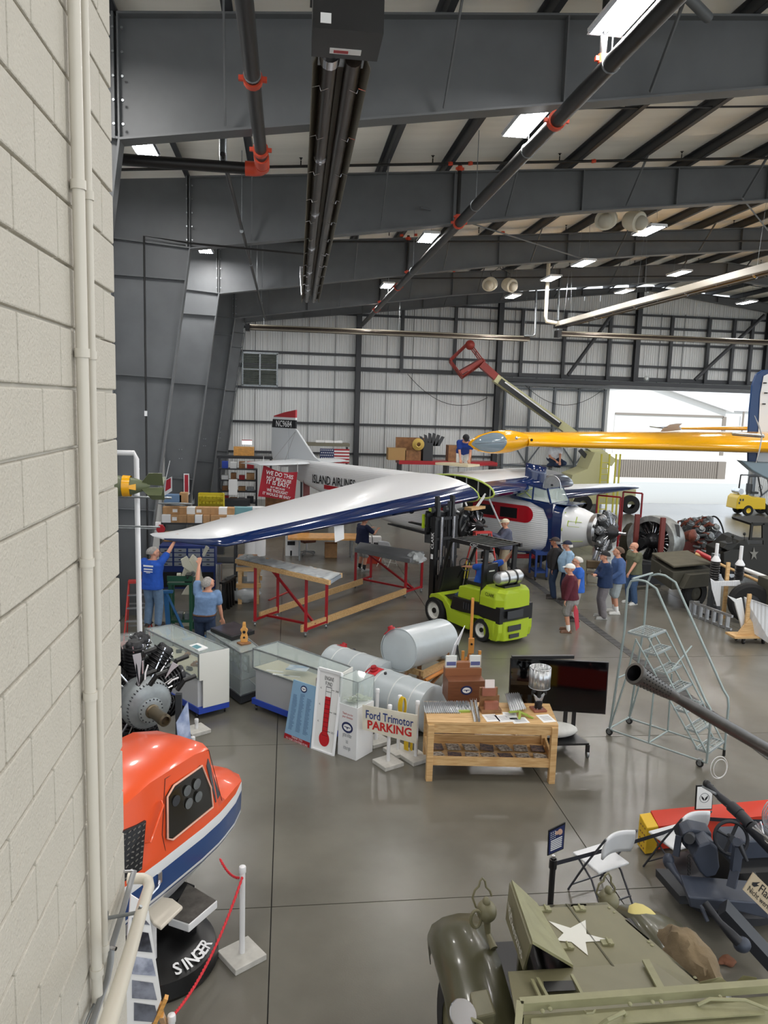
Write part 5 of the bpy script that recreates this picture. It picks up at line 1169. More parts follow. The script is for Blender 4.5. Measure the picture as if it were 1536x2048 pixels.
# donor board, thermometer, donation box
LB = mat('light_blue_board', (138, 176, 208), .5)
def board(name, label, cat, px, z0, lean, m, th=.02, frame=None):
 """px: TL, TR, BR, BL pixels; bottom on the floor, top leaning away by lean"""
 bl, br = F(*px[3], z0), F(*px[2], z0); ux = (br-bl).normalized(); nrm = V((ux.y, -ux.x, 0)); nrm = nrm if nrm.y < 0 else -nrm
 def onp(x, y, base):                        # meet the leaning plane
  n_ = (nrm*cos(lean)+V((0, 0, sin(lean)))); r = ray(x, y); k = (base-EYE).dot(n_)/r.dot(n_); return EYE+r*k, n_
 tl, n_ = onp(*px[0], bl); tr_, _ = onp(*px[1], bl)
 t = thing(name, label, cat, bl); MB().prism([bl, br, tr_, tl], -n_*th).build('panel', m, t)
 return t, bl, br, tr_, tl, n_
t, bl, br, tr_, tl, n_ = board('donor_board', 'light blue donor board with a red foot, leaning on the long grey case', 'sign', [(587, 1359), (633, 1374), (619, 1496), (568, 1475)], 0, .16, LB)
Pq = lambda u, v: lerp(lerp(bl, br, u), lerp(tl, tr_, u), v)
q = lambda u0, v0, u1, v1, d_=.002: [Pq(u0, v0)+n_*d_, Pq(u1, v0)+n_*d_, Pq(u1, v1)+n_*d_, Pq(u0, v1)+n_*d_]
MB().prism(q(0, 0, 1, .085), n_*.001).build('red_foot', RED, t)
ux, uy = (br-bl).normalized(), (tl-bl).normalized(); W_ = (br-bl).length; H_ = (tl-bl).length
text('THANK YOU\nTO OUR CONTRIBUTORS', Pq(.5, .042), ux, uy, .045, WHITE, t, width=W_*.85, ext=.006)
def emblem(c, ux, uy, r, par, n_, word='TRT'):
 MB().prism([c+ux*r*1.25*cos(a)+uy*r*sin(a)+n_*.003 for a in [2*pi*k/28 for k in range(28)]], n_*.001).build('emblem_ring', mat('emblem_blue', (34, 44, 92), .5), par)
 MB().prism([c+ux*r*.9*cos(a)+uy*r*.62*sin(a)+n_*.0045 for a in [2*pi*k/24 for k in range(24)]], n_*.001).build('emblem_centre', PAPER, par)
 MB().prism([c+ux*x*r+uy*y*r+n_*.006 for x, y in ((-.75, .12), (.75, .12), (.7, .02), (.12, -.05), (.08, -.3), (-.08, -.3), (-.12, -.05), (-.7, .02))], n_*.001).build('emblem_airplane', mat('emblem_blue', (34, 44, 92), .5), par)
emblem(Pq(.5, .9), ux, uy, .055, t, n_)
ln = MB()
for c in range(3):
 for k in range(30):
  if c != 1 and k < 2: continue
  w_ = rnd(.12, .2); ln.prism(q(.1+c*.29, .8-k*.0215, .1+c*.29+w_, .8-k*.0215+.009), n_*.0008)
tag(ln.build('name_lines', mat('pale_print', (92, 122, 158), .6), t), kind='stuff')
t, bl, br, tr_, tl, n_ = board('thermometer_sign', 'white framed ENGINE FUND thermometer board filled with red', 'sign', [(639, 1336), (685, 1348), (667, 1511), (625, 1496)], 0, .12, PAPER, .03)
ux, uy = (br-bl).normalized(), (tl-bl).normalized(); W_ = (br-bl).length; H_ = (tl-bl).length
fm = MB(); [fm.beam(a+n_*.01, b+n_*.01, .04, .04) for a, b in ((bl, br), (br, tr_), (tr_, tl), (tl, bl))]; fm.build('frame', WHITE, t)
text('ENGINE\nFUND', Pq(.48, .87), ux, uy, .085, INK, t, width=W_*.42, ext=.004, lh=.95)
REDT = mat('thermo_red', (200, 28, 40), .5)
MB().prism(q(.38, .2, .62, .68, .003), n_*.001).build('red_column', REDT, t)
MB().prism([Pq(.5, .16)+ux*.1*cos(a)+uy*.115*sin(a)+n_*.004 for a in [2*pi*k/28 for k in range(28)]], n_*.001).build('red_bulb', REDT, t)
ol = MB()
for u0, v0, u1, v1 in ((.375, .2, .385, .8), (.615, .2, .625, .8), (.375, .795, .625, .802), (.375, .74, .625, .745), (.62, .77, .75, .775), (.62, .5, .75, .505), (.62, .26, .75, .265)): ol.prism(q(u0, v0, u1, v1, .005), n_*.0008)
for k in range(9): ol.prism(q(.38, .2+.055*k, .62, .2+.055*k+.004, .006), n_*.0008)
ol.build('scale_lines', INK, t)
for s_, u, v in (('200', .86, .772), ('100', .86, .502), ('25 K', .88, .262), ('6.', .16, .77), ('6.', .16, .57), ('6.', .16, .36)): text(s_, Pq(u, v), ux, uy, .03, INK, t, ext=.004)
# donation pedestal
zp_ = zat((677, 1405), (675, 1508)); fl4 = [F(675, 1508), F(712, 1522), F(745, 1503)]; fl4.append(fl4[0]+fl4[2]-fl4[1])
t = thing('donation_box', 'white donation pedestal with a clear money box on top and an oval emblem', 'donation box', fl4[0])
MB().prism(fl4, (0, 0, zp_)).build('pedestal', WHITE, t, bev=.004)
c4 = sum(fl4, V())/4; up4 = [p.lerp(c4, .04)+V((0, 0, zp_)) for p in fl4]
for i in range(4): a, b = up4[i], up4[(i+1) % 4]; MB().prism([a, b, b+V((0, 0, .4)), a+V((0, 0, .4))], (c4-a).normalized()*.003*V((1, 1, 0)).length).build('acrylic_pane', GLASS, t)
MB().prism([p+V((0, 0, .4)) for p in up4], (0, 0, .004)).build('acrylic_lid', GLASS, t)
ac = MB(); [ac.beam(up4[i]+V((0, 0, .4)), up4[(i+1) % 4]+V((0, 0, .4)), .006, .006).beam(up4[i], up4[i]+V((0, 0, .4)), .006, .006) for i in range(4)]; ac.build('acrylic_edges', GALV, t)
for k in range(34):
 p = lerp(lerp(up4[0], up4[1], rnd(.1, .9)), lerp(up4[3], up4[2], rnd(.1, .9)), rnd(.1, .9))+V((0, 0, rnd(.01, .07)))
 if k < 1: bn = MB()
 bn.box(p, (.12, .05, .002), rot=M.Rotation(rnd(0, 6), 3, 'Z') @ M.Rotation(rnd(-.7, .7), 3, 'X'))
tag(bn.build('banknotes', mat('banknote', (176, 184, 160), .8), t), kind='stuff')
a, b = fl4[0], fl4[1]; ux = (b-a).normalized(); n_ = V((ux.y, -ux.x, 0)); uy = V((0, 0, 1)); cc = (a+b)/2
text('Thank you for\nyour donation', cc+V((0, 0, zp_*.8)), ux, uy, .05, mat('red_print', (196, 70, 70), .6), t, width=.2, ext=.003)
emblem(cc+V((0, 0, zp_*.58)), ux, uy, .085, t, n_)
text('Please help us\nget the Tri-Motor\nback\nin the air again', cc+V((0, 0, zp_*.36)), ux, uy, .1, mat('grey_print', (120, 124, 130), .6), t, width=.17, ext=.003)
# ---- tanks ----
TANK = mat('tank_grey', (182, 190, 194), .3, 0, .03, 3, coat=.15)
def tank(label, a, b, r, bands, redface=1, cap_at=.12, valve=None):
 a, b = V(a), V(b); L = (b-a).length; d = (b-a)/L; t = thing('fuel_tank', label, 'tank', ((a.x+b.x)/2, (a.y+b.y)/2, 0)); s_, u_, _ = basis(d)
 MB().lathe([(0, -.02), (r*.6, -.012), (r*.93, 0), (r, .015), (r, L-.015), (r*.93, L), (r*.6, L+.012), (0, L+.02)], a, d, 40).build('shell', TANK, t)
 for k in range(bands): q_ = (k+.6)/(bands+.2)*L; MB().lathe([(r, q_-.012), (r+.008, q_-.006), (r+.008, q_+.006), (r, q_+.012)], a, d, 40).build('weld_band', mat('tank_light', (210, 214, 214), .3), t)
 MB().lathe([(r-.005, 0), (r+.012, 0), (r+.012, .02), (r-.005, .02)], a, d, 40).build('end_rim', TANK, t)
 up = V((0, 0, 1)); up = (up-d*up.dot(d)).normalized(); sd = up.cross(d)
 if sd.y > 0: sd = -sd
 nr = (up*.8+sd*redface*.6).normalized(); c = a+d*cap_at*L
 pr = MB().grid(lambda u, v: c+d*(u-.5)*.24+((nr*cos((v-.5)*.62)+nr.cross(d)*sin((v-.5)*.62))*(r+.006)), 2, 6).build('red_patch', REDT, t, solid=.006)
 MB().lathe([(.075, 0), (.075, .035), (.05, .045), (.05, .08), (.0, .085)], c+nr*r, nr, 18).build('filler_cap', RED, pr)
 if valve is not None: MB().cyl(c+d*L*.2+nr*r*.99, c+d*L*.2+nr*(r+.03), .025).build('vent_plug', DARK, t)
 return t, d
zc_ = .4
# upper tank on the wooden stand
a = A(797, 1300, 13.0); b = A(883, 1276, 14.1)
d = (b-a).normalized(); 
tank('plain grey tank raised on the rough wooden stand', a, b, .375, 0, -1, .05)
t = thing('wooden_stand', 'rough timber stand with an orange roller carrying the upper grey tank', 'stand', (a.x, a.y, 0)); zz = a.z-.38
s_ = V((d.y, -d.x, 0)).normalized(); fr_ = V((d.x, d.y, 0)).normalized(); base = V((a.x, a.y, 0))+fr_*.3
for u in (0, .9):
 for v in (-.3, .3): MB().beam(base+fr_*u+s_*v, base+fr_*u+s_*v+V((0, 0, zz-.02+(.12 if v > 0 and u > .5 else 0))), .08, .05).build('leg', OAK, t)
 MB().beam(base+fr_*u-s_*.36+V((0, 0, zz-.06)), base+fr_*u+s_*.36+V((0, 0, zz-.06)), .05, .1).build('cradle_beam', PINE, t)
for v in (-.3, .3): MB().beam(base+s_*v+V((0, 0, zz-.1)), base+fr_*.95+s_*v+V((0, 0, zz-.1)), .09, .1).build('side_rail', PINE, t); MB().beam(base+s_*v+V((0, 0, .15)), base+fr_*.9+s_*v+V((0, 0, zz-.2)), .06, .03).build('brace', OAK, t)
MB().cyl(base+s_*.36+fr_*.05+V((0, 0, zz-.2)), base+s_*.38+fr_*.75+V((0, 0, zz-.17)), .035).build('orange_roller', mat('orange_tube', (206, 130, 50), .5), t)
tp = thing('tap', 'small black and grey valve on the beam below the upper tank', 'valve', base); tp.parent = None
MB().cyl(base+s_*.3+fr_*.72+V((0, 0, zz+.04)), base+s_*.45+fr_*.75+V((0, 0, zz+.06)), .04).build('body', GALV, tp); MB().cyl(base+s_*.45+fr_*.7+V((0, 0, zz+.05)), base+s_*.48+fr_*.7+V((0, 0, zz+.05)), .035).build('cap', BLACK, tp)
a = F(664, 1330, .4); b = F(762, 1362, .4); b = a+(b-a).normalized()*1.35; tank('ribbed grey tank with red filler lying farthest left behind the donation box', a, b, .385, 3, -.9, .06, 1)
a = F(748, 1378, .4); b = F(846, 1412, .4); b = a+(b-a).normalized()*1.28; tank('ribbed grey tank with red filler lying nearest, right behind the donation box', a, b, .395, 3, .35, .06, 1)
# ---- parking sign and PVC posts ----
PVC = mat('white_pvc', (232, 232, 234), .3); CBASE = mat('concrete_base', (196, 194, 188), .8, 0, .08, 10)
def pvcpost(label, p, h=.98, group=None, rz=.6):
 t = thing('stanchion_post', label, 'post', p, rz, group)
 MB().box((0, 0, .03), (.34, .34, .06)).build('base', CBASE, t, local=True, bev=.006); MB().cyl((0, 0, .06), (0, 0, h-.03), .027, n=16).build('tube', PVC, t, local=True)
 MB().lathe([(.032, 0), (.034, .005), (.034, .05), (.03, .062), (0, .07)], (0, 0, h-.06), n=16).build('cap', PVC, t, local=True); return t
pq = {}
for k, (x, y, tp_, lb) in enumerate(((752, 1485, 1378, 'rearmost white post behind the parking sign'), (776, 1529, 1410, 'front white post on a square base below the parking sign'), (796, 1505, 1391, 'white post carrying the yellow rope behind the parking sign'), (831, 1519, 1402, 'right-hand white post behind the parking sign edge'))):
 p = F(x, y); pq[k] = p; pvcpost(lb, p, A(x, tp_, p.y).z, rz=.5)
t = thing('parking_sign', 'hand-painted wooden sign reading Ford Trimotor PARKING', 'sign', pq[1])
Ys = pq[1].y; q4 = [A(726, 1407, Ys+.1), A(836, 1428, Ys-.12), A(833, 1485, Ys-.12), A(726, 1456, Ys+.1)]
sgb = mat('aged_sign_board', (214, 208, 192), .7, 0, .06, 5); ux = (q4[1]-q4[0]).normalized(); uy = (q4[0]-q4[3]).normalized(); n_ = ux.cross(uy).normalized(); n_ = n_ if n_.y < 0 else -n_
q4 = [p+n_*.05 for p in q4]
MB().prism(q4, -n_*.012).build('board', sgb, t); W_ = (q4[1]-q4[0]).length; cc = sum(q4, V())/4; Hh = (q4[0]-q4[3]).length
cb = mat('sign_blue', (28, 52, 120), .6); cr_ = mat('sign_red', (190, 36, 34), .6)
text('Ford Trimotor', cc+uy*Hh*.2, ux, uy, .13, cb, t, width=W_*.86, bold=.012, ext=.004); text('PARKING', cc-uy*Hh*.2, ux, uy, .13, cr_, t, width=W_*.8, bold=.03, ext=.004)
YR = mat('yellow_rope', (224, 190, 40), .7)
for (x, y, h_, lb) in ((803, 1412, .3, 'upper coil of yellow rope hung on the white post'), (815, 1488, .34, 'lower coil of yellow rope hanging below the parking sign')):
 c = A(x, y, pq[2].y-.03); o = MB()
 for k in range(5): o.tube([c+V((.05*cos(a)*(1-.08*k)+.008*k, -.012*k, h_*.5*sin(a))) for a in [2*pi*j/20 for j in range(20)]], .007, 6, closed=True)
 tag(o.build('rope_coil', YR, loc=c), lb, 'rope')
# ---- work table ----
TT = .88
tc_ = [F(855, 1444, TT), F(1117, 1450, TT), F(1099, 1407, TT), F(847, 1402, TT)]
tb = thing('work_table', 'pine work table with a tray shelf, in the centre foreground', 'table', (tc_[0].x, tc_[0].y, 0))
for k in range(4): a = lerp(tc_[0], tc_[3], k/4+.004); b = lerp(tc_[1], tc_[2], k/4+.004); c = lerp(tc_[1], tc_[2], (k+1)/4-.004); d = lerp(tc_[0], tc_[3], (k+1)/4-.004); MB().prism([p-V((0, 0, .035)) for p in (a, b, c, d)], (0, 0, .035)).build('top_board', PINE, tb)
cen = sum(tc_, V())/4
for i, p in enumerate(tc_): q_ = p.lerp(cen, .055 if i < 2 else .07); MB().box((q_.x, q_.y, (TT-.035)/2), (.09, .09, TT-.035), rz=-.03).build('leg', PINE, tb, bev=.004)
for i in range(4): a, b = tc_[i].lerp(cen, .045), tc_[(i+1) % 4].lerp(cen, .045); MB().beam(a-V((0, 0, .1)), b-V((0, 0, .1)), .03, .12).build('apron_board', PINE, tb)
for i in range(4): a, b = tc_[i].lerp(cen, .045), tc_[(i+1) % 4].lerp(cen, .045); MB().beam(V((a.x, a.y, .3)), V((b.x, b.y, .3)), .03, .13).build('tray_side', PINE, tb)
MB().prism([V((p.x, p.y, .24)) for p in [q_.lerp(cen, .06) for q_ in tc_]], (0, 0, .015)).build('tray_bottom', PINE, tb)
random.seed(11)
NP = mat('printed_leaflet', (188, 180, 168), .8, 0, 0, 22, rgb2=(96, 84, 78)); NP2 = mat('leaflet_dark', (120, 96, 84), .8, 0, 0, 18, rgb2=(60, 58, 70))
LFL = ['brown', 'grey', 'two-tone', 'creased', 'folded', 'dark', 'pale']; LFP = ['at the far left', 'left of the middle', 'in the middle', 'right of the middle', 'at the far right']
for k in range(14):
 u = .1+.8*(k//2)/6; p = lerp(lerp(tc_[0], tc_[1], u), lerp(tc_[3], tc_[2], u), .3 if k % 2 else .66); p.z = .262
 o = MB().box(p+V((0, 0, .02)), (.2, .2, .01), rot=M.Rotation(rnd(-.25, .25), 3, 'Z') @ M.Rotation(rnd(.0, .12), 3, 'Y')).build('leaflet', NP if k % 3 else NP2, loc=p+V((0, 0, .02))); tag(o, '%s row leaflet number %s from the left in the table tray' % ('front' if k % 2 else 'back', 'one two three four five six seven'.split()[k//2]), 'leaflet', 'leaflets in the table tray')
# things on the table
T = lambda x, y: F(x, y, TT+.001)
def corr(name, label, quad, m, n=16, thick=.02, cat='sheet'):
 t = thing(name, label, cat, quad[0]); a, b, c, d = quad; P = []
 def fn(u, v): p = lerp(lerp(a, b, u), lerp(d, c, u), v); return p+V((0, 0, .012+.012*sin(u*n*2*pi)))
 MB().grid(fn, n*6, 1).build('corrugated_sheet', m, t, solid=.002); return t
corr('aluminium_sheet', 'flat corrugated aluminium sheet at the left end of the work table', [T(849, 1427), T(921, 1427), T(907, 1404), T(846, 1404)], ALU, 17)
t = corr('corrugated_sample', 'small corrugated sample with a yellow-green underside on the table', [T(912, 1422), T(944, 1422), T(938, 1404), T(908, 1404)], ALU, 8); c = T(928, 1424)
MB().box(c+V((0, 0, .012)), (.17, .05, .025)).build('primer_rib', ZINC, t)
for k in range(10): MB().lathe([(.01, 0), (.012, .03), (0, .06)], T(914+3*k, 1411+(k % 2)*6)+V((0, 0, .02)), n=6).build('rivet_gun_tip', GALV, t) if k < 8 else None
t = thing('channel_section', 'two long narrow aluminium channel strips lying across the table', 'metal strip', T(948, 1420))
for x0, x1 in ((942, 950), (950, 958)):
 a, b = T(x0, 1401), T(x1, 1444); 
 MB().beam(a+V((0, 0, .005)), b+V((0, 0, .005)), .035, .004).beam(a+V((-.017, 0, .02)), b+V((-.017, 0, .02)), .003, .03).beam(a+V((.017, 0, .02)), b+V((.017, 0, .02)), .003, .03).build('channel', ALU, t)
TEAK = mat('reddish_card_wood', (150, 92, 72), .5, 0, .08, 6)
t = thing('card_rack', 'two-tier wooden rack of small cards on the table', 'rack', T(980, 1418))
c = T(981, 1424); s_ = .0065
MB().box(c+V((0, .04, .03)), (.3, .2, .05)).box(c+V((0, .1, .12)), (.29, .04, .2)).box(c+V((-.01, .13, .25)), (.27, .04, .16)).build('rack', OAK, t)
MB().box(c+V((.0, -.02, .11)), (.2, .07, .12)).build('card_stack', TEAK, t); MB().box(c+V((-.02, .07, .29)), (.2, .06, .12)).build('card_stack', TEAK, t)
MB().box(c+V((-.015, .06, .41)), (.14, .02, .12), rot=M.Rotation(-.15, 3, 'X')).build('card', mat('pinkish_card', (226, 214, 212), .7), t)
for (x, y, w_, h_, rz, lb) in ((982, 1436, .2, .26, .05, 'white sheet of paper in front of the card rack'), (1007, 1437, .2, .26, .1, 'white sheet of paper in the middle of the table front'), (1020, 1432, .2, .26, -.2, 'white sheet partly under the green-ribbed sample'), (1039, 1441, .24, .2, .1, 'white sheet under the green bracket feet'), (1092, 1437, .2, .27, .12, 'printed sheet at the right front corner of the table')):
 p = T(x, y); t = thing('paper', lb, 'paper', p, rz); MB().box((0, 0, .002), (w_, h_, .002)).build('sheet', PAPER, t, local=True)
 ln = MB(); [ln.box((-.01*k_ % .02, h_*(.32-.08*k_), .0035), (w_*.7, .006, .0005)) for k_ in range(8)]; ln.build('print_lines', mat('grey_print', (120, 124, 130), .6), t, local=True)
MB_ = corr('corrugated_sample', 'tilted corrugated sample standing on yellow-green ribs on the table', [T(1020, 1430)+V((0, 0, .04)), T(1052, 1424)+V((0, 0, .04)), T(1037, 1402)+V((0, 0, .12)), T(1009, 1404)+V((0, 0, .12))], ALU, 7)
c = T(1040, 1432)
for a, b in (((0, 0, .06), (-.05, -.12, .0)), ((0, 0, .06), (.17, -.1, .0)), ((0, 0, .06), (.12, .05, .0)), ((-.16, .03, .05), (.02, .05, .05))): MB().beam(c+V(a), c+V(b), .035, .02).build('primer_bracket', ZINC, MB_)
# piston lamp
p = T(1076, 1420); t = thing('lamp', 'table lamp with a corrugated metal shade on an engine cylinder base', 'lamp', p)
MB().box(p+V((0, 0, .015)), (.2, .2, .03), rz=.1).build('base', TEAK, t, bev=.005)
MB().lathe([(.05, .03), (.055, .04), (.055, .1), (.06, .105), (.06, .12), (.06, .14), (.03, .15)], p, n=20).build('cylinder_barrel', mat('gunmetal', (48, 48, 52), .35, .7), t)
for k in range(6): a = 2*pi*k/6; MB().cyl(p+V((.065*cos(a), .065*sin(a), .03)), p+V((.065*cos(a), .065*sin(a), .05)), .01, n=6).build('stud', CHROME, t)
MB().prism([p+V(v) for v in ((-.05, -.02, .14), (.05, -.02, .14), (.09, -.02, .26), (.04, -.02, .22), (0, -.02, .18), (-.04, -.02, .22), (-.09, -.02, .26))], (0, .05, 0)).build('cylinder_head', ALU, t, bev=.008)
for q_ in (-1, 1): MB().ell(p+V((.08*q_, 0, .29)), (.035, .03, .025)).ell(p+V((.1*q_, 0, .26)), (.02, .02, .03)).build('rocker_cover', BLACK, t)
MB().cyl(p+V((0, 0, .2)), p+V((0, 0, .4)), .035).build('neck', BLACK, t)
MB().tube([p+V((0, 0, .34)), p+V((0, 0, .34))], .01, 4)
sh = []
for k in range(144): a = 2*pi*k/144; r = .15+.006*math.copysign(abs(sin(a*12))**.6, sin(a*12)); sh.append((r*cos(a), r*sin(a)))
MB().loft([[p+V((x, y, z)) for x, y in sh] for z in (.36, .66)], cap=False).build('shade', ALU, t, solid=.003)
for z in (.36, .66): MB().tube([p+V((.155*cos(a), .155*sin(a), z)) for a in [2*pi*k/32 for k in range(32)]], .005, 6, closed=True).build('shade_ring', ALU, t)
MB().beam(p+V((-.15, 0, .63)), p+V((.15, 0, .63)), .01, .004).beam(p+V((0, -.15, .63)), p+V((0, .15, .63)), .01, .004).build('spider', GALV, t)
# podium desk behind the table
pf_ = F(925, 1478); PD = mat('podium_wood', (116, 72, 48), .4, 0, .12, 5, stretch=(1, 1, 6))
t = thing('podium', 'brown wooden podium with a round-emblem front behind the work table', 'podium', pf_)
zA_ = A(892, 1395, pf_.y).z; zB_ = A(892, 1352, pf_.y).z; x0, x1 = A(893, 1380, pf_.y).x, A(966, 1380, pf_.y).x; xm = (x0+x1)/2
MB().box((xm, pf_.y+.1, zA_/2), (.36, .3, zA_)).build('column', PD, t); MB().box((xm, pf_.y+.05, .04), (x1-x0, .5, .08)).build('foot', PD, t)
MB().box((xm, pf_.y+.1, (zA_+zB_)/2-.05), (x1-x0, .42, (zB_-zA_))).build('desk_box', PD, t, bev=.006); MB().box((xm, pf_.y+.22, zB_), (x1-x0, .16, .14)).box((xm, pf_.y+.22, zB_+.1), (.22, .1, .12)).build('shelf_rail', mat('podium_light', (146, 94, 62), .4), t, bev=.004)
emblem(V((xm, pf_.y-.113, (zA_+zB_)/2-.02)), V((1, 0, 0)), V((0, 0, 1)), .075, t, V((0, -1, 0)))
for k, xx in enumerate((x0+.1, x1-.1)):
 t = thing('brochure_holder', ['clear holder of blue brochures on the left of the podium', 'clear holder of blue brochures on the right of the podium'][k], 'brochure holder', (xx, pf_.y+.2, zB_+.07))
 MB().box((xx, pf_.y+.2, zB_+.17), (.2, .05, .2)).build('holder', GLASS, t); MB().box((xx, pf_.y+.2, zB_+.17), (.17, .03, .19)).build('brochures', PAPER, t); MB().box((xx, pf_.y+.18, zB_+.14), (.15, .012, .06)).build('picture', mat('violet_blue_print', (92, 98, 150), .6), t)
# easel (wood) and white board on a black easel
EW = mat('easel_wood', (206, 140, 66), .45, 0, .12, 5)
pe = F(936, 1400); t = thing('easel', 'tall varnished wooden easel with a single mast behind the podium', 'easel', pe)
zt_ = A(939, 1212, pe.y).z; zc2 = A(933, 1325, pe.y).z
MB().box((pe.x, pe.y, (zt_+zc2)/2-.1), (.05, .03, zt_-zc2+.5)).build('mast', EW, t, bev=.004)
MB().box((pe.x, pe.y-.04, A(933, 1290, pe.y).z), (.1, .05, .28)).build('sliding_clamp', EW, t, bev=.004)
MB().box((pe.x, pe.y-.06, zc2), (.36, .08, .035)).box((pe.x-.15, pe.y-.06, zc2+.12), (.05, .04, .24)).box((pe.x+.16, pe.y-.06, zc2+.12), (.05, .04, .24)).build('tray', EW, t, bev=.004)
for x in (-.3, .3): MB().beam((pe.x+x*.2, pe.y, zc2+.1), (pe.x+x*1.2, pe.y-.1, 0.02), .04, .03).build('leg', EW, t)
MB().beam((pe.x, pe.y+.05, zc2+.2), (pe.x, pe.y+.6, 0.02), .04, .03).build('leg', EW, t)
MB().cyl((pe.x, pe.y-.08, A(933, 1286, pe.y).z), (pe.x, pe.y-.06, A(933, 1286, pe.y).z), .02, n=8).build('knob', BLACK, t)
a = A(929, 1251, 12.9); b = A(908, 1290, 12.3); c = A(878, 1390, 12.2); d = A(897, 1345, 12.8)
t = thing('white_board', 'thin white display board seen edge-on, resting on a black easel by the tank', 'board', (c.x, c.y, 0)); MB().prism([a, b, c, d], (.012, -.004, 0)).build('panel', mat('white_laminate', (222, 226, 232), .4), t)
pb = F(905, 1420); 
for p1_ in (F(886, 1455), F(938, 1448), F(915, 1400)): MB().cyl(A(915, 1290, 12.5), p1_, .01, n=6).build('easel_leg', BLACK, t)
# ---- television on a rolling stand ----
q4 = [A(1021, 1316, 11.2), A(1218, 1325, 11.0), A(1211, 1429, 11.0), A(1017, 1416, 11.2)]
SCR = mat('tv_screen', (6, 6, 8), .06, spec=.7); t = thing('television', 'large switched-off black television behind the lamp', 'television', q4[3]); n_ = (q4[1]-q4[0]).cross(q4[0]-q4[3]).normalized(); n_ = n_ if n_.y < 0 else -n_; cen = sum(q4, V())/4
MB().prism(q4, -n_*.045).build('housing', BLACK, t, bev=.004); MB().prism([p.lerp(cen, .02)+n_*.003 for p in q4], -n_*.004).build('screen', SCR, t)
ss = thing('television_stand', 'black wheeled stand with a lower shelf holding the television', 'stand', F(1150, 1500)); fl_ = F(1150, 1500)
for x in (1150, 1133):
 p = A(x, 1420, 11.12); MB().box((p.x, 11.15, .72), (.05, .05, 1.0)).build('upright', BLACK, ss)
MB().box((A(1085, 1400, 11.1).x, 11.2, A(1085, 1314, 11.2).z), (1.0, .06, .05)).build('top_bar', BLACK, ss)
xr_ = A(1152, 1500, 11).x; xl_ = A(1040, 1500, 11).x
MB().prism([(xl_, 10.75, .2), (xr_+.1, 10.75, .2), (xr_-.05, 11.4, .2), (xl_, 11.4, .2)], (0, 0, .03)).build('shelf', BLACK, ss)
for x, y in ((xl_, 10.78), (xr_+.08, 10.75), (xl_, 11.35), (xr_-.06, 11.35)):
 MB().box((x, y, .15), (.05, .05, .12)).build('foot', BLACK, ss); m_ = MB(); caster(m_, (x, y, 0), .05); m_.build('caster', GALV, ss)
t = thing('sandbag', 'white bag lying on the shelf of the television stand', 'bag', (xr_-.35, 11.0, .23)); MB().ell((xr_-.38, 11.05, .33), (.4, .2, .11), 18, 10).build('bag', mat('white_bag', (212, 212, 208), .8, 0, .05, 6, .4, 12), t)
# ======================= LEFT FOREGROUND =======================
# flight trainer
ORG = mat('orange_gloss', (226, 84, 40), .3, coat=.4); BLU2 = mat('trainer_blue', (20, 66, 124), .3, coat=.3); TW = mat('trainer_white', (222, 224, 226), .35)
nz = F(505, 1576, 1.15); dv = V((.55, .84, 0)).normalized()
TN = thing('flight_trainer', 'orange, white and blue flight trainer cabin with a pointed nose, lower left', 'flight simulator', (nz.x-dv.x*1.3-.25, nz.y-dv.y*1.3+.2, 0), atan2(dv.y, dv.x))
NX = 1.3
# stations: x, top z, top half width, belt half width, low half width, keel z
st = [(NX, 1.2, .02, .03, .02, 1.06), (NX-.06, 1.3, .08, .16, .12, .98), (NX-.2, 1.38, .18, .3, .22, .86), (NX-.45, 1.43, .26, .41, .3, .72), (NX-.68, 1.47, .3, .47, .34, .62), (NX-.82, 1.97, .36, .5, .36, .56), (NX-1.1, 2.05, .42, .53, .38, .5), (NX-1.7, 2.05, .44, .55, .4, .45), (NX-2.2, 1.9, .4, .55, .4, .45), (NX-2.7, 1.6, .3, .5, .35, .5), (NX-3.2, 1.45, .2, .4, .28, .6)]
def tring(x, zt_, wt, wb, wl, zk):
 zb1 = min(1.3, zt_-.02); z2 = 1.2 if zt_ > 1.25 else zt_-.05; z3 = min(.98, z2-.03) if zk < .9 else z2-.08; z4 = z3-.03; z5 = z4-.03; zl = max(zk+.05, z5-.12) if zk < .8 else zk+.02
 h = [(0, zt_+.012), (wt*.8, zt_), (wt, zt_-.05*(wt/.4)), (wb*.97, zb1+.06 if zt_ > 1.4 else zb1), (wb, zb1), (wb, z2), (wb*.97, z3), (wb*.96, z4), (wb*.93, z5), (wl, zl), (wl*.4, zk)]
 return [V((x, -y, z)) for y, z in h]+[V((x, y, z)) for y, z in h[:0:-1]]
nn = 21
def tcol(i, k):
 k = k if k < 11 else 20-k
 return ORG if k < 4 else (TW if k == 4 else (BLU2 if k == 5 else (TW if k == 6 else (BLU2 if k == 7 else TW))))
MB().loft([tring(*s) for s in st], mf=tcol).build('cabin_shell', TW, TN, local=True, ang=32)
def sp(x, z, o=.006):            # point on starboard side (y<0) between belt and roof
 for a, b in zip(st, st[1:]):
  if b[0] <= x <= a[0]:
   t = (a[0]-x)/(a[0]-b[0]); zt_ = a[1]+(b[1]-a[1])*t; wt = a[2]+(b[2]-a[2])*t; wb = a[3]+(b[3]-a[3])*t
   u = min(1, max(0, (z-1.36)/(zt_-.05-1.36))); return V((x, -(wb*.97+(wt-wb*.97)*u)-o, z))
X0 = NX-1.02
wpts = [(X0+.08, 1.42), (X0+.1, 1.6), (X0, 1.86), (X0-.42, 1.86), (X0-.52, 1.8), (X0-.58, 1.45), (X0-.52, 1.41)]
wn_ = MB().prism([sp(x, z, .022) for x, z in wpts], (0, .05, 0)).build('door_window', mat('dark_cabin', (34, 32, 28), .08, spec=.7), TN, local=True)
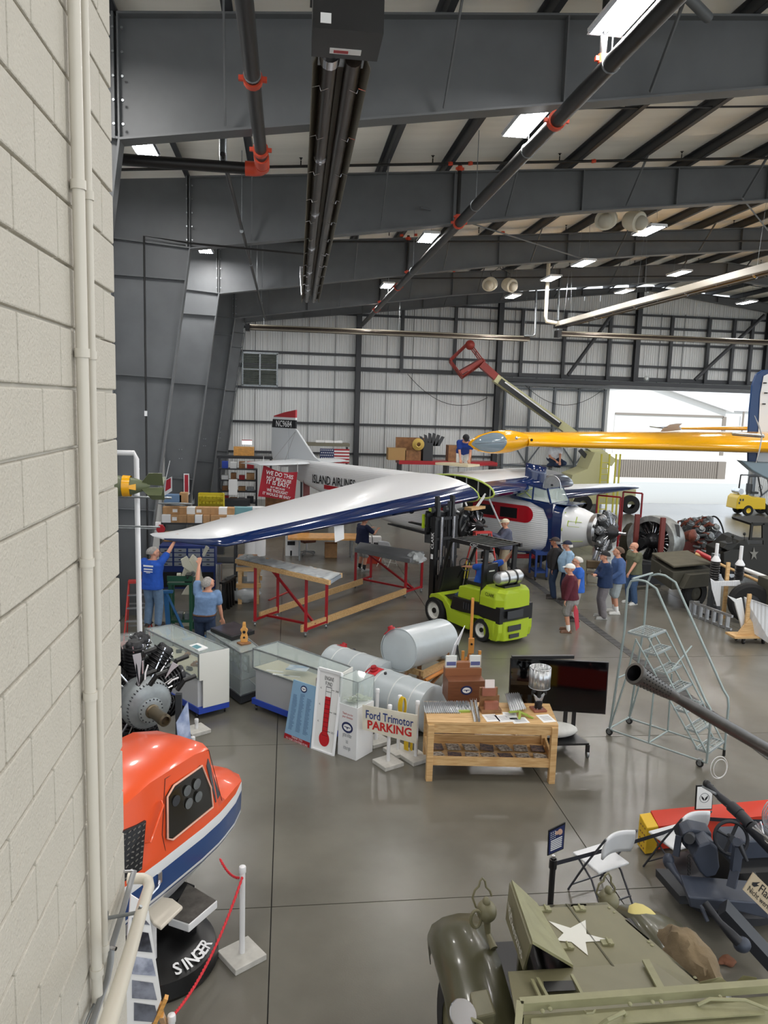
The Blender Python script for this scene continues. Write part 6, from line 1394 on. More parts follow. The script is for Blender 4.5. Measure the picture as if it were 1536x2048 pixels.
MB().tube([sp(x, z, .024) for x, z in wpts], .01, 6, closed=True).build('window_seal', mat('pinkish_seal', (220, 170, 150), .5), wn_, local=True)
for k, (x, z) in enumerate(((X0-.12, 1.74), (X0-.26, 1.74), (X0-.12, 1.62), (X0-.26, 1.62), (X0-.42, 1.72))): c = sp(x, z, .026); MB().cyl(c, c+V((0, -.004, 0)), .05, n=18).build('instrument_dial', GALV if k < 4 else DARK, TN, local=True)
dp = [(X0+.28, 1.38), (X0+.2, 1.92), (X0-.5, 1.95), (X0-.62, 1.5), (X0-.6, 1.33)]
MB().tube([sp(x, z, .003) for x, z in dp], .004, 5).build('door_seam', mat('seam_brown', (90, 40, 26), .6), TN, local=True)
c0 = sp(X0-.72, 1.78, .03); c1 = sp(X0-.72, 1.55, .03); MB().tube([c0+V((.12, .01, .02)), c0+V((.1, -.03, 0)), c1+V((-.1, -.03, 0)), c1+V((-.12, .01, 0))], .012, 6).build('grab_handle', ORG, TN, local=True)
sm = MB().prism([sp(NX-.72, 1.42, .004), sp(NX-.86, 1.42, .006), sp(NX-.9, 1.8, .006), sp(NX-.86, 1.85, .006)], (0, .04, 0)).build('quarter_window', mat('smoked_window', (80, 86, 92), .1), TN, local=True)
MB().prism([V((NX-.7, -.28, 1.5)), V((NX-.7, .28, 1.5)), V((NX-.82, .34, 1.93)), V((NX-.82, -.34, 1.93))], (.012, 0, .004)).build('windscreen', bpy.data.materials['smoked_window'], TN, local=True)
lp = [sp(X0-.92, 1.36, .03), sp(X0-.8, 1.72, .03), sp(X0-1.1, 1.74, .03), sp(X0-1.24, 1.36, .03)]
gl_ = MB().prism(lp, (0, .06, 0)).build('black_vent_panel', BLACK, TN, local=True)
vb = MB()
for i in range(9):
 for j in range(6): p = lerp(lerp(lp[0], lp[3], (j+.5)/6), lerp(lp[1], lp[2], (j+.5)/6), (i+.5)/9); vb.box(p+V((0, -.004, 0)), (.03, .006, .012), rot=M.Rotation(rnd(-.5, .5), 3, 'Y'))
tag(vb.build('vent_fins', CHROME, gl_, local=True), kind='stuff')
MB().tube([V((X0-.7, -.56, 1.12)), V((X0-.78, -.6, 1.12)), V((X0-.92, -.61, 1.1))], .012, 6).box((X0-.7, -.55, 1.15), (.05, .02, .1)).build('door_handle', CHROME, TN, local=True)
lift = MB().cyl((-.2, 0, .25), (-.2, 0, .5), .2, n=24).box((-.2, 0, .45), (1.2, .5, .1)).build('pedestal', BLACK, TN, local=True)
dc = F(312, 1885, .2); dl_ = WM[TN.name].inverted() @ dc
DSC = MB().lathe([(.0, .28), (.42, .26), (.55, .18), (.58, .04), (.56, 0), (0, 0)], (dl_.x, dl_.y, 0), n=40).build('base_dish', mat('black_plastic', (20, 20, 21), .35), TN, local=True)
for k, ch in enumerate('SINGER'):
 a = -1.02+.16*k; w_ = dc+V((.48*cos(a), .48*sin(a), .032)); ux = V((-sin(a), cos(a), 0)); uy = V((-cos(a), -sin(a), .45))
 text(ch, w_+V((0, 0, .0)), ux, uy, .11, WHITE, TN, ext=.012, bold=.02)
# white wedge step with dark top and the cream step
t = thing('step_box', 'white boxed step with a dark worn top beside the trainer', 'step', F(390, 1850))
q = [F(375, 1766, .5), F(435, 1801, .5), F(378, 1850, .5), F(336, 1836, .5)]
MB().prism([p-V((0, 0, .08)) for p in q], (0, 0, .08)).build('box', WHITE, t, bev=.01); cq = sum(q, V())/4; MB().prism([p.lerp(cq, .05)+V((0, 0, .001)) for p in q], (0, 0, .004)).build('tread', mat('worn_tread', (88, 84, 80), .8, 0, .25, 10), t)
MB().box((cq.x, cq.y, .21), (.12, .12, .42)).box((cq.x, cq.y, .01), (.4, .3, .02)).build('leg', BLACK, t)
t = thing('cream_step', 'cream moulded step plate between the rail and the boxed step', 'step', F(320, 1850))
q = [F(280, 1785, .75), F(345, 1796, .75), F(366, 1812, .75), F(322, 1855, .75), F(306, 1845, .75), F(285, 1810, .75)]
MB().prism([p-V((0, 0, .035)) for p in q], (0, 0, .035)).build('plate', mat('cream_plastic', (222, 214, 200), .5), t, bev=.012); cq = sum(q, V())/6
MB().cyl((cq.x-.05, cq.y, 0), (cq.x-.05, cq.y, .72), .03).box((cq.x-.05, cq.y, .01), (.2, .2, .02)).build('post', WHITE, t)
# stanchions and red rope
p1 = F(484, 1916); pvcpost('white stanchion post on a square concrete base beside the trainer, nearest', p1, A(487, 1733, p1.y).z)
p2 = F(344, 2120); zt2_ = A(342, 2030, p2.y).z; pvcpost('white stanchion post whose top peeks up at the bottom edge', p2, zt2_)
RR = mat('red_rope', (214, 48, 58), .6)
p0 = F(440, 1718, .8)
def rope(name, label, pts, r, m, n=1):
 mb = MB(); P = [V(p) for p in pts]; L = 0
 for k in range(2):
  Q_ = []; ph = k*pi; s = 0
  for i in range((len(P)-1)*6+1):
   j = min(i//6, len(P)-2); u = i/6-j; p = P[j].lerp(P[j+1], u); t_ = (P[j+1]-P[j]).normalized(); a, b, _ = basis(t_); s = i*.9
   Q_.append(p+a*cos(s+ph)*r*.5+b*sin(s+ph)*r*.5)
  mb.tube(Q_, r*.75, 6)
 return tag(mb.build(name, m, loc=P[0]), label, 'rope')
a = p1+V((0, -.03, A(487, 1745, p1.y).z-.03)); b = p2+V((0, 0, zt2_-.02))
rope('red_rope', 'twisted red rope hanging from the near stanchion down to the bottom edge', catenary(a, b, .16, 22), .011, RR)
rope('red_rope', 'twisted red rope from the near stanchion back to the trainer nose', catenary(a, p0, .07, 8), .011, RR)
# handrail, grey rail and photo board
RL = mat('cream_rail', (226, 220, 206), .35, coat=.2)
h = thing('handrail', 'thick cream handrail descending along the block wall at the bottom left', 'handrail', (-.55, 1.5, 3.9))
hp = [A(175, 2180, 1.6), A(221, 2033, 2.0), A(257, 1915, 2.6), A(287, 1808, 3.25), A(298, 1774, 3.5), A(296, 1762, 3.58), A(286, 1757, 3.6), A(255, 1757, 3.6)]; 
MB().tube(hp, .026, 16).build('rail', RL, h); c = A(275, 1825, 3.1); MB().tube([A(282, 1812, 3.1), c, V((WX, 3.1, c.z-.02))], .008, 8).cyl((WX-.01, 3.1, c.z-.02), (WX+.006, 3.1, c.z-.02), .03).build('bracket', GALV, h)
h = thing('grey_rail', 'flat grey metal rail behind the cream handrail on the block wall', 'rail', (-.68, 2, 3.9))
def wl_(px, py, X=-.69): r = ray(px, py); return EYE+r*(X/r.x)
g = [wl_(268, 1742), wl_(246, 1820), wl_(223, 1895), wl_(221, 1925), wl_(214, 1962), wl_(190, 2030), wl_(160, 2120)]
MB().tube(g, .013, 8, sq=(1, .5)).build('rail', mat('grey_rail_paint', (140, 142, 144), .4, .3), h); MB().cyl(g[2]+V((0, 0, .0)), g[2]+V((.02, -.01, 0)), .008).cyl(V((WX, g[2].y, g[2].z)), g[2], .006).cyl(V((WX, g[0].y, g[0].z)), g[0], .006).build('bolt', CHROME, h)
cb_ = thing('grey_conduit', 'grey flexible conduit hanging off the lower block wall', 'conduit', wl_(150, 2040, -.72)); MB().tube([wl_(222, 1935, -.72), wl_(200, 1985, -.715), wl_(178, 2030, -.715), wl_(150, 2100, -.715)], .006, 8).build('tube', GALV, cb_)
t = thing('photo_board', 'white-edged board of black-and-white aviation photos on a wooden easel, bottom left', 'board', F(320, 2080)); Yb = 5.55
q = [A(262, 1790, Yb), A(296, 1812, Yb), A(323, 1998, Yb), A(296, 2066, Yb), A(240, 2066, Yb)]
MB().prism(q, (-.01, .02, 0)).build('panel', PAPER, t)
PH = [mat('bw_photo_%s' % n, c, .4, 0, 0, s, rgb2=c2) for n, c, c2, s in (('a', (150, 154, 168), (60, 62, 72), 7), ('b', (120, 124, 136), (40, 40, 48), 5), ('c', (196, 202, 220), (130, 136, 156), 9))]
for k, (x0, y0, x1, y1) in enumerate(((264, 1835, 292, 1850), (264, 1860, 297, 1905), (264, 1912, 304, 1952), (264, 1960, 306, 2000), (268, 2005, 310, 2045))):
 s_ = .16; MB().prism([A(x0, y0, Yb-.004), A(x1, y0+6, Yb-.004), A(x1+8, y1, Yb-.004), A(x0, y1-4, Yb-.004)], (0, -.002, 0)).build('photo', PH[k % 3], t)
bl_ = A(330, 1998, Yb+.05); MB().beam(A(333, 1994, Yb), A(285, 2100, Yb), .05, .03).beam(A(318, 2005, Yb+.1), A(332, 2060, Yb+.3), .03, .03).build('easel_ledge', VARN, t); MB().beam(A(290, 2060, Yb), V((A(290, 2060, Yb).x, Yb+.2, 0)), .04, .04).beam(A(322, 2030, Yb), V((A(322, 2030, Yb).x, Yb+.4, 0)), .04, .04).build('easel_leg', VARN, t)
# left radial engine on a stand
ec = A(300, 1412, 9.6); ed = V((.62, -.76, -.08)).normalized()
EN = thing('radial_engine', 'large dark radial engine with a round gearbox, left behind the trainer', 'engine', (ec.x, ec.y, 0))
GC = mat('gearcase_grey', (150, 156, 158), .45, .5, .12, 6)
radial(EN, ec-ed*.42, ed, .74, 9, (FABG, ENG, ENG), rows=2, depth=.26, case=.4, shaft=False)
MB().lathe([(.3, -.3), (.33, -.12), (.325, -.06), (.3, 0), (.24, .03), (.2, .05), (0, .06)], ec, ed, 40).build('gearbox', GC, EN)
bl = MB(); a_, b_, _ = basis(ed)
for k in range(40): u = a_*cos(2*pi*k/40)+b_*sin(2*pi*k/40); bl.cyl(ec+u*.305-ed*.02, ec+u*.305+ed*.012, .008, n=6)
tag(bl.build('gearbox_bolts', DARK, EN), kind='stuff')
oc = ec+a_*.03-b_*.02
fl_ = MB().lathe([(.0, .05), (.165, .05), (.165, .085), (.12, .1), (0, .1)], oc, ed, 18).build('shaft_flange', mat('flange_grey', (170, 176, 178), .4, .6), EN)
bl = MB()
for k in range(18): u = a_*cos(2*pi*k/18)+b_*sin(2*pi*k/18); bl.cyl(oc+u*.15+ed*.08, oc+u*.15+ed*.1, .009, n=6)
tag(bl.build('flange_bolts', DARK, fl_), kind='stuff')
MB().lathe([(.09, .1), (.09, .12), (.075, .13), (.075, .34), (.08, .35), (.08, .42), (.055, .43), (.05, .38), (0, .38)], oc, ed, 24).build('propeller_shaft', mat('bronze_shaft', (120, 108, 88), .35, .8), EN)
for k, (px, py) in enumerate(((275, 1325), (340, 1340), (300, 1370), (355, 1380), (275, 1370))):
 c = A(px, py, 9.2); MB().tube([c, c+V((.08, 0, .12)), c+V((.2, .1, .14))], .03, 8).build('ignition_lead', BLACK, EN)
for q in (((265, 1310), (281, 1306), (283, 1318), (278, 1372)), ((345, 1324), (357, 1331), (346, 1340), (329, 1359)), ((268, 1313), (274, 1330), (279, 1370), (276, 1372))): MB().prism([A(x, y, 9.05) for x, y in q], (0, .01, 0)).build('cylinder_baffle', mat('baffle_light', (196, 198, 204), .4, .4), EN)
for pts in (((296, 1330), (291, 1345), (290, 1359)), ((357, 1355), (345, 1360), (336, 1368))): MB().tube([A(x, y, 8.85) for x, y in pts], .01, 6).build('white_lead', WHITE, EN)
MB().box((ec.x-.1, ec.y+.3, .35), (1.0, .9, .08)).box((ec.x-.4, ec.y+.4, ec.z/2), (.08, .08, ec.z)).box((ec.x+.3, ec.y+.4, ec.z/2), (.08, .08, ec.z)).box((ec.x-.4, ec.y, .17), (.08, 1.0, .34)).box((ec.x+.3, ec.y, .17), (.08, 1.0, .34)).build('engine_stand', DARK, EN)
dm_ = thing('clear_dome', 'clear plastic dome over reddish parts at the block wall edge', 'dome', (A(262, 1300, 11.5).x, 11.5, 0)); c = A(258, 1310, 11.5)
MB().lathe([(.0, .33), (.18, .3), (.33, .2), (.42, .05), (.43, 0)], c, (0, 0, 1), 28).build('dome', mat('plexiglass', (215, 225, 225), .05, alpha=.25, spec=.9), dm_); MB().lathe([(.42, 0), (.45, 0), (.45, .03), (.42, .03)], c, (0, 0, 1), 28).build('rim', GALV, dm_); MB().ell(c+V((0, 0, .08)), (.28, .28, .12)).ell(c+V((.15, -.1, .1)), (.12, .1, .1)).build('red_parts', mat('dusty_red', (150, 96, 88), .6), dm_); MB().cyl((c.x, c.y, 0), c, .3, n=20).build('pedestal', DARK, dm_)
t = thing('info_board', 'tilted blue-white information board in front of the left engine shaft', 'sign', F(372, 1520)); q = [A(353, 1447, 9.0), A(376, 1404, 9.2), A(383, 1491, 9.2), A(357, 1486, 9.0)]
MB().prism(q, (-.01, .02, 0)).build('panel', mat('pale_blue_print', (186, 198, 222), .5, 0, 0, 6, rgb2=(120, 138, 176)), t); MB().cyl(A(370, 1480, 9.12), V((A(370, 1480, 9.12).x, 9.12, 0)), .02).box((A(370, 1480, 9.12).x, 9.12, .015), (.3, .3, .03)).build('post', BLACK, t)
p = F(386, 1535); pvcpost('white post behind the trainer roof with only its cap showing', p, A(386, 1474, p.y).z)
p = F(382, 1480); pvcpost('short white post leaning beside the info board', p+V((.05, .3, 0)), A(383, 1438, p.y+.3).z)
# ---- behind: ladder, saw, bench, shelves ----
RL_ = mat('ladder_red', (196, 60, 56), .45); RG = mat('ladder_rung', (150, 152, 154), .4, .6)
def stepladder(label, base, w0, h, d, rz, n=6):
 t = thing('step_ladder', label, 'ladder', base, rz)
 for q in (-1, 1):
  MB().beam((q*w0/2, 0, 0), (q*w0*.32, d*.45, h), .03, .07, up=V((0, 1, 0))).build('front_rail', RL_, t, local=True)
  MB().beam((q*w0/2, d, 0), (q*w0*.32, d*.55, h-.05), .025, .05, up=V((0, 1, 0))).build('rear_rail', RL_, t, local=True)
 for k in range(1, n+1): u = k/(n+1); ww = w0*(1-u)+w0*.64*u; MB().box((0, d*.45*u, h*u), (ww, .08, .025)).build('step', RG, t, local=True)
 for k in (1, 3, 5): u = k/(n+1); ww = w0*(1-u)+w0*.64*u; MB().box((0, d-d*.45*u, h*u), (ww, .02, .03)).build('brace', RG, t, local=True)
 MB().box((0, d*.5, h), (w0*.7, .2, .05)).build('top_cap', RL_, t, local=True); return t
stepladder('red step ladder at the block wall edge under the man in royal blue', V((LADDER1.x-.32, LADDER1.y-.12, 0)), .55, 1.35, .8, .1, 4)
t = COL.objects[-1]
stepladder('red step ladder by the wing engine, behind the forklift', V((A(975, 1130, 21.2).x, 20.9, 0)), .75, A(975, 1068, 21.2).z, 1.2, .2, 6)
MB().box((PLAID.x, PLAID.y, .12), (.6, .5, .24)).build('step_block', OAK, loc=(PLAID.x, PLAID.y, 0)); tag(COL.objects[-1], 'low wooden block under the man in plaid', 'block')
SAW = mat('ivory_machine', (218, 214, 194), .4)
p = F(405, 1238); t = thing('band_saw', 'ivory vertical band saw with a tilted head behind the two men', 'machine', p); Ys = 18.0
def Q(x, y): return A(x, y, Ys)
p = A(385, 1238, Ys)
MB().prism([Q(362, 1190), Q(384, 1160), Q(397, 1152), Q(404, 1165), Q(404, 1238), Q(392, 1238), Q(388, 1190)], (0, .4, 0)).build('column', SAW, t, bev=.02)
MB().prism([Q(362, 1152), Q(370, 1130), Q(383, 1112), Q(396, 1125), Q(402, 1158), Q(366, 1158)], (0, .3, 0)).build('head', SAW, t, bev=.03); MB().prism([Q(362, 1118), Q(374, 1111), Q(392, 1142), Q(386, 1150), Q(378, 1140), Q(366, 1132)], (0, -.08, 0)).build('arm', SAW, t, bev=.01)
MB().prism([Q(405, 1108), Q(412, 1090), Q(419, 1095), Q(409, 1112)], (0, -.1, 0)).build('guide', SAW, t); MB().lathe([(0, 0), (.06, 0), (.06, .1), (0, .1)], Q(387, 1145)+V((0, -.1, 0)), (0, -1, 0), 16).build('pivot', GALV, t); MB().cyl(Q(354, 1150), Q(362, 1150), .05).build('handle', SAW, t)
MB().box((A(385, 1225, Ys).x+.1, Ys+.2, .1), (.7, .5, .2)).build('base', SAW, t)
GB = mat('green_bench_paint', (30, 82, 60), .5)
t = thing('green_bench', 'dark green steel work bench with a lower shelf in front of the saw', 'work bench', F(360, 1245)); y0 = 17.2; xl, xr = A(334, 1150, y0).x, A(385, 1150, y0).x; zt_ = A(360, 1168, y0).z
MB().box(((xl+xr)/2, y0+.3, zt_), (xr-xl, .6, .05)).box(((xl+xr)/2, y0+.01, zt_+.12), (xr-xl, .03, .12)).build('top', GB, t)
for x in (xl+.05, xr-.05):
 for y in (y0+.05, y0+.55): MB().box((x, y, zt_/2), (.06, .06, zt_)).build('leg', GB, t)
MB().box(((xl+xr)/2, y0+.3, .32), (xr-xl, .55, .05)).build('shelf', GB, t)
t = thing('bench_vise', 'dark vise on the right corner of the green bench', 'vise', (xr-.1, y0+.1, zt_)); MB().box((xr-.1, y0+.15, zt_+.14), (.12, .3, .12)).cyl((xr-.1, y0-.1, zt_+.16), (xr-.1, y0+.1, zt_+.16), .02).box((xr-.1, y0+.15, zt_+.06), (.16, .2, .08)).build('jaws', BLACK, t)
for k in range(3): c = V((xl+.25+.18*k, y0+.2, .345)); o = MB().box(c+V((0, 0, .07)), (.13, .2, .14)).build('weight_block', GALV, loc=c); tag(o, ['left', 'middle', 'right'][k]+' one of three grey metal blocks on the green bench shelf', 'block')
t = thing('blue_jack', 'blue folding roller stand leaning between the ladder man and the bench', 'stand', A(335, 1230, 17.0)); p = A(338, 1240, 16.95); p.z = 0; a = A(332, 1185, 16.95)
BJ = mat('tool_blue', (40, 98, 150), .5); MB().beam(p, a, .1, .05).beam(p+V((.35, .2, 0)), a, .08, .05).beam(p+V((.3, -.1, 0.02)), p+V((.9, .2, .02)), .08, .04).box(a+V((0, 0, .02)), (.3, .12, .05)).build('frame', BJ, t)
# black tote cases
for k in range(4):
 p = F(443+5*k, 1224-4*k); t = thing('black_bin', ['front', 'second', 'third', 'rearmost'][k]+' of the black folding sawhorse legs behind the reaching man', 'sawhorse', p, -.5)
 MB().prism([(-.03, 0, 0), (.03, 0, 0), (.05, .1, .75), (-.05, .1, .75)], (0, .05, 0)).box((0, .15, .74), (.12, .3, .05)).prism([(-.03, .3, 0), (.03, .3, 0), (.05, .2, .75), (-.05, .2, .75)], (0, .05, 0)).build('legs', BLACK, t, local=True)
t = thing('metal_tube', 'shiny upright metal tube standing behind the reaching man', 'tube', F(438, 1188)); p = F(438, 1188); MB().cyl(p, V((p.x, p.y, A(438, 1127, p.y).z)), .1, n=20).build('tube', CHROME, t)
MB().lathe([(.1, 0), (.12, 0), (.12, .04), (.1, .04)], p).build('foot_ring', GALV, t)
# wooden work stand and plastic bag
y0 = F(490, 1208).y; t = thing('wooden_work_stand', 'rough pine work stand with a middle shelf left of the red rack', 'stand', (A(490, 1200, y0).x, y0, 0)); x0, x1 = A(476, 1200, y0).x, A(518, 1200, y0).x; zt_ = A(490, 1133, y0).z
for x in (x0+.05, x1-.05):
 for y in (y0, y0+.8): MB().box((x, y, zt_/2), (.1, .05, zt_)).build('leg', PINE, t)
for z in (zt_-.06, zt_*.5):
 for y in (y0-.04, y0+.84): MB().box(((x0+x1)/2, y, z), (x1-x0+.1, .03, .12)).build('rail', PINE, t)
MB().box(((x0+x1)/2, y0+.4, zt_+.01), (x1-x0+.1, .95, .02)).box(((x0+x1)/2, y0+.4, zt_*.5+.05), (x1-x0, .8, .02)).build('shelf', GALV, t)
c = V(((x0+x1)/2+.1, y0+.3, zt_*.5+.06)); o = MB().box(c+V((0, 0, .13)), (.3, .25, .26)).build('drill_box', WHITE, loc=c); tag(o, 'white box on the middle shelf of the pine work stand', 'box')
c = V(((x0+x1)/2-.05, y0+.3, zt_+.02)); o = MB().box(c+V((0, 0, .1)), (.5, .5, .2)).build('wooden_box', OAK, loc=c, bev=.01); tag(o, 'brown box with black base on top of the pine work stand', 'box')
def crumple(name, label, cat, c, r, m, seed=0, amp=.25):
 mb = MB(); mb.ell(c, r, 22, 14)
 for i, v in enumerate(mb.v): d = v-V(c); mb.v[i] = V(c)+d*(1+amp*noise.noise(V((d.x*9+seed, d.y*9, d.z*9)))+amp*.6*noise.noise(V((d.x*22, d.y*22+seed, d.z*22)))); mb.v[i].z = max(mb.v[i].z, c[2]-r[2]*.95)
 o = mb.build(name, m, loc=c); return tag(o, label, cat)
PLAS = mat('clear_plastic', (205, 210, 212), .25, alpha=.75, spec=.8)
p = F(490, 1200); crumple('plastic_bag', 'crumpled clear plastic heap on the floor by the pine work stand', 'plastic', p+V((0, -.2, .26)), (.42, .3, .27), PLAS)
# red wheeled racks
def rack(label, px, tops, diag=True):
 P = [F(*p) for p in px]; T_ = [V((p.x, p.y, A(*q, p.y).z)) for p, q in zip(P, tops)]; t = thing('red_rack', label, 'rack', P[0])
 for p, q in zip(P, T_):
  MB().beam(p+V((0, 0, .12)), q, .07, .07).build('post', RED, t); m_ = MB(); m_.cyl(p+V((-.02, 0, .05)), p+V((.02, 0, .05)), .05, n=12).box(p+V((0, 0, .11)), (.12, .1, .02)); m_.build('caster', GALV, t)
 for a, b in ((0, 1), (2, 3)): MB().beam(T_[a], T_[b], .06, .06).build('top_rail', RED, t); MB().beam(P[a]+V((0, 0, .16)), P[b]+V((0, 0, .16)), .05, .05).build('bottom_rail', RED, t)
 a = P[0].lerp(P[1], .5); b = P[2].lerp(P[3], .5); MB().beam(a+V((0, 0, .16)), b+V((0, 0, .16)), .05, .05).build('tie_rail', RED, t)
 if diag: a = T_[0].lerp(T_[1], .6); b = P[2].lerp(P[3], .45)+V((0, 0, .2)); MB().beam(a, b, .05, .05).build('diagonal', RED, t)
 return t, P, T_
t1_, P1, T1 = rack('red steel wheeled rack carrying plastic-wrapped panels, nearest', [(510, 1252), (555, 1235), (611, 1273), (652, 1256)], [(514, 1133), (558, 1133), (614, 1150), (655, 1151)])
t2_, P2, T2 = rack('red steel wheeled rack carrying a grey covered panel, farther back beside the forklift mast', [(710, 1175), (741, 1163), (810, 1195), (842, 1184)], [(712, 1102), (744, 1104), (814, 1118), (845, 1114)])
for a, b, lb in ((P1[2]+V((-.1, -.06, .2)), P2[2]+V((0, -.06, .2)), 'long timber beam joining the two red racks along the near side'), (P1[0]+V((.1, .2, .2)), P2[0]+V((.2, -.06, .2)), 'long timber beam joining the two red racks along the far side')):
 o = MB().beam(a, b, .05, .16).build('timber_beam', PINE, loc=a); tag(o, lb, 'timber')
GP = mat('grey_sheet', (118, 120, 124), .6, 0, .05, 3)
zt_ = T1[0].z
t = thing('wrapped_panel', 'bundle of wing skins in crumpled clear plastic on the nearer red rack', 'panel bundle', T1[0]); a, b = A(478, 1108, T1[1].y+.2), A(470, 1118, T1[0].y+.3)
P_ = [F(x, y, zt_+.1) for x, y in ((472, 1117), (490, 1107), (683, 1146), (660, 1160))]
MB().grid(lambda u, v: lerp(lerp(P_[0], P_[1], v), lerp(P_[3], P_[2], v), u)+V((0, 0, .03*noise.noise(V((u*22, v*5, 1)))+.02*noise.noise(V((u*60, v*14, 5))))), 60, 10).build('plastic_wrap', PLAS, t)
MB().prism([p-V((0, 0, .1)) for p in P_], (0, 0, .07)).build('panel', mat('wrapped_blue_grey', (150, 160, 172), .4, 0, .2, 3), t)
MB().beam(P_[3]-V((0, 0, .06)), P_[0]-V((0, 0, .06)), .06, .1).beam(P_[2]-V((0, 0, .06)), P_[1]-V((0, 0, .06)), .06, .1).build('wood_edge', PINE, t)
t = thing('covered_panel', 'flat grey covered panel with a bunched plastic end on the farther red rack', 'panel', T2[0]); z = T2[0].z+.14
P_ = [F(x, y, z) for x, y in ((709, 1096), (720, 1084), (848, 1103), (820, 1118))]
MB().prism([p-V((0, 0, .12)) for p in P_], (0, 0, .12)).build('panel', GP, t, bev=.01); crumple('plastic_wrap', '', '', P_[3].lerp(P_[2], .4)+V((0, -.05, -.05)), (.25, .22, .16), PLAS, 5, .4)
o = COL.objects[-1]; o.parent = t; o.location = WM[t.name].inverted() @ o.location
o = MB().beam(F(538, 1201), F(575, 1185), .06, .04).build('red_bar', RL_, loc=F(540, 1200)); tag(o, 'short red bar lying on the floor behind the nearer red rack', 'bar')
# ======================= RIGHT SIDE =======================
# ---- rolling stairs ----
SG = mat('pale_green_grey_steel', (150, 164, 164), .4, .2)
c1, c2, c3, c4 = F(1216, 1470), F(1260, 1448), F(1401, 1530), F(1464, 1521)
rd = ((c3+c4)/2-(c1+c2)/2); Ls = rd.length; rd.normalize()
RS = thing('rolling_stairs', 'pale grey-green rolling platform stairs with handrails, right of the television', 'stairs', (c1+c2)/2, atan2(rd.y, rd.x))
hw = .34; PZ = 1.80
def tb(pts, r=.016, nm='tube'): MB().tube(pts, r, 10).build(nm, SG, RS, local=True)
xp0, xp1 = .18, .52     # platform extent along x
ns = 6; steps = [(xp0+.17, PZ)]+[(xp0+.17+(Ls-.12-xp0-.17)*k/ns, PZ-(PZ-.26)*k/ns) for k in range(1, ns+1)]
for i, (x, z) in enumerate(steps):
 d_ = .36 if i == 0 else .2
 g = MB()
 for q in (-1, 1): g.box((x, q*hw*.86, z-.015), (d_, .015, .035)).box((x+q*d_/2, 0, z-.015), (.015, hw*1.72, .035))
 nx = 7 if i == 0 else 4
 for k in range(nx): g.tube([(x-d_/2+d_*(k+.5)/nx, -hw*.86+hw*1.72*j/14, z+(.004 if j % 2 else -.004)) for j in range(15)], .004, 4)
 for k in range(11): y = -hw*.86+hw*1.72*(k+.5)/11; g.tube([(x-d_/2, y, z), (x+d_/2, y, z)], .0035, 4)
 g.build('grated_step', mat('grating', (168, 178, 180), .4, .5), RS, local=True)
for q in (-1, 1):
 y = q*hw
 tb([(0, y, .1), (xp0-.05, y, PZ), (xp0-.05, y, PZ+.7), (xp0, y, PZ+.84), (xp0+.12, y, PZ+.88), (xp1-.1, y, PZ+.88), (xp1+.08, y, PZ+.8), (Ls-.12, y, 1.05), (Ls-.04, y, .95), (Ls-.02, y, .8), (Ls-.02, y, .1)], .019, 'handrail')
 tb([(xp1, y*.9, PZ-.02), (Ls-.05, y*.9, .24)], .014, 'stringer'); tb([(xp1-.2, y*.9, PZ-.1), (Ls-.18, y*.9, .24)], .014, 'stringer')
 tb([(0, y, .1), (Ls-.02, y, .1)], .014, 'base_rail'); tb([(.0, y, .1), (.22, y*.9, PZ*.62), (xp1-.2, y*.9, PZ-.08)], .014, 'rear_leg')
 tb([(Ls*.42, y, .1), (Ls*.42, y*.9, 1.1)], .014, 'middle_leg'); tb([(xp1+.35, y, 1.55+.55), (xp1-.02, y, PZ*.72)], .012, 'mid_rail') if 0 else None
tb([(.07, -hw, 1.0), (.07, hw, 1.0)], .013, 'cross_tube'); tb([(0, -hw, .12), (0, hw, .12)], .014, 'cross_tube'); tb([(Ls*.42, -hw, .1), (Ls*.42, hw, .1)], .013, 'cross_tube'); tb([(xp0+.02, -hw, PZ+.88), (xp0+.02, hw, PZ+.88)], .017, 'cross_tube'); tb([(.95, -hw, 1.38), (.95, hw, 1.62)], .012, 'cross_tube')
for x, y in ((0, -hw), (0, hw), (Ls-.12, -hw)):
 MB().lathe([(.03, -.018), (.055, -.018), (.06, 0), (.055, .018), (.03, .018)], (x, y, .06), (0, 1, 0), 18).build('caster_wheel', RUBBER, RS, local=True); MB().cyl((x, y-.02, .06), (x, y+.02, .06), .035, n=14).box((x, y, .11), (.06, .06, .03)).build('caster_fork', GALV, RS, local=True)
MB().cyl((Ls-.02, hw, .0), (Ls-.02, hw, .1), .022).build('rubber_foot', BLACK, RS, local=True)
for k in range(2):
 c = A(1438, 1535, 9.9); o = MB().tube([c+V(((.13-.03*k)*cos(a), -.03*k, (.17-.03*k)*sin(a))) for a in [2*pi*j/28 for j in range(28)]], .006, 6, closed=True).build('wire_coil', WHITE, loc=c); tag(o, ['larger outer ring of white cable hanging at the stair foot', 'smaller inner ring of white cable hanging at the stair foot'][k], 'cable')
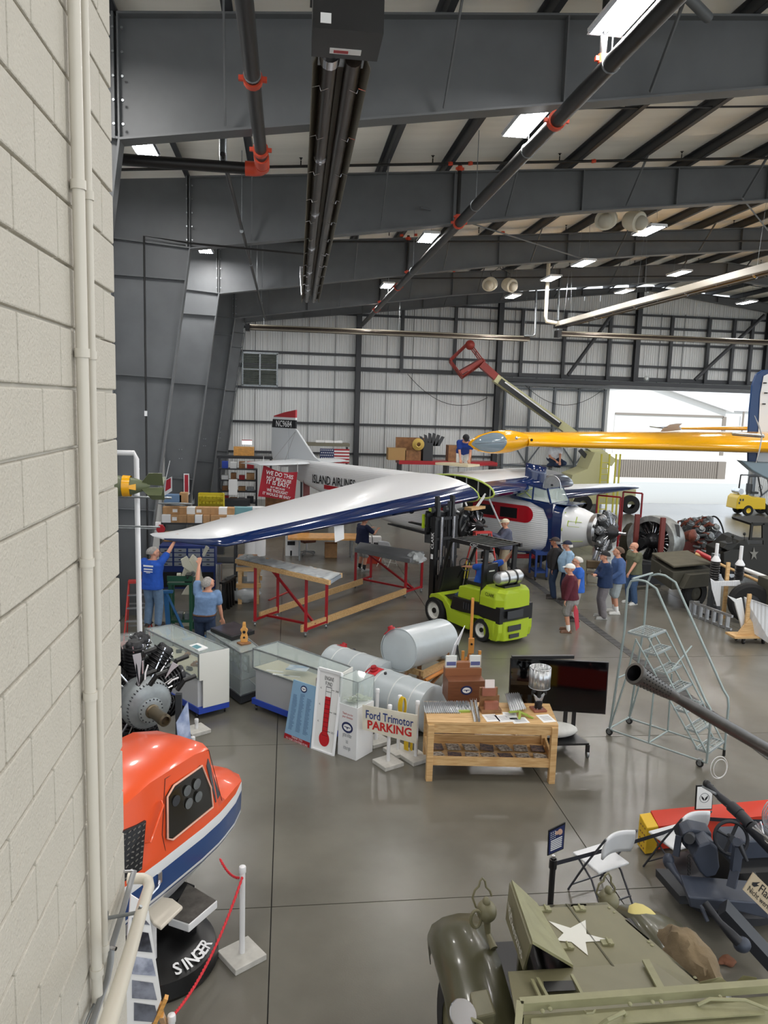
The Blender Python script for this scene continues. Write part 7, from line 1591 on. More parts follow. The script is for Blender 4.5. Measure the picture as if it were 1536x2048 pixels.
# ---- long gun barrel ----
GM = mat('gunmetal_barrel', (84, 80, 76), .38, .7, .12, 6)
a = A(1268, 1346, 8.0); b = A(1640, 1560, 9.2)
GB_ = thing('gun_barrel', 'long dark gun barrel with a flared perforated muzzle pointing over the rolling stairs', 'gun barrel', a); d = (b-a); L = d.length; d /= L
MB().lathe([(.095, 0), (.125, .005), (.128, .03), (.11, .1), (.085, .5), (.07, .72), (.062, .74), (.055, .9), (.055, .92)], a, d, 32).build('flash_hider', GM, GB_)
MB().lathe([(.095, 0), (.06, .3), (.0, .32)], a, d, 28).build('bore', BLACK, GB_)
s1_, s2_, _ = basis(d); hb = MB()
for k in range(9):
 for j in range(14): u = s1_*cos(2*pi*j/14)+s2_*sin(2*pi*j/14); r = .118-.055*(k/9)*.75; hb.cyl(a+d*(.1+.062*k)+u*r*.93, a+d*(.1+.062*k)+u*(r*1.01), .008, n=6)
tag(hb.build('perforations', BLACK, GB_), kind='stuff')
MB().lathe([(.054, .7), (.058, .72), (.07, 1.3), (.078, 2.0), (.088, L)], a, d, 28).build('tube', GM, GB_)
MB().box((b.x, b.y, b.z/2), (.3, .3, b.z)).build('mount', DARK, GB_)
# ---- belt stanchions with framed signs ----
BELT = mat('belt_black', (34, 36, 46), .8); SB = mat('stanchion_black', (22, 22, 24), .35)
pA = F(1098, 1850); zA = A(1106, 1718, pA.y).z; pB = F(1405, 1700); zB = A(1409, 1632, pB.y).z
for p, z, q, lb, nm in ((pA, zA, [(1097, 1662), (1131, 1645), (1127, 1698), (1095, 1712)], 'black belt stanchion topped by a framed flag portrait sign', 0), (pB, zB, [(1393, 1571), (1427, 1570), (1424, 1619), (1390, 1620)], 'black belt stanchion topped by a framed white eagle emblem sheet', 1)):
 t = thing('belt_stanchion', lb, 'stanchion', p)
 MB().cyl(p+V((0, 0, .02)), V((p.x, p.y, z)), .03, n=18).build('post', SB, t); MB().lathe([(0, .025), (.05, .03), (.17, .012), (.175, 0)], p, n=28).build('base', SB, t)
 MB().cyl(V((p.x, p.y, z-.1)), V((p.x, p.y, z)), .04, n=16).build('head', SB, t); MB().cyl(V((p.x, p.y, z)), V((p.x, p.y, z+.04)), .018).build('sign_clamp', CHROME, t)
 Q4 = [A(x, y, p.y) for x, y in q]; cq = sum(Q4, V())/4
 fr = MB().prism(Q4, (0, .015, 0)).build('sign_frame', BLACK, t); inn = [v.lerp(cq, .1)+V((0, -.004, 0)) for v in Q4]
 ux = (Q4[1]-Q4[0]).normalized(); uy = (Q4[0]-Q4[3]).normalized()
 if nm == 0:
  MB().prism(inn, (0, -.002, 0)).build('print', mat('flag_navy', (38, 48, 92), .3), fr)
  ss_ = MB()
  for i in range(4):
   for j in range(3): c = lerp(lerp(inn[0], inn[1], .12+.13*j), lerp(inn[3], inn[2], .12+.13*j), .08+.09*i)+V((0, -.004, 0)); ss_.prism([c+ux*.008*(1 if k % 2 == 0 else .4)*sin(2*pi*k/10)+uy*.008*(1 if k % 2 == 0 else .4)*cos(2*pi*k/10) for k in range(10)], (0, -.001, 0))
  tag(ss_.build('stars', WHITE, fr), kind='stuff')
  MB().ell(lerp(lerp(inn[0], inn[1], .72), lerp(inn[3], inn[2], .72), .22), (.03, .004, .04)).ell(lerp(lerp(inn[0], inn[1], .5), lerp(inn[3], inn[2], .5), .2), (.028, .003, .03)).build('portrait', mat('portrait_tone', (196, 160, 140), .5), fr)
  for i in range(6): c0_ = lerp(inn[0], inn[3], .46+.08*i); c1_ = lerp(inn[1], inn[2], .46+.08*i); MB().beam(c0_.lerp(c1_, .12)+V((0, -.003, 0)), c0_.lerp(c1_, .88)+V((0, -.003, 0)), .002, .01).build('print_line', WHITE, fr)
 else:
  MB().prism(inn, (0, -.002, 0)).build('print', PAPER, fr); MB().tube([cq+V((0, -.008, 0))+ux*.06*cos(a)+uy*.06*sin(a) for a in [2*pi*k/24 for k in range(24)]], .003, 5, closed=True).build('emblem_circle', mat('grey_print', (120, 124, 130), .6), fr)
  for q_ in (-1, 1): MB().prism([cq+V((0, -.008, 0))+ux*x*q_+uy*y for x, y in ((0, -.03), (.012, .0), (.045, .03), (.035, -.01), (.012, -.035))], (0, -.001, 0)).build('eagle_wing', INK, fr)
def belt(label, a, b, sag=.03):
 P = catenary(a, b, sag, 14); mb = MB()
 mb.loft([[p+V((0, 0, .024)), p-V((0, 0, .024))] for p in P], closed=False, smooth=False); o = mb.build('barrier_belt', BELT, loc=a, solid=.002); tag(o, label, 'belt')
hA = V((pA.x+.03, pA.y, zA-.05)); hB = V((pB.x, pB.y, zB-.04)); belt('dark retractable belt running from the near stanchion to the white eagle sheet stanchion', hA, hB, .02); belt('dark retractable belt leaving the farther stanchion toward the right', hB+V((.03, 0, 0)), hB+V((2.2, -.1, -.02)), .04)
# ---- folding chairs ----
CHW = mat('white_chair_plastic', (224, 226, 230), .4); CHL = mat('chair_leg_dark', (58, 60, 68), .4)
def fchair(label, loc, rz, seatm, legm, pad=False):
 t = thing('folding_chair', label, 'chair', loc, rz)
 MB().box((0, 0, .44), (.44, .42, .03)).build('seat', seatm, t, local=True, bev=.02)
 MB().grid(lambda u, v: ((u-.5)*.46*(1-.25*abs(v-.5)), .22+.05*v-.06*sin(pi*u), .6+.26*v), 10, 5).build('backrest', seatm, t, local=True, solid=.022)
 for q in (-1, 1):
  MB().tube([(q*.235, -.22, 0), (q*.235, .02, .44), (q*.22, .27, .86)], .012, 8).build('front_leg', legm, t, local=True); MB().tube([(q*.21, .32, 0), (q*.21, .1, .3), (q*.21, -.15, .44)], .011, 8).build('rear_leg', legm, t, local=True)
 MB().tube([(-.235, -.17, .09), (.235, -.17, .09)], .009, 6).build('crossbar', legm, t, local=True); MB().tube([(-.21, .27, .1), (.21, .27, .1)], .009, 6).build('crossbar', legm, t, local=True)
 return t
p = F(1196, 1790); fchair('white plastic folding chair with dark legs between the two belt stanchions, nearer one', p, .35+pi, CHW, CHL)
p = F(1345, 1745); fchair('white plastic folding chair with dark legs next to the yellow-ended red case', p, .3+pi, CHW, CHL)
p = F(1187, 1174); fchair('tan metal folding chair standing empty behind the onlookers', p, 2.6, mat('tan_metal', (108, 92, 72), .4, .3), mat('tan_frame', (140, 130, 112), .35, .5))
# ---- red case with yellow end ----
y0 = 8.3; t = thing('red_wing_case', 'long red sloping panel with a yellow perforated end on the floor behind the chairs', 'panel', F(1290, 1712))
a = F(1290, 1712); R2 = mat('red_orange', (204, 56, 34), .4)
MB().prism([a+V(p) for p in ((0, 0, .02), (0, .22, .02), (0, .22, .42), (0, 0, .36))], V((.16, .03, 0))).build('yellow_end', mat('yellow_end_paint', (226, 184, 44), .5), t, bev=.01)
e2 = F(1660, 1672); dd = (e2-a)
MB().prism([a+V((.16, .03, .06)), a+V((.16, .25, .06)), a+V((.16, .25, .44)), a+V((.16, .03, .36))], dd).build('red_body', R2, t)
MB().prism([a+dd*.62+V((.2, .12, .43)), a+dd*.72+V((.2, .2, .44)), a+dd*.9+V((.2, .2, .44)), a+dd*.98+V((.2, .1, .42)), a+dd*.9+V((.2, .05, .4)), a+dd*.72+V((.2, .05, .4))], (0, 0, .01)).build('white_oval', WHITE, t)
for i in range(3):
 for j in range(4): MB().lathe([(.0, 0), (.012, 0), (.012, .004), (0, .004)], a+V((-.002, .05+.055*i, .07+.085*j)), (-1, 0, 0), 8).build('hole', OAK, t)
# ---- flak gun ----
FB = mat('flak_blue_grey', (58, 64, 78), .45, .2, .08, 4); FBD = mat('flak_dark', (40, 42, 48), .5, .2)
FG = thing('anti_aircraft_gun', 'dark blue-grey anti-aircraft gun with handwheel and levers, lower right', 'gun', F(1460, 1850))
def P3(x, y, Yd): return A(x, y, Yd)
# barrel
bs = [P3(1414, 1568, 7.35), P3(1440, 1594, 7.15), P3(1462, 1612, 7.0), P3(1480, 1628, 6.88), P3(1502, 1652, 6.7), P3(1545, 1695, 6.45), P3(1580, 1730, 6.3)]
MB().tube([bs[0], bs[1]], [.035, .035], 16).build('barrel', FBD, FG); MB().tube([bs[1], bs[2], bs[2]], [.04, .045, .055], 16).tube([bs[2], bs[3]], .06, 16).build('barrel_collar', FBD, FG); MB().tube([bs[3], bs[4]], .055, 16).build('barrel_jacket', FBD, FG); MB().tube([bs[4], bs[6]], [.07, .08], 16).build('receiver', FBD, FG)
MB().tube([P3(1405, 1573, 7.35), P3(1432, 1588, 7.15)], .012, 6).build('muzzle_rod', GALV, FG)
MB().ell(bs[0], (.045, .045, .045)).build('muzzle', BLACK, FG)
for k in range(5): c = P3(1542+3*k, 1628+4*k, 6.4); MB().tube([c+V((.09*cos(a), 0, .15*sin(a))) for a in [2*pi*j/20 for j in range(20)]], .006, 6, closed=True).build('cable_loop', CHROME, FG)
for k in range(4): MB().tube([P3(1505+k*5, 1655-k*4, 6.5), P3(1530, 1672+k*3, 6.4), P3(1560, 1700+k*3, 6.3)], .012, 8).build('steel_line', CHROME, FG)
# drum / elevating gear housing with curved cover
dcn = P3(1410, 1700, 6.85)
MB().prism([P3(x, y, 6.7) for x, y in ((1386, 1716), (1398, 1692), (1420, 1684), (1436, 1696), (1440, 1735), (1432, 1752), (1412, 1757), (1400, 1745))], (.05, .25, 0)).build('curved_cover', FB, FG, bev=.02)
MB().prism([P3(x, y, 6.9) for x, y in ((1366, 1668), (1385, 1658), (1424, 1666), (1424, 1695), (1395, 1705), (1374, 1700), (1366, 1690))], (.05, .2, 0)).build('gear_housing', FB, FG, bev=.02)
MB().cyl(P3(1362, 1662, 7.05), P3(1372, 1656, 7.25), .07, n=18).build('cap_cylinder', FBD, FG); MB().cyl(P3(1378, 1678, 6.68), P3(1382, 1674, 6.9), .05, n=16).build('boss', FBD, FG)
MB().beam(P3(1358, 1672, 6.95), P3(1352, 1712, 6.9), .06, .05).build('crank_handle', FB, FG)
hc = P3(1462, 1676, 6.75); hn = V((-.25, -.9, .3)).normalized(); s1_, s2_, _ = basis(hn)
MB().tube([hc+s1_*.16*cos(a)+s2_*.16*sin(a) for a in [2*pi*j/30 for j in range(30)]], .018, 10, closed=True).build('handwheel', FBD, FG)
for k in range(4): u = s1_*cos(pi*k/4*2+.4)+s2_*sin(pi*k/4*2+.4); MB().beam(hc, hc+u*.16, .03, .015).build('wheel_spoke', FBD, FG)
MB().cyl(hc-hn*.05, hc+hn*.06, .035).build('wheel_hub', FBD, FG)
MB().beam(P3(1476, 1692, 6.5), P3(1470, 1740, 6.5), .09, .05).beam(P3(1470, 1740, 6.5), P3(1462, 1775, 6.45), .08, .05).build('upright_arm', FB, FG)
MB().tube([P3(1478, 1686, 6.42), P3(1486, 1705, 6.38), P3(1494, 1722, 6.35)], [.025, .022, .018], 10).build('lever', FBD, FG); MB().cyl(P3(1474, 1684, 6.4), P3(1478, 1684, 6.55), .04, n=16).build('pivot', FB, FG)
MB().box(P3(1500, 1700, 7.0)+V((.25, .2, -.1)), (.9, .3, .35)).build('cradle', FB, FG, bev=.02); MB().box(P3(1510, 1760, 6.9)+V((.2, .2, -.1)), (.9, .6, .5)).build('turntable_box', BLACK, FG)
# base platform & legs
bp = F(1380, 1800, .18)
MB().lathe([(.55, 0), (.62, .02), (.62, .1), (.5, .14), (0, .14)], F(1450, 1780, .12), n=36).build('turntable', FBD, FG)
MB().prism([P3(x, y, 6.35) for x, y in ((1376, 1793), (1412, 1797), (1530, 1806), (1540, 1840), (1470, 1822), (1412, 1822), (1380, 1815))], (.1, .35, -.0)).build('front_beam', FB, FG, bev=.015)
MB().beam(P3(1445, 1815, 6.2), F(1600, 1985, .12), .2, .1).build('trail_leg', FBD, FG); MB().beam(P3(1375, 1800, 6.6), P3(1326, 1745, 7.2), .16, .08).build('outrigger_plate', FBD, FG)
MB().tube([P3(1336, 1722, 6.9), P3(1352, 1748, 6.75), P3(1385, 1790, 6.5), P3(1400, 1806, 6.4)], [.05, .028, .028, .03], 12).build('locking_lever', FB, FG); MB().ell(P3(1337, 1722, 6.9), (.055, .07, .08)).build('lever_foot', FB, FG)
MB().tube([P3(1410, 1806, 6.15), P3(1440, 1845, 6.0), P3(1462, 1868, 5.9), P3(1478, 1885, 5.85)], [.035, .03, .045, .05], 12).build('jack_lever', FBD, FG); MB().ell(P3(1484, 1889, 5.85), (.08, .07, .07)).build('jack_foot', FB, FG)
MB().tube([P3(1402, 1812, 6.2), P3(1409, 1828, 6.12), P3(1415, 1843, 6.08)], .018, 8).build('pawl', FB, FG)
ch = MB()
for k in range(7): ch.tube([P3(1378, 1712+7*k, 6.75)+V((.012*cos(a), 0, .018*sin(a))) for a in [2*pi*j/8 for j in range(8)]], .004, 4, closed=True)
tag(ch.build('chain', BLACK, FG), kind='stuff')
# sign "Flak - Nicht werfen"
t = thing('flak_sign', 'tan wooden sign lettered Flak Nicht werfen hanging on the gun', 'sign', P3(1520, 1785, 5.75))
O_ = P3(1507, 1745, 5.75); ux = (P3(1566, 1803, 5.75)-O_).normalized(); uy = (O_-P3(1486, 1780, 5.75)).normalized(); n_ = ux.cross(uy).normalized(); n_ = n_ if n_.y < 0 else -n_
W_ = .4; H_ = (O_-P3(1486, 1780, 5.75)).length; q = [O_, O_+ux*W_, O_+ux*W_-uy*H_, O_-uy*H_]
MB().prism(q, -n_*.01).build('board', mat('tan_board', (188, 172, 146), .6), t)
text('Flak', O_+ux*.22-uy*H_*.3, ux, uy, .075, INK, t, ext=.004); text('Nicht werfen', O_+ux*W_*.52-uy*H_*.72, ux, uy, .05, INK, t, width=W_*.86, ext=.004)
MB().prism([O_+ux*x-uy*y+n_*.003 for x, y in ((.04, .07), (.07, .05), (.11, .02), (.09, .055), (.12, .05), (.08, .09), (.05, .09))], n_*.001).build('arrow_mark', INK, t)
MB().cyl(O_+ux*.2-uy*.05-n_*.01, O_+ux*.3-n_*.3, .01).build('hanger', BLACK, t)
t = crumple('glove', 'brown leather work glove lying on the floor below the gun', 'glove', F(1452, 1928)+V((0, 0, .03)), (.1, .06, .035), mat('glove_leather', (128, 84, 62), .8), 2, .5)
# ---- army half-track hood ----
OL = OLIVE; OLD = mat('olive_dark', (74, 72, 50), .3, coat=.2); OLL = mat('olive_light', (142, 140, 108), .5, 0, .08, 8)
HT = thing('army_truck', 'olive drab army truck with a white star on its open hood, bottom right corner', 'truck', (2.4, 3.6, 0))
zh = 1.75
FL_, FR_, RR_, RLn = F(1074, 1811, zh), F(1213, 1804, zh), F(1398, 1962, zh), F(1146, 1936, zh)
MB().prism([FL_, FR_, RR_, RLn], (0, 0, -.02)).build('hood_top', OL, HT)
mid = lambda a, b, t: lerp(a, b, t)
MB().beam(mid(FL_, FR_, .42)+V((0, 0, .003)), mid(RLn, RR_, .36)+V((0, 0, .003)), .012, .004).build('hood_seam', OLD, HT)
# raised folded flap : inner slope up to ridge, outer panel down
ZR = 2.0
r0, r1 = F(1023, 1764, ZR+.0), F(1065, 1888, ZR+.0)
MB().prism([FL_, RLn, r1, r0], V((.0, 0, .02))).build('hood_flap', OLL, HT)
o0, o1 = F(1015, 1838, 1.62), F(1050, 1940, 1.62)
of = MB().prism([r0, r1, o1, o0], (-.015, 0, 0)).build('hood_side_flap', OL, HT)
cc_ = (r0+r1+o0+o1)/4; ux = (r1-r0).normalized(); nn_ = (r1-r0).cross(o0-r0).normalized(); nn_ = nn_ if nn_.x < 0 else -nn_; uyy = nn_.cross(ux)
uyy = uyy if uyy.z > 0 else -uyy
text('USA', cc_+uyy*.035-ux*.12+nn_*.02, ux, uyy, .06, OFFW, HT, ext=.012, bold=.01); text('W4032765', cc_-uyy*.05+nn_*.02, ux, uyy, .06, OFFW, HT, width=.42, ext=.004, bold=.01)
# star
sc_ = [(1088, 1841), (1138, 1856), (1171, 1839), (1172, 1867), (1223, 1881), (1173, 1885), (1177, 1911), (1143, 1884), (1100, 1880), (1132, 1866)]
sc_ = [(1097, 1842), (1141, 1856), (1171, 1840), (1173, 1868), (1223, 1881), (1171, 1884), (1176, 1911), (1143, 1884), (1113, 1881), (1127, 1866)]
MB().prism([F(x, y, zh+.004) for x, y in sc_], (0, 0, .001)).build('white_star', mat('star_white', (222, 222, 216), .6), HT)
for x, y in ((1086, 1818), (1155, 1817), (1210, 1885), (1130, 1893)):
 c = F(x, y, zh+.008); MB().box(c, (.05, .05, .012)).box(c+V((.04, 0, 0)), (.03, .05, .014)).cyl(c+V((.02, -.03, .01)), c+V((.02, .03, .01)), .008).build('hood_hinge', OLL, HT)
rv = MB()
for x, y in ((1218, 1815), (1228, 1824), (1297, 1883), (1304, 1890), (1390, 1955)): rv.ell(F(x, y, zh+.003), (.012, .012, .005), 8, 4)
tag(rv.build('bolt_heads', OLL, HT), kind='stuff')
# body below hood
MB().prism([FR_, RR_, V((RR_.x+.1, RR_.y, .9)), V((FR_.x+.1, FR_.y, .9))], (-.02, 0, 0)).build('hood_side', OL, HT); MB().prism([V((FL_.x-.12, FL_.y+.02, .7)), V((FR_.x, FR_.y+.02, .7)), FR_, V((FL_.x-.12, FL_.y, zh))], (0, -.03, 0)).build('radiator_grille', OLD, HT)
MB().box(((FL_.x+RR_.x)/2, 4.7, 1.1), (.9, .9, .7)).ell((1.95, 4.6, 1.5), (.16, .3, .14)).cyl((1.75, 4.3, 1.45), (1.8, 4.9, 1.5), .05).build('engine_block', BLACK, HT, bev=.02)
MB().box((2.3, 4.0, .75), (1.5, 3.4, .25)).build('chassis', BLACK, HT)
# cowl plate (sloping) with vision port
K = lambda x, y, z: F(x, y, z)
ca = [K(1016, 1943, 1.74), K(1148, 1935, 1.75), K(1304, 1923, 1.75), K(1440, 1985, 1.78), K(1425, 2010, 1.86), K(1032, 2030, 1.86)]
hp4 = [K(1086, 1967, 1.79), K(1146, 1965, 1.79), K(1152, 1985, 1.82), K(1091, 1988, 1.82)]
MB().prism(ca, (0, 0, -.02)).build('cowl_plate', OL, HT); MB().prism([p+V((0, 0, .012)) for p in hp4], (0, 0, .004)).build('vision_slot', BLACK, HT, bev=.004)
MB().prism([K(1284, 1923, 1.775), K(1298, 1922, 1.775), K(1332, 1985, 1.84), K(1318, 1988, 1.84)], (0, 0, .015)).build('cover_strip', OLL, HT)
for q in (((1075, 1962), (1095, 2000)), ((1143, 1955), (1165, 1996)), ((1064, 1965), (1080, 2000))): a, b = K(*q[0], 1.78), K(*q[1], 1.84); MB().beam(a+V((0, 0, .015)), b+V((0, 0, .015)), .018, .018).build('slot_runner', OLL, HT)
# folded windshield armour
wa = [K(1040, 2009, 1.98), K(1560, 1970, 1.98), K(1640, 2120, 1.98), K(1030, 2140, 1.98)]
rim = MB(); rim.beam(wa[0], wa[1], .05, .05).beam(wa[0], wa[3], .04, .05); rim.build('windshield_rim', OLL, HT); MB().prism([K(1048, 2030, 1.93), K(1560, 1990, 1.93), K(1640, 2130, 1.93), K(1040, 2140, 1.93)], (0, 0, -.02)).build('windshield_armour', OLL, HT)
MB().prism([K(1062, 2040, 1.95), K(1500, 2005, 1.95), K(1530, 2030, 1.95), K(1062, 2062, 1.95)], (0, 0, .01)).build('frame_strip', OLL, HT)
MB().tube([K(1195, 2055, 1.97), K(1215, 2040, 2.02), K(1248, 2024, 2.02), K(1250, 2030, 1.97)], .012, 8).build('wiper_arm', OLL, HT); MB().tube([K(1395, 2010, 1.97), K(1420, 1998, 2.0), K(1490, 2000, 2.0), K(1540, 2020, 1.97)], .01, 8).build('wiper_arm', OLL, HT)
MB().tube([K(1168, 2022, 2.0), K(1174, 2027, 2.02), K(1186, 2026, 2.02), K(1190, 2020, 2.0)], .006, 6).build('latch', OLL, HT)
rv = MB()
for x, y in ((1100, 2018), (1260, 2008), (1305, 2004), (1322, 2003), (1440, 1994), (1085, 2022)): rv.ell(K(x, y, 1.985), (.014, .014, .01), 8, 4)
tag(rv.build('bolt_heads', OLL, HT), kind='stuff')
MB().prism([K(1395, 1990, 1.9), K(1398, 1975, 1.95), K(1440, 1965, 1.95), K(1465, 1985, 1.9)], (0, 0, .04)).prism([K(1470, 1975, 1.9), K(1485, 1962, 1.95), K(1512, 1966, 1.95), K(1518, 1985, 1.9)], (0, 0, .04)).build('periscope_cover', OLL, HT, bev=.01)
for q in (0,): MB().box((2.6, 3.0, 1.35), (2.1, 1.3, .9)).box((2.6, 1.6, 1.1), (2.1, 2.0, .8)).build('crew_body', OL, HT)
# fenders
def fender(x0, x1, s):
 prof = [(3.9, .72), (4.2, .95), (4.55, 1.12), (5.0, 1.22), (5.45, 1.2), (5.8, 1.05), (6.0, .85), (6.08, .62)]
 rings = []
 for k, (y, z) in enumerate(prof):
  w0 = x0+(.0 if k < 5 else .04*(k-4)*s); rings.append([V((x1, y, z+.02)), V((lerp((x1, 0, 0), (w0, 0, 0), .35).x, y, z+.03)), V((lerp((x1, 0, 0), (w0, 0, 0), .7).x, y, z+.0)), V((lerp((x1, 0, 0), (w0, 0, 0), .92).x, y-.0, z-.06)), V((w0, y, z-.15)), V((w0+.012*s, y, z-.22))])
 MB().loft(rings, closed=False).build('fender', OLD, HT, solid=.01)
 wcx = (x0+x1)/2; t_ = MB().lathe([(.24, -.11), (.4, -.12), (.46, -.08), (.47, 0), (.46, .08), (.4, .12), (.24, .11)], (wcx, 5.2, .47), (1, 0, 0), 32).build('tyre', RUBBER, HT); MB().lathe([(0, -.09*s-.01), (.2, -.06*s), (.26, -.1*s)], (wcx, 5.2, .47), (1, 0, 0), 20).build('wheel_rim', OL, t_)
fender(F(862, 1890, 1.05).x, F(1000, 1960, 1.1).x+.0, 1); fender(3.3, 2.8, -1)
for k, (x, y, gl) in enumerate(((973, 1822, [(952, 1815), (945, 1795), (950, 1780), (958, 1772), (960, 1762), (965, 1756), (970, 1762), (972, 1774), (980, 1782), (983, 1792)]), (1217, 1800, [(1203, 1800), (1193, 1785), (1198, 1768), (1207, 1762), (1210, 1750), (1217, 1746), (1222, 1754), (1222, 1764), (1230, 1775), (1229, 1785)]))):
 Yh = 5.25 if k == 0 else 5.2; t_ = MB().ell(A(x, y, Yh), (.078, .09, .078), 16, 12).build('headlamp', OL, HT); MB().ell(A(x, y-18, Yh), (.03, .04, .04)).build('blackout_lamp', OL, t_)
 MB().tube([A(a_, b_, Yh) for a_, b_ in gl], .008, 8).build('brush_guard', OL, HT); MB().tube([A(x, y+8, Yh), A(x+3, y+45, Yh), A(x+15, y+75, Yh-.1)], [.03, .022, .03], 10).build('lamp_post', OL, HT)
MB().tube([A(952, 1838, 5.2)+V((.04*cos(a), 0, .07*sin(a))) for a in [2*pi*k/16 for k in range(16)]], .012, 8, closed=True).build('towing_ring', OL, HT)
# canvas pack on right fender
crumple('canvas_pack', 'brown canvas pack strapped on the right side of the army truck hood', 'bag', F(1378, 1925, 1.25)+V((.02, 0, 0)), (.16, .36, .16), mat('khaki_canvas', (122, 106, 82), .9, 0, .12, 8, .3, 20), 4, .3)
MB().ell(F(1290, 1850, 1.2)+V((.05, .1, -.02)), (.12, .2, .04)).build('yellow_marking', mat('pale_yellow', (206, 192, 120), .6), HT)
# mirror and box at bottom
MB().lathe([(0, 0), (.085, 0), (.09, .012), (.085, .02), (0, .02)], K(925, 2030, 1.6), (.2, -.5, .8), 24).build('mirror', CHROME, HT); MB().tube([K(925, 2030, 1.58), K(960, 2045, 1.6), K(985, 2070, 1.6)], .01, 6).build('mirror_arm', OLL, HT); MB().prism([K(938, 2005, 1.5), K(975, 1998, 1.5), K(992, 2050, 1.5), K(950, 2060, 1.5)], (0, 0, .08)).build('bracket_box', OL, HT, bev=.015)
# ---- jeep with star (far right) ----
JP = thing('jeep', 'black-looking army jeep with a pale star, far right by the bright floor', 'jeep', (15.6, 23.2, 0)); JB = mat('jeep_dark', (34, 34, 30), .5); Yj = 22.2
J = lambda x, y, Y=Yj: A(x, y, Y)
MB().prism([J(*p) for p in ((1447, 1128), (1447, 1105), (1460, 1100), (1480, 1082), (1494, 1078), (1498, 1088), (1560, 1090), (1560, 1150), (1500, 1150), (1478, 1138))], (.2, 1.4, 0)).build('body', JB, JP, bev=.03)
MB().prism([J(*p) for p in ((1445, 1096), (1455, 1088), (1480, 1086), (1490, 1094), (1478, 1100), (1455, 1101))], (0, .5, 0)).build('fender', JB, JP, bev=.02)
for x, y in ((1457, 1080), (1468, 1082)): MB().cyl(J(x, y, 22.0), J(x, y, 22.3), .09 if x < 1460 else .05, n=16).build('headlamp', JB, JP)
for x, y in ((1466, 1072), (1489, 1068)): MB().ell(J(x, y), (.05, .04, .05)).cyl(J(x, y), J(x, y+14), .01).build('marker_lamp', JB, JP)
fm = MB()
for a, b in (((1500, 1080), (1504, 1047)), ((1504, 1047), (1560, 1047)), ((1526, 1080), (1526, 1047)), ((1500, 1078), (1526, 1078))): fm.beam(J(*a), J(*b), .07, .07)
fm.build('windshield_frame', JB, JP); MB().prism([J(*p) for p in ((1504, 1047), (1560, 1044), (1560, 1050), (1506, 1052))], (.1, 1.3, .02)).build('canvas_top', JB, JP); MB().prism([J(*p) for p in ((1527, 1050), (1560, 1050), (1560, 1090), (1527, 1090))], (0, .05, 0)).build('side_curtain', JB, JP)
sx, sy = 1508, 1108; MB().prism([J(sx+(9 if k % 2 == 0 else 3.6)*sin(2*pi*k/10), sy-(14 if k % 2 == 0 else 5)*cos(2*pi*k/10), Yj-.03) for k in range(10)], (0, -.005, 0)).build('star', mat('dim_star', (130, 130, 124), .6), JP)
for x in (1470, 1548):
 c = F(x, 1160); c = V((J(x, 1150).x, Yj+.1, .38)); MB().lathe([(.2, -.09), (.36, -.09), (.38, 0), (.36, .09), (.2, .09)], c, (0, 1, 0), 24).build('tyre', RUBBER, JP)
MB().box((J(1505, 1150).x, Yj+.8, .45), (2.6, 1.2, .3)).build('frame', BLACK, JP)
# ---- jeep trailer with canvas ----
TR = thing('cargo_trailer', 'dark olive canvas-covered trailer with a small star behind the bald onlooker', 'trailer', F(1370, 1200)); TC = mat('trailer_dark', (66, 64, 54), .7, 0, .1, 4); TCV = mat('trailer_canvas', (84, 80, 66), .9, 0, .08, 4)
bl_, br_, fr2 = F(1300, 1150, .55), F(1343, 1180, .55), F(1420, 1172, .55)
tl0, tl1, tl2 = A(1299, 1117, bl_.y), A(1343, 1136, br_.y), A(1420, 1134, fr2.y); tl3 = tl0+(tl2-tl1)
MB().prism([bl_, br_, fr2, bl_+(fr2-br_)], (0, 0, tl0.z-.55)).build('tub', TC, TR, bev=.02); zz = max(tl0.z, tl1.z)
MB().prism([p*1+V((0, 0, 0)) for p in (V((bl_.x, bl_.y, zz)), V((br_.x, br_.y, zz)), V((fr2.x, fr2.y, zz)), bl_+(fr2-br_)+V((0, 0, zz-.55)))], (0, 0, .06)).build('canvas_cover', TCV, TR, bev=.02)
fdir = (fr2-br_).normalized(); w = V((br_.x, br_.y, 0))+fdir*.8; wn2 = V((fdir.y, -fdir.x, 0))
MB().lathe([(.2, -.1), (.38, -.11), (.42, -.06), (.42, .06), (.38, .11), (.2, .1)], w+wn2*.05+V((0, 0, .42)), wn2, 28).build('tyre', RUBBER, TR); MB().lathe([(0, .06), (.12, .09), (.22, .05)], w+wn2*.05+V((0, 0, .42)), wn2, 20).build('wheel_rim', TC, TR)
MB().prism([V((br_.x, br_.y, .62))+fdir*.2+wn2*.02, V((br_.x, br_.y, .98))+fdir*.42+wn2*.02, V((br_.x, br_.y, .98))+fdir*1.2+wn2*.02, V((br_.x, br_.y, .62))+fdir*1.4+wn2*.02], wn2*.2).build('mudguard', TC, TR)
c = (bl_+br_)/2; e_ = (br_-bl_).normalized(); n2 = V((e_.y, -e_.x, 0)); cs = c+V((0, 0, .3))
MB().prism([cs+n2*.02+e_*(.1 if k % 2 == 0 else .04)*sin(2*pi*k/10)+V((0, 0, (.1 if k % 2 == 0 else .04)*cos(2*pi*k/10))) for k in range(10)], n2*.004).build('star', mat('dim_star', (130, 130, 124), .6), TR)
MB().beam((bl_+br_)/2*1-V((0, 0, .1)), (bl_+br_)/2+n2*.9-V((0, 0, .25)), .08, .08).build('tow_bar', TC, TR); MB().cyl(V((c.x, c.y, 0))+n2*.8, V((c.x, c.y, .4))+n2*.8, .03).build('prop_stand', TC, TR)
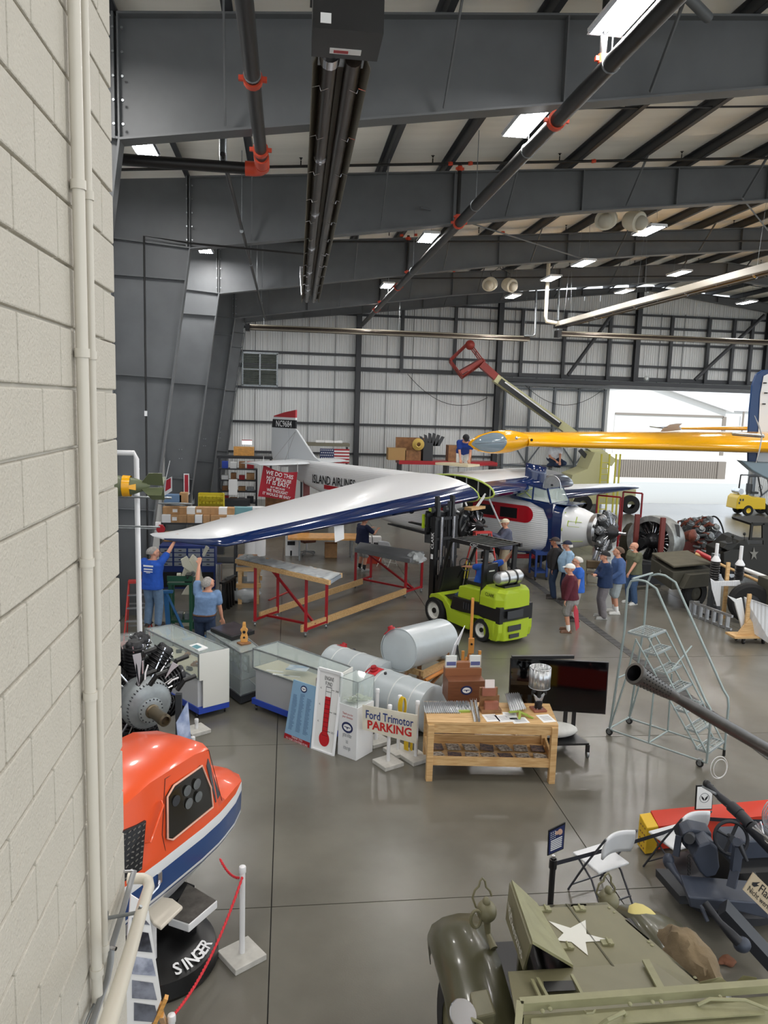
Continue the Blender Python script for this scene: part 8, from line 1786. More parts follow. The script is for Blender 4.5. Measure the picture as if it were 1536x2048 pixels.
# ---- display engines ----
DE = thing('cutaway_engine', 'big engine inside a battered aluminium cowl ring with red-brown beams, right', 'engine', (11.6, 23.0, 0)); cA = A(1300, 1082, 22.6); dA = V((-.75, -.6, .05)).normalized()
MB().lathe([(.62, 0), (.78, .0), (.8, -.05), (.8, -.65), (.72, -.95), (.55, -1.1), (.5, -1.1), (.68, -.9), (.76, -.6)], cA, dA, 40).build('cowl_ring', mat('battered_aluminium', (150, 152, 150), .4, .6, .2, 5), DE)
radial(DE, cA-dA*.35, dA, .68, 9, (FABG, ENG, ENGS), shaft=False)
s1_, s2_, _ = basis(dA)
for q in (-.42, .42): p = cA+dA*.12+s1_*q; MB().beam(p+V((0, 0, -.85)), p+V((0, 0, .8)), .14, .1, up=V((0, 1, 0))).build('stand_beam', mat('red_brown_paint', (112, 48, 42), .5), DE)
MB().box(cA+V((0, 0, 0))-V((0, 0, cA.z/2+.35)), (1.0, 1.0, cA.z-.6)).build('stand', DARK, DE); MB().cyl(cA+dA*.2, cA+dA*.6, .12).build('accessory_case', BLACK, DE)
MB().prism([A(1349, 1048, 22.2), A(1358, 1050, 22.2), A(1360, 1075, 22.1), A(1354, 1072, 22.1)], (0, -.02, 0)).build('cowl_opening', BLACK, DE)
D2 = thing('radial_engine', 'multi-row radial engine with red-brown exhaust stacks and a round red intake, right', 'engine', (13.6, 24.6, 0)); cB = A(1420, 1072, 25.6); dB = V((.94, -.1, .12)).normalized()
radial(D2, cB, dB, .72, 7, (FABG, GALV, RUST), rows=4, depth=.26, shaft=True)
for r_ in range(3):
 for k in range(7):
  an = 2*pi*k/7+r_*.3; a_, b_, _ = basis(dB); u = a_*cos(an)+b_*sin(an); c = cB-dB*(.1+.26*r_); MB().tube([c+u*.62, c+u*.72-dB*.08, c+u*.62-dB*.2, c+u*.5-dB*.3], .05, 8).build('exhaust_stack', RUST if k % 2 else GALV, D2)
MB().lathe([(.0, .12), (.12, .1), (.22, .02), (.24, 0), (.18, -.15), (.1, -.3)], A(1385, 1072, 24.2), (.5, -.85, 0), 24).build('intake_bell', RUST, D2); MB().tube([A(1385, 1072, 24.3), A(1370, 1078, 24.5), A(1355, 1085, 24.8)], .1, 10).build('intake_duct', GALV, D2)
MB().box((cB.x-.6, cB.y, .5), (1.4, 1.0, .9)).build('stand', mat('dark_red_stand', (94, 40, 36), .6), D2); MB().tube([cB+dB*.2+a_*.69*cos(x)+b_*.69*sin(x) for x in [2*pi*k/30 for k in range(30)]], .03, 8, closed=True).build('ignition_ring', BLACK, D2)
# dark tractor-like tyre under engine & propeller blade
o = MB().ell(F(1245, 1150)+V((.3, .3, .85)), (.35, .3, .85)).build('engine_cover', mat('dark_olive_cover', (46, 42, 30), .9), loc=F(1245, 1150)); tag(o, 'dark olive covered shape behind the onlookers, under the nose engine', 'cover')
# ---- aluminium extension ladder lying on edge ----
a, b = F(1379, 1230), F(1462, 1262); dl = (b-a).normalized(); t = thing('aluminium_ladder', 'aluminium ladder lying on its side on the floor behind the stairs', 'ladder', a)
zt_ = A(1378, 1203, a.y).z
MB().beam(a+V((0, 0, .04)), b+V((0, 0, .04)), .06, .06).build('rail', ALU, t); MB().beam(a+V((0, 0, zt_)), b+V((0, 0, zt_)), .06, .06).build('rail', ALU, t); L = (b-a).length
for k in range(6): p = a+dl*L*(k+.6)/6.2; MB().box(p+V((0, 0, zt_/2)), (.1, .05, zt_)).build('rung', ALU, t)
MB().box(a+V((.12, .02, zt_/2)), (.28, .06, zt_*1.05)).build('end_cap', ALU, t, bev=.02)
# ---- white control surfaces on wood stand ----
t = thing('corrugated_elevator', 'long white corrugated control surface on edge in a wooden dolly, right edge', 'airplane part', F(1500, 1280)); Yc = 16.4
cs = [A(1490, 1195, Yc), A(1550, 1216, Yc-.5), A(1640, 1245, Yc-1), A(1640, 1340, Yc-1), A(1545, 1292, Yc-.5), A(1500, 1262, Yc)]
cr2 = wave_bump(mat('corrugated_upright', (218, 220, 224), .4), 'X', 5, .02, .6)
MB().prism(cs, (.02, .08, 0)).build('surface', cr2, t); MB().prism([A(1455, 1191, Yc), A(1475, 1199, Yc), A(1484, 1196, Yc), A(1496, 1270, Yc), A(1486, 1262, Yc), A(1470, 1205, Yc)], (0, .05, 0)).build('horn_tip', AWHITE, t)
MB().box((A(1495, 1230, Yc-.06).x, Yc-.06, (A(1495, 1195, Yc).z)/2+.1), (.09, .05, A(1495, 1195, Yc).z)).build('stand_post', PINE, t); px_ = A(1493, 1270, Yc-.1)
MB().prism([(px_.x-.35, Yc-.2, .14), (px_.x+.5, Yc-.2, .14), (px_.x+.5, Yc+.2, .14), (px_.x-.35, Yc+.2, .14)], (0, 0, .05)).prism([(px_.x-.25, Yc-.1, .19), (px_.x+.35, Yc-.1, .19), (px_.x+.05, Yc-.1, .6)], (0, .05, 0)).build('dolly_board', PINE, t)
for x, y in ((-.1, -.15), (.4, -.15), (.4, .15), (-.1, .15)): MB().cyl((px_.x+x-.02, Yc+y, .05), (px_.x+x+.02, Yc+y, .05), .05, n=12).box((px_.x+x, Yc+y, .12), (.06, .06, .05)).build('caster', BLACK, t)
t = thing('corrugated_aileron', 'smaller white corrugated control surface standing behind the aluminium ladder', 'airplane part', F(1440, 1225)); Yc = 18.2
MB().prism([A(*p, Yc) for p in ((1421, 1158), (1430, 1164), (1480, 1162), (1482, 1172), (1442, 1172), (1440, 1214), (1434, 1213), (1424, 1180))], (.05, .1, 0)).build('surface', cr2, t); MB().box((A(1436, 1210, Yc).x, Yc+.05, A(1436, 1212, Yc).z/2), (.1, .2, A(1436, 1212, Yc).z)).build('support', DARK, t)
MB().box((A(1463, 1155, Yc).x, Yc+.2, .75), (.09, .06, 1.5)).build('support_post', PINE, t)
for k, (x, y0_, y1_, lb) in enumerate(((1431, 1087, 1165, 'left'), (1480, 1092, 1160, 'right'))):
 Yg = 18.6; t = thing('landing_gear_strut', '%s one of two white and black shock struts standing by the spare tyre' % lb, 'strut', V((A(x, 1165, Yg).x, Yg, 0))); xx = A(x, 1130, Yg).x; z1 = A(x, y0_, Yg).z; zc = A(x, 1120 if k == 0 else 1128, Yg).z; z0_ = A(x, y1_, Yg).z
 MB().cyl((xx, Yg, zc), (xx, Yg, z1), .045, n=14).lathe([(.045, .12), (.12, 0), (.12, -.03)], (xx, Yg, zc), n=16).build('upper_tube', WHITE, t)
 MB().lathe([(.1 if j % 2 else .125, -.03-(zc-z0_-.03)*j/18) for j in range(19)], (xx, Yg, zc), n=18).build('rubber_bellows', BLACK, t); MB().cyl((xx, Yg, 0), (xx, Yg, z0_), .04).box((xx, Yg, .02), (.3, .3, .04)).build('stand_tube', DARK, t)
p = A(1500, 1190, 18.0); t = thing('spare_tyre', 'large black tyre standing behind the white control surfaces', 'tyre', V((p.x, 18, 0))); MB().lathe([(.25, -.14), (.45, -.15), (.52, -.08), (.52, .08), (.45, .15), (.25, .14)], (p.x, 18.0, .52), (.3, 1, 0), 32).build('tyre', RUBBER, t); MB().cyl((p.x-.03, 17.9, .52), (p.x+.03, 18.1, .52), .26, n=20).build('rim', DARK, t)
for k, (a, b, m, r, lb) in enumerate((((1391, 1107, 20), (1530, 1168, 18.6), PINE, .04, 'long pine pole lying across the stands above the spare tyre'), ((1395, 1104, 20.1), (1426, 1120, 19.4), RED, .07, 'short bright red tube on top of the pole by the trailer'), ((1480, 1135, 19.4), (1545, 1160, 18.6), AWHITE, .06, 'white-blue tube beside the pine pole at the right edge'))):
 P_, Q_ = A(*a), A(*b); o = MB().cyl(P_, Q_, r, n=12).build('pole', m, loc=P_); tag(o, lb, 'pole')
o = MB().box(A(1425, 1180, 19.0)*1, (.16, .16, 2.0)).build('grey_post', GALV, loc=(A(1425, 1180, 19.0).x, 19, 0)); tag(o, 'upright grey square post between the trailer and the struts', 'post')
p = A(1540, 1180, 17.8); o = MB().box((p.x+.5, 17.8, .6), (1.2, .8, 1.2)).build('olive_crate', TC, loc=(p.x+.5, 17.8, 0), bev=.02); tag(o, 'dark olive crate at the right edge behind the corrugated surface', 'crate')
for k, x in enumerate((1411, 1419)): p = F(x, 1120); o = MB().lathe([(.18, 0), (.18, .03), (.13, .03), (.03, .45), (0, .45)], p, n=16).build('traffic_cone', mat('cone_orange', (226, 78, 40), .5), loc=p); tag(o, ['left', 'right'][k]+' orange traffic cone behind the trailer', 'traffic cone')
# blue cart and red dolly below the fuselage
BC = mat('cart_blue', (30, 62, 128), .5); a = F(1070, 1160); t = thing('blue_cart', 'blue metal tool cart beneath the fuselage beside the black sweater man', 'cart', a); zt_ = A(1070, 1106, a.y).z; w_ = A(1094, 1130, a.y).x-a.x
for x in (0, w_):
 for y in (0, .6): MB().box((a.x+x, a.y+y, zt_/2+.05), (.06, .06, zt_-.1)).build('leg', BC, t)
MB().box((a.x+w_/2, a.y+.3, zt_), (w_+.1, .7, .12)).box((a.x+w_/2, a.y+.3, .25), (w_, .6, .06)).build('tray', BC, t)
for x in (0, w_): MB().cyl((a.x+x-.02, a.y, .05), (a.x+x+.02, a.y, .05), .05, n=12).build('caster', BLACK, t)
a = F(1040, 1130); t = thing('red_dolly', 'low red steel dolly on four casters under the fuselage belly', 'dolly', a)
MB().box((a.x, a.y+.3, .28), (1.1, .08, .08)).box((a.x, a.y, .28), (1.1, .08, .08)).box((a.x-.5, a.y+.15, .28), (.08, .5, .08)).box((a.x+.5, a.y+.15, .28), (.08, .5, .08)).box((a.x-.2, a.y+.15, .5), (.08, .08, .4)).build('frame', RED, t)
for x in (-.5, .5):
 for y in (0, .3): MB().cyl((a.x+x-.03, a.y+y, .1), (a.x+x+.03, a.y+y, .1), .1, n=14).build('caster', RUBBER, t)
o = MB().prism([F(1152, 1262, .02), F(1158, 1255, .02), F(1156, 1222, .55), F(1150, 1210, .75), F(1147, 1225, .55)], (.02, .03, 0)).build('red_cloth', mat('red_cloth', (196, 60, 76), .8), loc=F(1152, 1260)); tag(o, 'red cloth hanging from the hand behind the maroon sweater man', 'cloth')
# ======================= BACKGROUND CLUTTER =======================
def bx_(name, label, cat, px, Y, w, d, h, m, rz=0, z=None, group=None, bev=.006, detail=None, sit=None):
 """box whose base-centre is under pixel px at depth Y (z given or read from the pixel)"""
 p = A(px[0], px[1], Y); zz_ = p.z if z is None else z
 t = thing(name, label, cat, (p.x, Y, zz_), rz, group); MB().box((0, 0, h/2), (w, d, h)).build('body', m, t, local=True, bev=bev)
 if detail: MB().box((0, -d/2-.003, h*.5), (w*.6, .004, h*.45)).build('label_patch', detail, t, local=True)
 return t
# banner
Yb_ = 30.3; BR = mat('banner_red', (176, 34, 52), .6)
q = [A(527, 930, Yb_), A(595, 944, Yb_), A(589, 1001, Yb_), A(516, 993, Yb_)]; t = thing('banner', 'red cloth banner with white lettering hanging below the tailplane', 'banner', q[3])
MB().grid(lambda u, v: lerp(lerp(q[0], q[1], u), lerp(q[3], q[2], u), v)+V((0, .05*sin(u*9), -.12*sin(pi*u)*(1-v))), 16, 8).build('cloth', BR, t)
ux = (q[1]-q[0]).normalized(); uy = (q[0]-q[3]).normalized(); W_ = (q[1]-q[0]).length; H_ = (q[0]-q[3]).length; n_ = V((0, -.09, 0))
for s_, v, h_, w_ in (('WE DO THIS', .2, .16, .8), ('NOT BECAUSE', .36, .12, .72), ('IT IS EASY,', .51, .17, .68), ('BUT BECAUSE', .65, .07, .42), ('WE THOUGHT', .76, .12, .62), ('IT WOULD BE EASY', .89, .11, .82)): text(s_, lerp(lerp(q[0], q[1], .5), lerp(q[3], q[2], .5), v)+n_, ux, uy, h_, WHITE, t, width=W_*w_, bold=.02)
for p in (q[0], q[1]): MB().cyl(p, p+V((0, 0, .35)), .01).build('cord', WHITE, t)
# dark shelving under the tail
def shelf(label, x0, x1, yb, yt, Y, n, m, d=.6):
 a, b = F(x0, yb), F(x1, yb); a = A(x0, yb, Y); b = A(x1, yb, Y); zt_ = A(x0, yt, Y).z; xa, xb = a.x, b.x; t = thing('shelf_unit', label, 'shelf', ((xa+xb)/2, Y+d/2, 0))
 for x in (xa, xb):
  for y in (Y, Y+d): MB().box((x, y, zt_/2), (.06, .06, zt_)).build('post', m, t)
 zs = [zt_*(k+1)/n for k in range(n)]
 for z in zs: MB().box(((xa+xb)/2, Y+d/2, z), (xb-xa, d, .05)).build('shelf_board', m, t)
 return t, xa, xb, zs
t, xa, xb, zs = shelf('tall dark shelf unit of supplies under the white tailplane', 437, 512, 1010, 938, 33.0, 5, DARK)
random.seed(5); CL = [CARD, WHITE, DARK, RED, BLUEP, GALV, OAK, PAPER]; CN = ['brown', 'white', 'dark', 'red', 'blue', 'grey', 'wooden', 'pale']; ORD = ['lowest', 'second', 'third', 'fourth', 'top']
for k, z in enumerate(zs):
 for j in range(4): m_ = (k*3+j*5) % 8; bx_('carton', '%s box, %s from the left on the %s shelf under the tailplane' % (CN[m_], ['first', 'second', 'third', 'last'][j], ORD[k]), 'box', (0, 0), 33.3, rnd(.22, .32), .3, rnd(.16, .3), CL[m_], z=z+.025).location.x = xa+.25+(xb-xa-.4)*j/3.3
# boxes shelf under wing
t, xa, xb, zs = shelf('long low shelf stacked with cardboard boxes left of the wing tip', 322, 470, 1092, 1047, 22.5, 3, DARK, .7)
bn = 0
for r_ in range(2):
 for j in range(9):
  m_ = CARD if (j+r_) % 4 else PAPER; w_ = rnd(.2, .27)
  t = bx_('carton', '%s carton, number %s from the left in the %s row above the wing tip' % ('brown' if (j+r_) % 4 else 'white', 'one two three four five six seven eight nine'.split()[j], ['lower', 'upper'][r_]), 'box', (0, 0), 22.65+.12*r_, w_, .3, .2 if r_ else .23, m_, z=zs[-1]+.026+.235*r_, detail=PAPER if j % 3 == 1 else None); t.location.x = xa+.16+(xb-xa-.3)*j/8
for j in range(6): t = bx_('storage_bin', '%s bin, %s from the left on the middle shelf behind the wing tip' % (CN[(j*3) % 8], ['first', 'second', 'third', 'fourth', 'fifth', 'sixth'][j]), 'box', (0, 0), 22.8, .28, .4, .25, CL[(j*3) % 8], z=zs[1]+.026); t.location.x = xa+.2+(xb-xa-.4)*j/5
m_ = MB(); P = A(340, 1025, 22.9); z0 = zs[-1]+.5
o = MB().ell((P.x+.15, 22.9, z0+.03), (.55, .06, .04)).prism([(P.x, 22.75, z0+.03), (P.x+.25, 22.75, z0+.03), (P.x+.55, 22.2, z0+.05), (P.x+.45, 22.2, z0+.05)], (0, 0, .02)).prism([(P.x+.6, 22.9, z0+.03), (P.x+.7, 22.9, z0+.03), (P.x+.7, 22.9, z0+.2)], (0, .02, 0)).build('model_airplane', GALV, loc=(P.x, 22.9, z0)); tag(o, 'grey model airplane lying on top of the cartons near the column', 'model airplane')
for k, (x, y, lb, m, w_, h_) in enumerate(((347, 1019, 'blue translucent tub on the cartons beside the column', mat('tub_blue', (110, 140, 176), .4), .5, .28), (368, 1012, 'upright brown carton on top of the carton rows', CARD, .22, .34), (486, 1028, 'teal plastic-wrapped box at the right end of the cartons', mat('teal_wrap', (120, 170, 180), .2), .55, .4))): bx_('tub' if k == 0 else 'carton', lb, 'box', (x, y), 23.1, w_, .3, h_, m, z=zs[-1]+.5 if k < 2 else zs[-1]+.03)
# blue drawer cabinet
Yd_ = 21.6; a, b = A(318, 1092, Yd_), A(430, 1092, Yd_); zt_ = min(a.z, b.z); DB = mat('drawer_blue', (28, 50, 112), .5); t = thing('drawer_cabinet', 'blue cabinet of silver drawers behind the two men holding the wing', 'cabinet', ((a.x+b.x)/2, Yd_+.3, 0)); w_ = b.x-a.x
MB().box(((a.x+b.x)/2, Yd_+.32, zt_/2), (w_, .6, zt_)).build('cabinet', DB, t)
for i in range(4):
 for j in range(4): dr_ = MB().box((a.x+w_*(j+.5)/4, Yd_+.01, zt_-.12-.13*i), (w_/4*.85, .03, .1)).build('drawer', mat('drawer_silver', (150, 156, 166), .4, .3), t); MB().box((a.x+w_*(j+.5)/4, Yd_-.015, zt_-.12-.13*i), (.08, .02, .02)).build('handle', INK, dr_)
MB().box(((a.x+b.x)/2, Yd_+.01, zt_*.22), (w_*.94, .02, zt_*.35)).build('open_bay', BLACK, t)
# yellow bin rack
Yy = 26.5; a, b = A(397, 1018, Yy), A(447, 1018, Yy); YB = mat('bin_yellow', (206, 190, 50), .5); t = thing('bin_rack', 'yellow rack of small parts bins against the third column', 'rack', ((a.x+b.x)/2, Yy+.2, 0)); w_ = b.x-a.x; h_ = A(397, 987, Yy).z-a.z
MB().box(((a.x+b.x)/2, Yy+.3, a.z+h_/2), (w_, .03, h_)).box((a.x, Yy+.15, a.z+h_/2), (.03, .3, h_)).box((b.x, Yy+.15, a.z+h_/2), (.03, .3, h_)).build('frame', YB, t)
for i in range(3):
 for j in range(7): MB().prism([(a.x+w_*(j+.08)/7, Yy, a.z+h_*i/3), (a.x+w_*(j+.92)/7, Yy, a.z+h_*i/3), (a.x+w_*(j+.92)/7, Yy-.03, a.z+h_*(i+.45)/3), (a.x+w_*(j+.08)/7, Yy-.03, a.z+h_*(i+.45)/3)], (0, .2, 0)).build('bin', YB, t)
MB().box(((a.x+b.x)/2, Yy+.3, a.z/2), (w_, .5, a.z)).build('cupboard', DARK, t)
# column signs, arrow, extinguisher, gate, bomb
p = A(373, 971, 26.2); t = thing('arrow_sign', 'small red and white vertical arrow sign on the third column web', 'sign', p); MB().prism([p+V(v) for v in ((-.09, 0, .4), (.09, 0, .4), (.09, 0, -.25), (.12, 0, -.25), (0, 0, -.42), (-.12, 0, -.25), (-.09, 0, -.25))], (0, -.01, 0)).build('plate', WHITE, t); MB().prism([p+V(v)+V((0, -.012, 0)) for v in ((-.06, 0, .36), (.06, 0, .36), (.06, 0, -.26), (0, 0, -.36), (-.06, 0, -.26))], (0, -.004, 0)).build('red_arrow', BR, t)
q = [A(331, 960, 20.5), A(344, 953, 20.5), A(344, 982, 20.5), A(328, 992, 20.5)]; t = thing('column_sign', 'white sign with red lettering tilted on the second column', 'sign', q[3]); MB().prism(q, (0, .01, 0)).build('plate', WHITE, t); cq = sum(q, V())/4; MB().prism([v.lerp(cq, .3)+V((0, -.004, .04)) for v in q], (0, -.003, 0)).build('red_print', BR, t); MB().cyl(q[0], q[0]+V((.1, .1, .5)), .008).build('cord', WHITE, t)
p = A(322, 1058, 18.3); t = thing('fire_hose_valve', 'red valve and white plate fixed on the near column above the ladder man', 'valve', p); MB().box(p+V((-.08, .1, 0)), (.12, .06, .3)).build('plate', WHITE, t); MB().lathe([(0, 0), (.1, 0), (.1, .05), (0, .05)], p, (0, -1, 0), 12).cyl(p+V((0, 0, -.12)), p+V((0, 0, .1)), .05).build('valve', RED, t); MB().cyl(p+V((-.05, 0, .0)), p+V((-1.2, 0, .02)), .02).build('pipe', GALV, t)
c1_ = A(268, 906, 13.5); c2_ = A(276, 1140, 13.5); t = thing('pipe_frame', 'white plastic pipe frame standing beside the block wall edge', 'frame', (c2_.x, 13.5, 0)); MB().tube([c1_+V((-.7, 0, 0)), c1_, (c2_.x, 13.5, c1_.z-.1), (c2_.x+.02, 13.5, 0)], .045, 12).build('pipe', PVC, t); MB().cyl(A(266, 993, 13.4)+V((-.5, 0, 0)), A(343, 996, 13.4), .02).cyl(A(268, 1052, 13.4)+V((-.5, 0, 0)), A(320, 1054, 13.4), .015).build('cross_tube', GALV, t)
bc = A(262, 972, 12.5); BG = mat('bomb_green', (92, 100, 72), .5); t = thing('bomb', 'olive green bomb with box fins and a yellow band beside the block wall', 'bomb', bc)
MB().lathe([(0, -1.1), (.1, -1.0), (.17, -.7), (.17, -.2), (.13, .05), (.06, .25), (0, .3)], bc, (1, 0, .02), 24).build('casing', BG, t); MB().lathe([(.172, -.12), (.165, .0)], bc, (1, 0, 0), 24).prism([bc+V((0, -.16, .03)), bc+V((.1, -.13, .05)), bc+V((.1, -.13, -.05)), bc+V((0, -.16, -.03))], (0, -.01, 0)).build('yellow_mark', YEL, t)
for a in (.5, 2.1, 3.6, 5.2): u = V((0, cos(a), sin(a))); MB().prism([bc+V((.15, 0, 0))+u*.05, bc+V((.3, 0, 0))+u*.26, bc+V((.5, 0, 0))+u*.26, bc+V((.5, 0, 0))+u*.02], V((0, -sin(a), cos(a)))*.01).build('fin', BG, t)
MB().box((bc.x-.35, bc.y, bc.z/2-.1), (.08, .08, bc.z-.15)).build('stand', DARK, t)
# wall items at the back left
p = A(495, 911, 37); bx_('orange_crate', 'varnished orange box section on the rack behind the tail', 'box', (488, 911), 37, .95, .4, .42, VARN)
t = thing('dark_rack', 'dark rack under the orange box behind the tail', 'rack', (p.x, 37, 0)); MB().box((p.x-.1, 37.1, p.z-.08), (2.6, .8, .12)).build('top', DARK, t); MB().box((p.x-1.3, 37, p.z/2-.08), (.1, .6, p.z-.1)).box((p.x+1.1, 37, p.z/2-.08), (.1, .6, p.z-.1)).build('legs', DARK, t)
p = A(494, 885, 41.4); t = thing('lit_sign', 'small lit white sign with a red top on the back wall left of the tail', 'sign', p); MB().box(p, (.5, .06, .2)).build('lamp_box', mat('lit_sign_white', (255, 250, 248), .5, emit=1.2), t); MB().box(p+V((0, -.02, .12)), (.52, .08, .05)).build('red_top', RED, t)
# flag + mezzanine shelf
Yf_ = 36.23; q = [A(640, 897, Yf_), A(699, 898, Yf_), A(699, 916, Yf_), A(640, 915, Yf_)]; t = thing('flag', 'stars and stripes flag hung behind the fuselage', 'flag', q[3]); ux = (q[1]-q[0])/13; H_ = q[0].z-q[3].z+.25; W_ = q[1].x-q[0].x
for k in range(9): MB().box((q[0].x+W_/2, Yf_+.01, q[0].z-H_*(k+.5)/9), (W_, .01, H_/9)).build('stripe', RED if k % 2 == 0 else WHITE, t)
MB().box((q[0].x+W_*.24, Yf_, q[0].z-H_/2), (W_*.48, .014, H_)).build('canton', mat('flag_navy', (38, 48, 92), .6), t); sg_ = MB()
for i in range(5):
 for j in range(7): sg_.cyl((q[0].x+W_*(.04+.064*j+.02*(i % 2)), Yf_-.009, q[0].z-H_*(.1+.18*i)), (q[0].x+W_*(.04+.064*j+.02*(i % 2)), Yf_-.012, q[0].z-H_*(.1+.18*i)), .028, n=5)
tag(sg_.build('stars', WHITE, t), kind='stuff')
a, b = A(600, 893, 36.4), A(699, 897, 36.4); t = thing('wall_shelf', 'long grey-brown shelf above the flag carrying pale boxes', 'shelf', (a.x, 36.6, 0)); MB().box(((a.x+b.x)/2, 36.7, a.z+.12), (b.x-a.x, .9, .14)).build('board', mat('dusty_board', (124, 120, 104), .8), t)
for x in (a.x+.1, b.x-.1): MB().box((x, 36.7, a.z/2), (.1, .1, a.z)).build('post', DARK, t)
for k, x in enumerate((640, 658, 676)): bx_('pale_box', ['left', 'middle', 'right'][k]+' pale flat box on the shelf above the flag', 'box', (x, 888), 36.6, .4, .3, .1, PAPER, z=a.z+.2)
# red mezzanine beam and stock behind the kneeling man
a, b = A(797, 924, 38), A(1003, 938, 37); t = thing('stock_rack', 'red-edged storage rack along the back wall behind the kneeling man', 'rack', ((a.x+b.x)/2, 38, 0)); zr = a.z
MB().box(((a.x+b.x)/2, 38.4, zr), (b.x-a.x, 1.2, .18)).build('red_beam', RED, t)
for x in (a.x+.1, (a.x+b.x)/2, b.x-.1): MB().box((x, 38.4, zr/2), (.12, 1.0, zr)).build('upright', DARK, t)
MB().box((a.x+.75, 38.9, zr+.65), (1.6, .05, 1.1)).build('plywood_back', OAK, t)
for k, (x, m, w_, h_, lb) in enumerate(((822, mat('spool_wood', (176, 140, 90), .7), .9, .6, 'wooden cable drum on the rack behind the kneeling man'), (856, OAK, .8, .5, 'wooden slatted crate on the rack under the grey fins'), (888, DARK, .5, .9, 'dark upright machine on the rack right of the fins'), (957, OAK, 1.2, .8, 'large brown crate on the rack under the yellow wing tip'))): bx_('crate' if k else 'cable_drum', lb, 'crate', (x, 0), 38.3, w_, .7, h_, m, z=zr+.09)
p = A(834, 888, 38.2); t = thing('yellow_hose', 'yellow coiled hose hanging on the rack behind the kneeling man', 'hose', (p.x, 38.2, p.z-.3))
for k in range(3): MB().tube([p+V(((.26-.06*k)*cos(x), -.4-.05*k, (.26-.06*k)*sin(x))) for x in [2*pi*j/18 for j in range(18)]], .045, 8, closed=True).build('coil', mat('hose_yellow', (206, 176, 92), .6), t)
for k in range(6): c = A(850+5*k, 888, 38); o = MB().prism([c+V((-.12, 0, -.1)), c+V((.12, 0, -.1)), c+V((.1+.1*(k-2.5), 0, .55-.08*abs(k-2.5))), c+V((-.05+.1*(k-2.5), 0, .6-.08*abs(k-2.5)))], (0, .03, 0)).build('metal_fin', DARK, loc=c); tag(o, '%s grey metal fin standing in the cluster above the slatted crate' % ['leftmost', 'second', 'third', 'fourth', 'fifth', 'rightmost'][k], 'fin')
# plank where the man kneels
p = WM[TP.name] @ V((-4.2, -2.3, 3.42)); q = [A(870, 938, 24.0), A(905, 933, 24.3), A(959, 940, 23.6), A(935, 950, 23.2)]; q = [V((v.x, v.y, 3.46)) for v in q]; o = MB().prism(q, (0, 0, .07)).build('plank', mat('pale_plank', (206, 194, 164), .7), loc=q[0]); tag(o, 'pale plank lying on the wing under the kneeling man', 'plank')
# ---- boom lift ----
BLR = mat('lift_red', (150, 54, 46), .5); BLC = mat('lift_cream', (196, 194, 150), .5); Yl = 39.2; L_ = lambda x, y, Y=Yl: A(x, y, Y)
base_ = F(1215, 990); t = thing('boom_lift', 'cream and red telescopic boom lift raised diagonally by the back wall', 'boom lift', V((base_.x, 38.5, 0)))
MB().beam(L_(990, 756), L_(1225, 925), .42, .42).build('boom', BLC, t); MB().beam(L_(990, 748), L_(1140, 858), .3, .12).build('boom_top', BLR, t); MB().beam(L_(962, 728), L_(996, 758), .36, .36).build('fly_boom', BLR, t)
MB().beam(L_(1000, 762, 38.9), L_(1120, 850, 38.9), .05, .3).build('cable_tray', BLACK, t)
tag(MB().beam(L_(1010, 764, 38.85), L_(1120, 845, 38.85), .03, .07).build('letter_strip', WHITE, t), kind='stuff')
bk_ = MB(); Bk = [L_(902, 722), L_(938, 752), L_(973, 726), L_(934, 706)]; Tk = [L_(906, 714), L_(930, 730), L_(968, 700), L_(937, 680)]; Tk = [p+V((0, 0, 1.0)) for p in Bk]
Tk = [L_(900, 718), L_(925, 752), L_(968, 722), L_(938, 682)]; Bk = [p+V((.25, 1.3, -.1)) for p in Tk]
for i in range(4):
 j = (i+1) % 4
 for (a, b) in ((Tk[i], Tk[j]), (Bk[i], Bk[j]), (Tk[i], Bk[i]), (Tk[i].lerp(Bk[i], .5), Tk[j].lerp(Bk[j], .5)), (Tk[i].lerp(Tk[j], .5), Bk[i].lerp(Bk[j], .5))): bk_.cyl(a, b, .03, n=6)
bk_.build('basket', BLR, t); MB().prism([L_(925, 748), L_(972, 722), L_(966, 716), L_(920, 742)], (0, .9, 0)).build('basket_floor', BLR, t); MB().ell(L_(940, 690), (.25, .3, .25)).build('control_box', BLR, t)
b0 = L_(1225, 930, 38.3); MB().beam(L_(1160, 900), L_(1186, 930), .2, .2).beam(L_(1186, 930), L_(1140, 965), .2, .2).build('link_arm', DARK, t)
MB().prism([L_(*p, 38.2) for p in ((1140, 975), (1145, 950), (1175, 938), (1190, 905), (1215, 905), (1215, 975))], (0, 1.6, 0)).box((b0.x-.4, 39, .9), (3.4, 1.8, .8)).build('turret', BLC, t)
for x in (-1.6, 1.0): MB().lathe([(.2, -.2), (.48, -.2), (.5, 0), (.48, .2), (.2, .2)], (b0.x+x, 38.1, .5), (0, 1, 0), 24).build('tyre', RUBBER, t)
YL = mat('ladder_yellow', (196, 188, 70), .5); a = F(1200, 1005); t = thing('yellow_access_ladder', 'pair of tall yellow access ladders beside the open doorway', 'ladder', (a.x+.3, 37.6, 0))
for x in (1200, 1216, 1229, 1237): p = A(x, 960, 37.6); MB().box((p.x, 37.6, A(x, 908, 37.6).z/2), (.07, .07, A(x, 908, 37.6).z)).build('rail', YL, t)
for k in range(9): z = .3+.3*k; xa, xb = A(1200, 960, 37.6).x, A(1216, 960, 37.6).x; MB().box(((xa+xb)/2, 37.6, z), (xb-xa, .05, .04)).build('rung', YL, t)
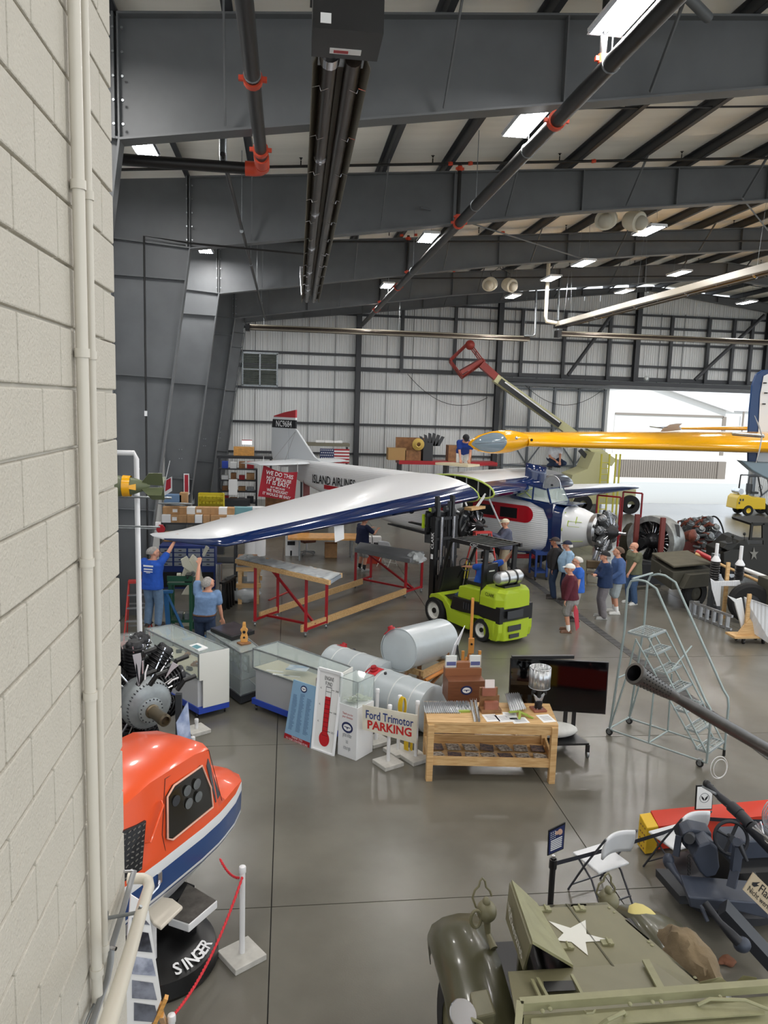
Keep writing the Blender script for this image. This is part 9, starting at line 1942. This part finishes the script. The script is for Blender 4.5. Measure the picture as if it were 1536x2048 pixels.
# ---- tables and seats under the wing ----
Yt = 25.5; a, b = A(600, 1058, Yt), A(705, 1075, Yt); t = thing('plywood_table', 'long plywood table of papers under the wing behind the office chair', 'table', ((a.x+b.x)/2, Yt+.5, 0)); zt_ = .76
MB().box(((a.x+b.x)/2, Yt+.5, zt_), (b.x-a.x+.8, 1.1, .06)).build('top', VARN, t)
for x in (a.x, b.x): MB().box((x, Yt+.1, zt_/2), (.05, .05, zt_)).box((x, Yt+.9, zt_/2), (.05, .05, zt_)).build('leg', GALV, t)
p = F(585, 1112); t = bx_('white_carton', 'white carton with a black and yellow print under the wing', 'box', (0, 0), p.y+.2, .5, .4, .75, WHITE, z=0); t.location.x = p.x; MB().box((-.05, -.205, .45), (.26, .006, .14)).build('print', INK, t, local=True); MB().box((-.05, -.205, .1), (.06, .006, .18)).build('hand_slot', INK, t, local=True)
p = F(613, 1108); t = thing('office_chair', 'brown office chair on a five-star base beside the white carton', 'chair', p, .5); BV = mat('brown_vinyl', (104, 58, 44), .5); MB().box((0, 0, .48), (.5, .48, .1)).build('seat', BV, t, local=True, bev=.03); MB().box((0, .25, .85), (.48, .08, .5)).build('backrest', BV, t, local=True, bev=.03); MB().cyl((0, 0, .1), (0, 0, .45), .03).build('stem', CHROME, t, local=True)
for k in range(5): MB().beam((0, 0, .1), (.32*cos(k*1.257), .32*sin(k*1.257), .07), .04, .03).ell((.32*cos(k*1.257), .32*sin(k*1.257), .035), (.035, .035, .035)).build('base_arm', GALV, t, local=True)
p = F(662, 1116); t = bx_('open_carton', 'brown carton standing on the floor under the hanging white tab', 'box', (0, 0), p.y+.2, .42, .35, .5, CARD, z=0); t.location.x = p.x
p = F(748, 1128); t = bx_('cooler', 'orange-red tool box on the floor beside the farther red rack', 'tool box', (0, 0), p.y+.2, .5, .35, .4, mat('cooler_red', (200, 60, 34), .4), z=0); t.location.x = p.x; MB().box((0, 0, .43), (.3, .04, .05)).build('handle', BLACK, t, local=True)
fchair('white-framed folding chair under the wing right of the man in navy', F(775, 1132), 2.4, CHW, OFFW)
for k, (x, lb) in enumerate(((735, 'left white carton on the floor behind the man in navy'), (752, 'right white carton on the floor behind the man in navy'))): bx_('white_carton', lb, 'box', (x, 0), 26.5, .34, .3, .7, PAPER, z=0, detail=DARK).location.x = A(x, 1090, 26.5).x
for k, (x, lb) in enumerate(((504, 'left white drum above the wing tip'), (518, 'right white drum above the wing tip'))): p = A(x, 1025, 26.5); o = MB().cyl((p.x, 26.5, 0), (p.x, 26.5, A(x, 1014, 26.5).z), .24, n=20).build('drum', WHITE, loc=(p.x, 26.5, 0)); tag(o, lb, 'drum')
for k, (x, y, w_, h_, m, lb) in enumerate(((470, 980, 1.2, 1.3, DARK, 'dark work bench cluster below the left tailplane'), (560, 1000, 1.2, 1.4, OAK, 'brown timber crate behind the red banner'), (620, 1000, 1.6, .9, DARK, 'dark cabinet below the airline lettering'))): bx_('work_bench' if k == 0 else 'crate', lb, 'crate', (x, 0), 31.6+k*.8, w_, .7, h_, m, z=0).location.x = A(x, y, 31.6+k*.8).x
p = A(458, 955, 29); bx_('white_jug', 'white plastic panel leaning near the yellow bin rack', 'panel', (466, 990), 29.5, .32, .05, .6, WHITE)
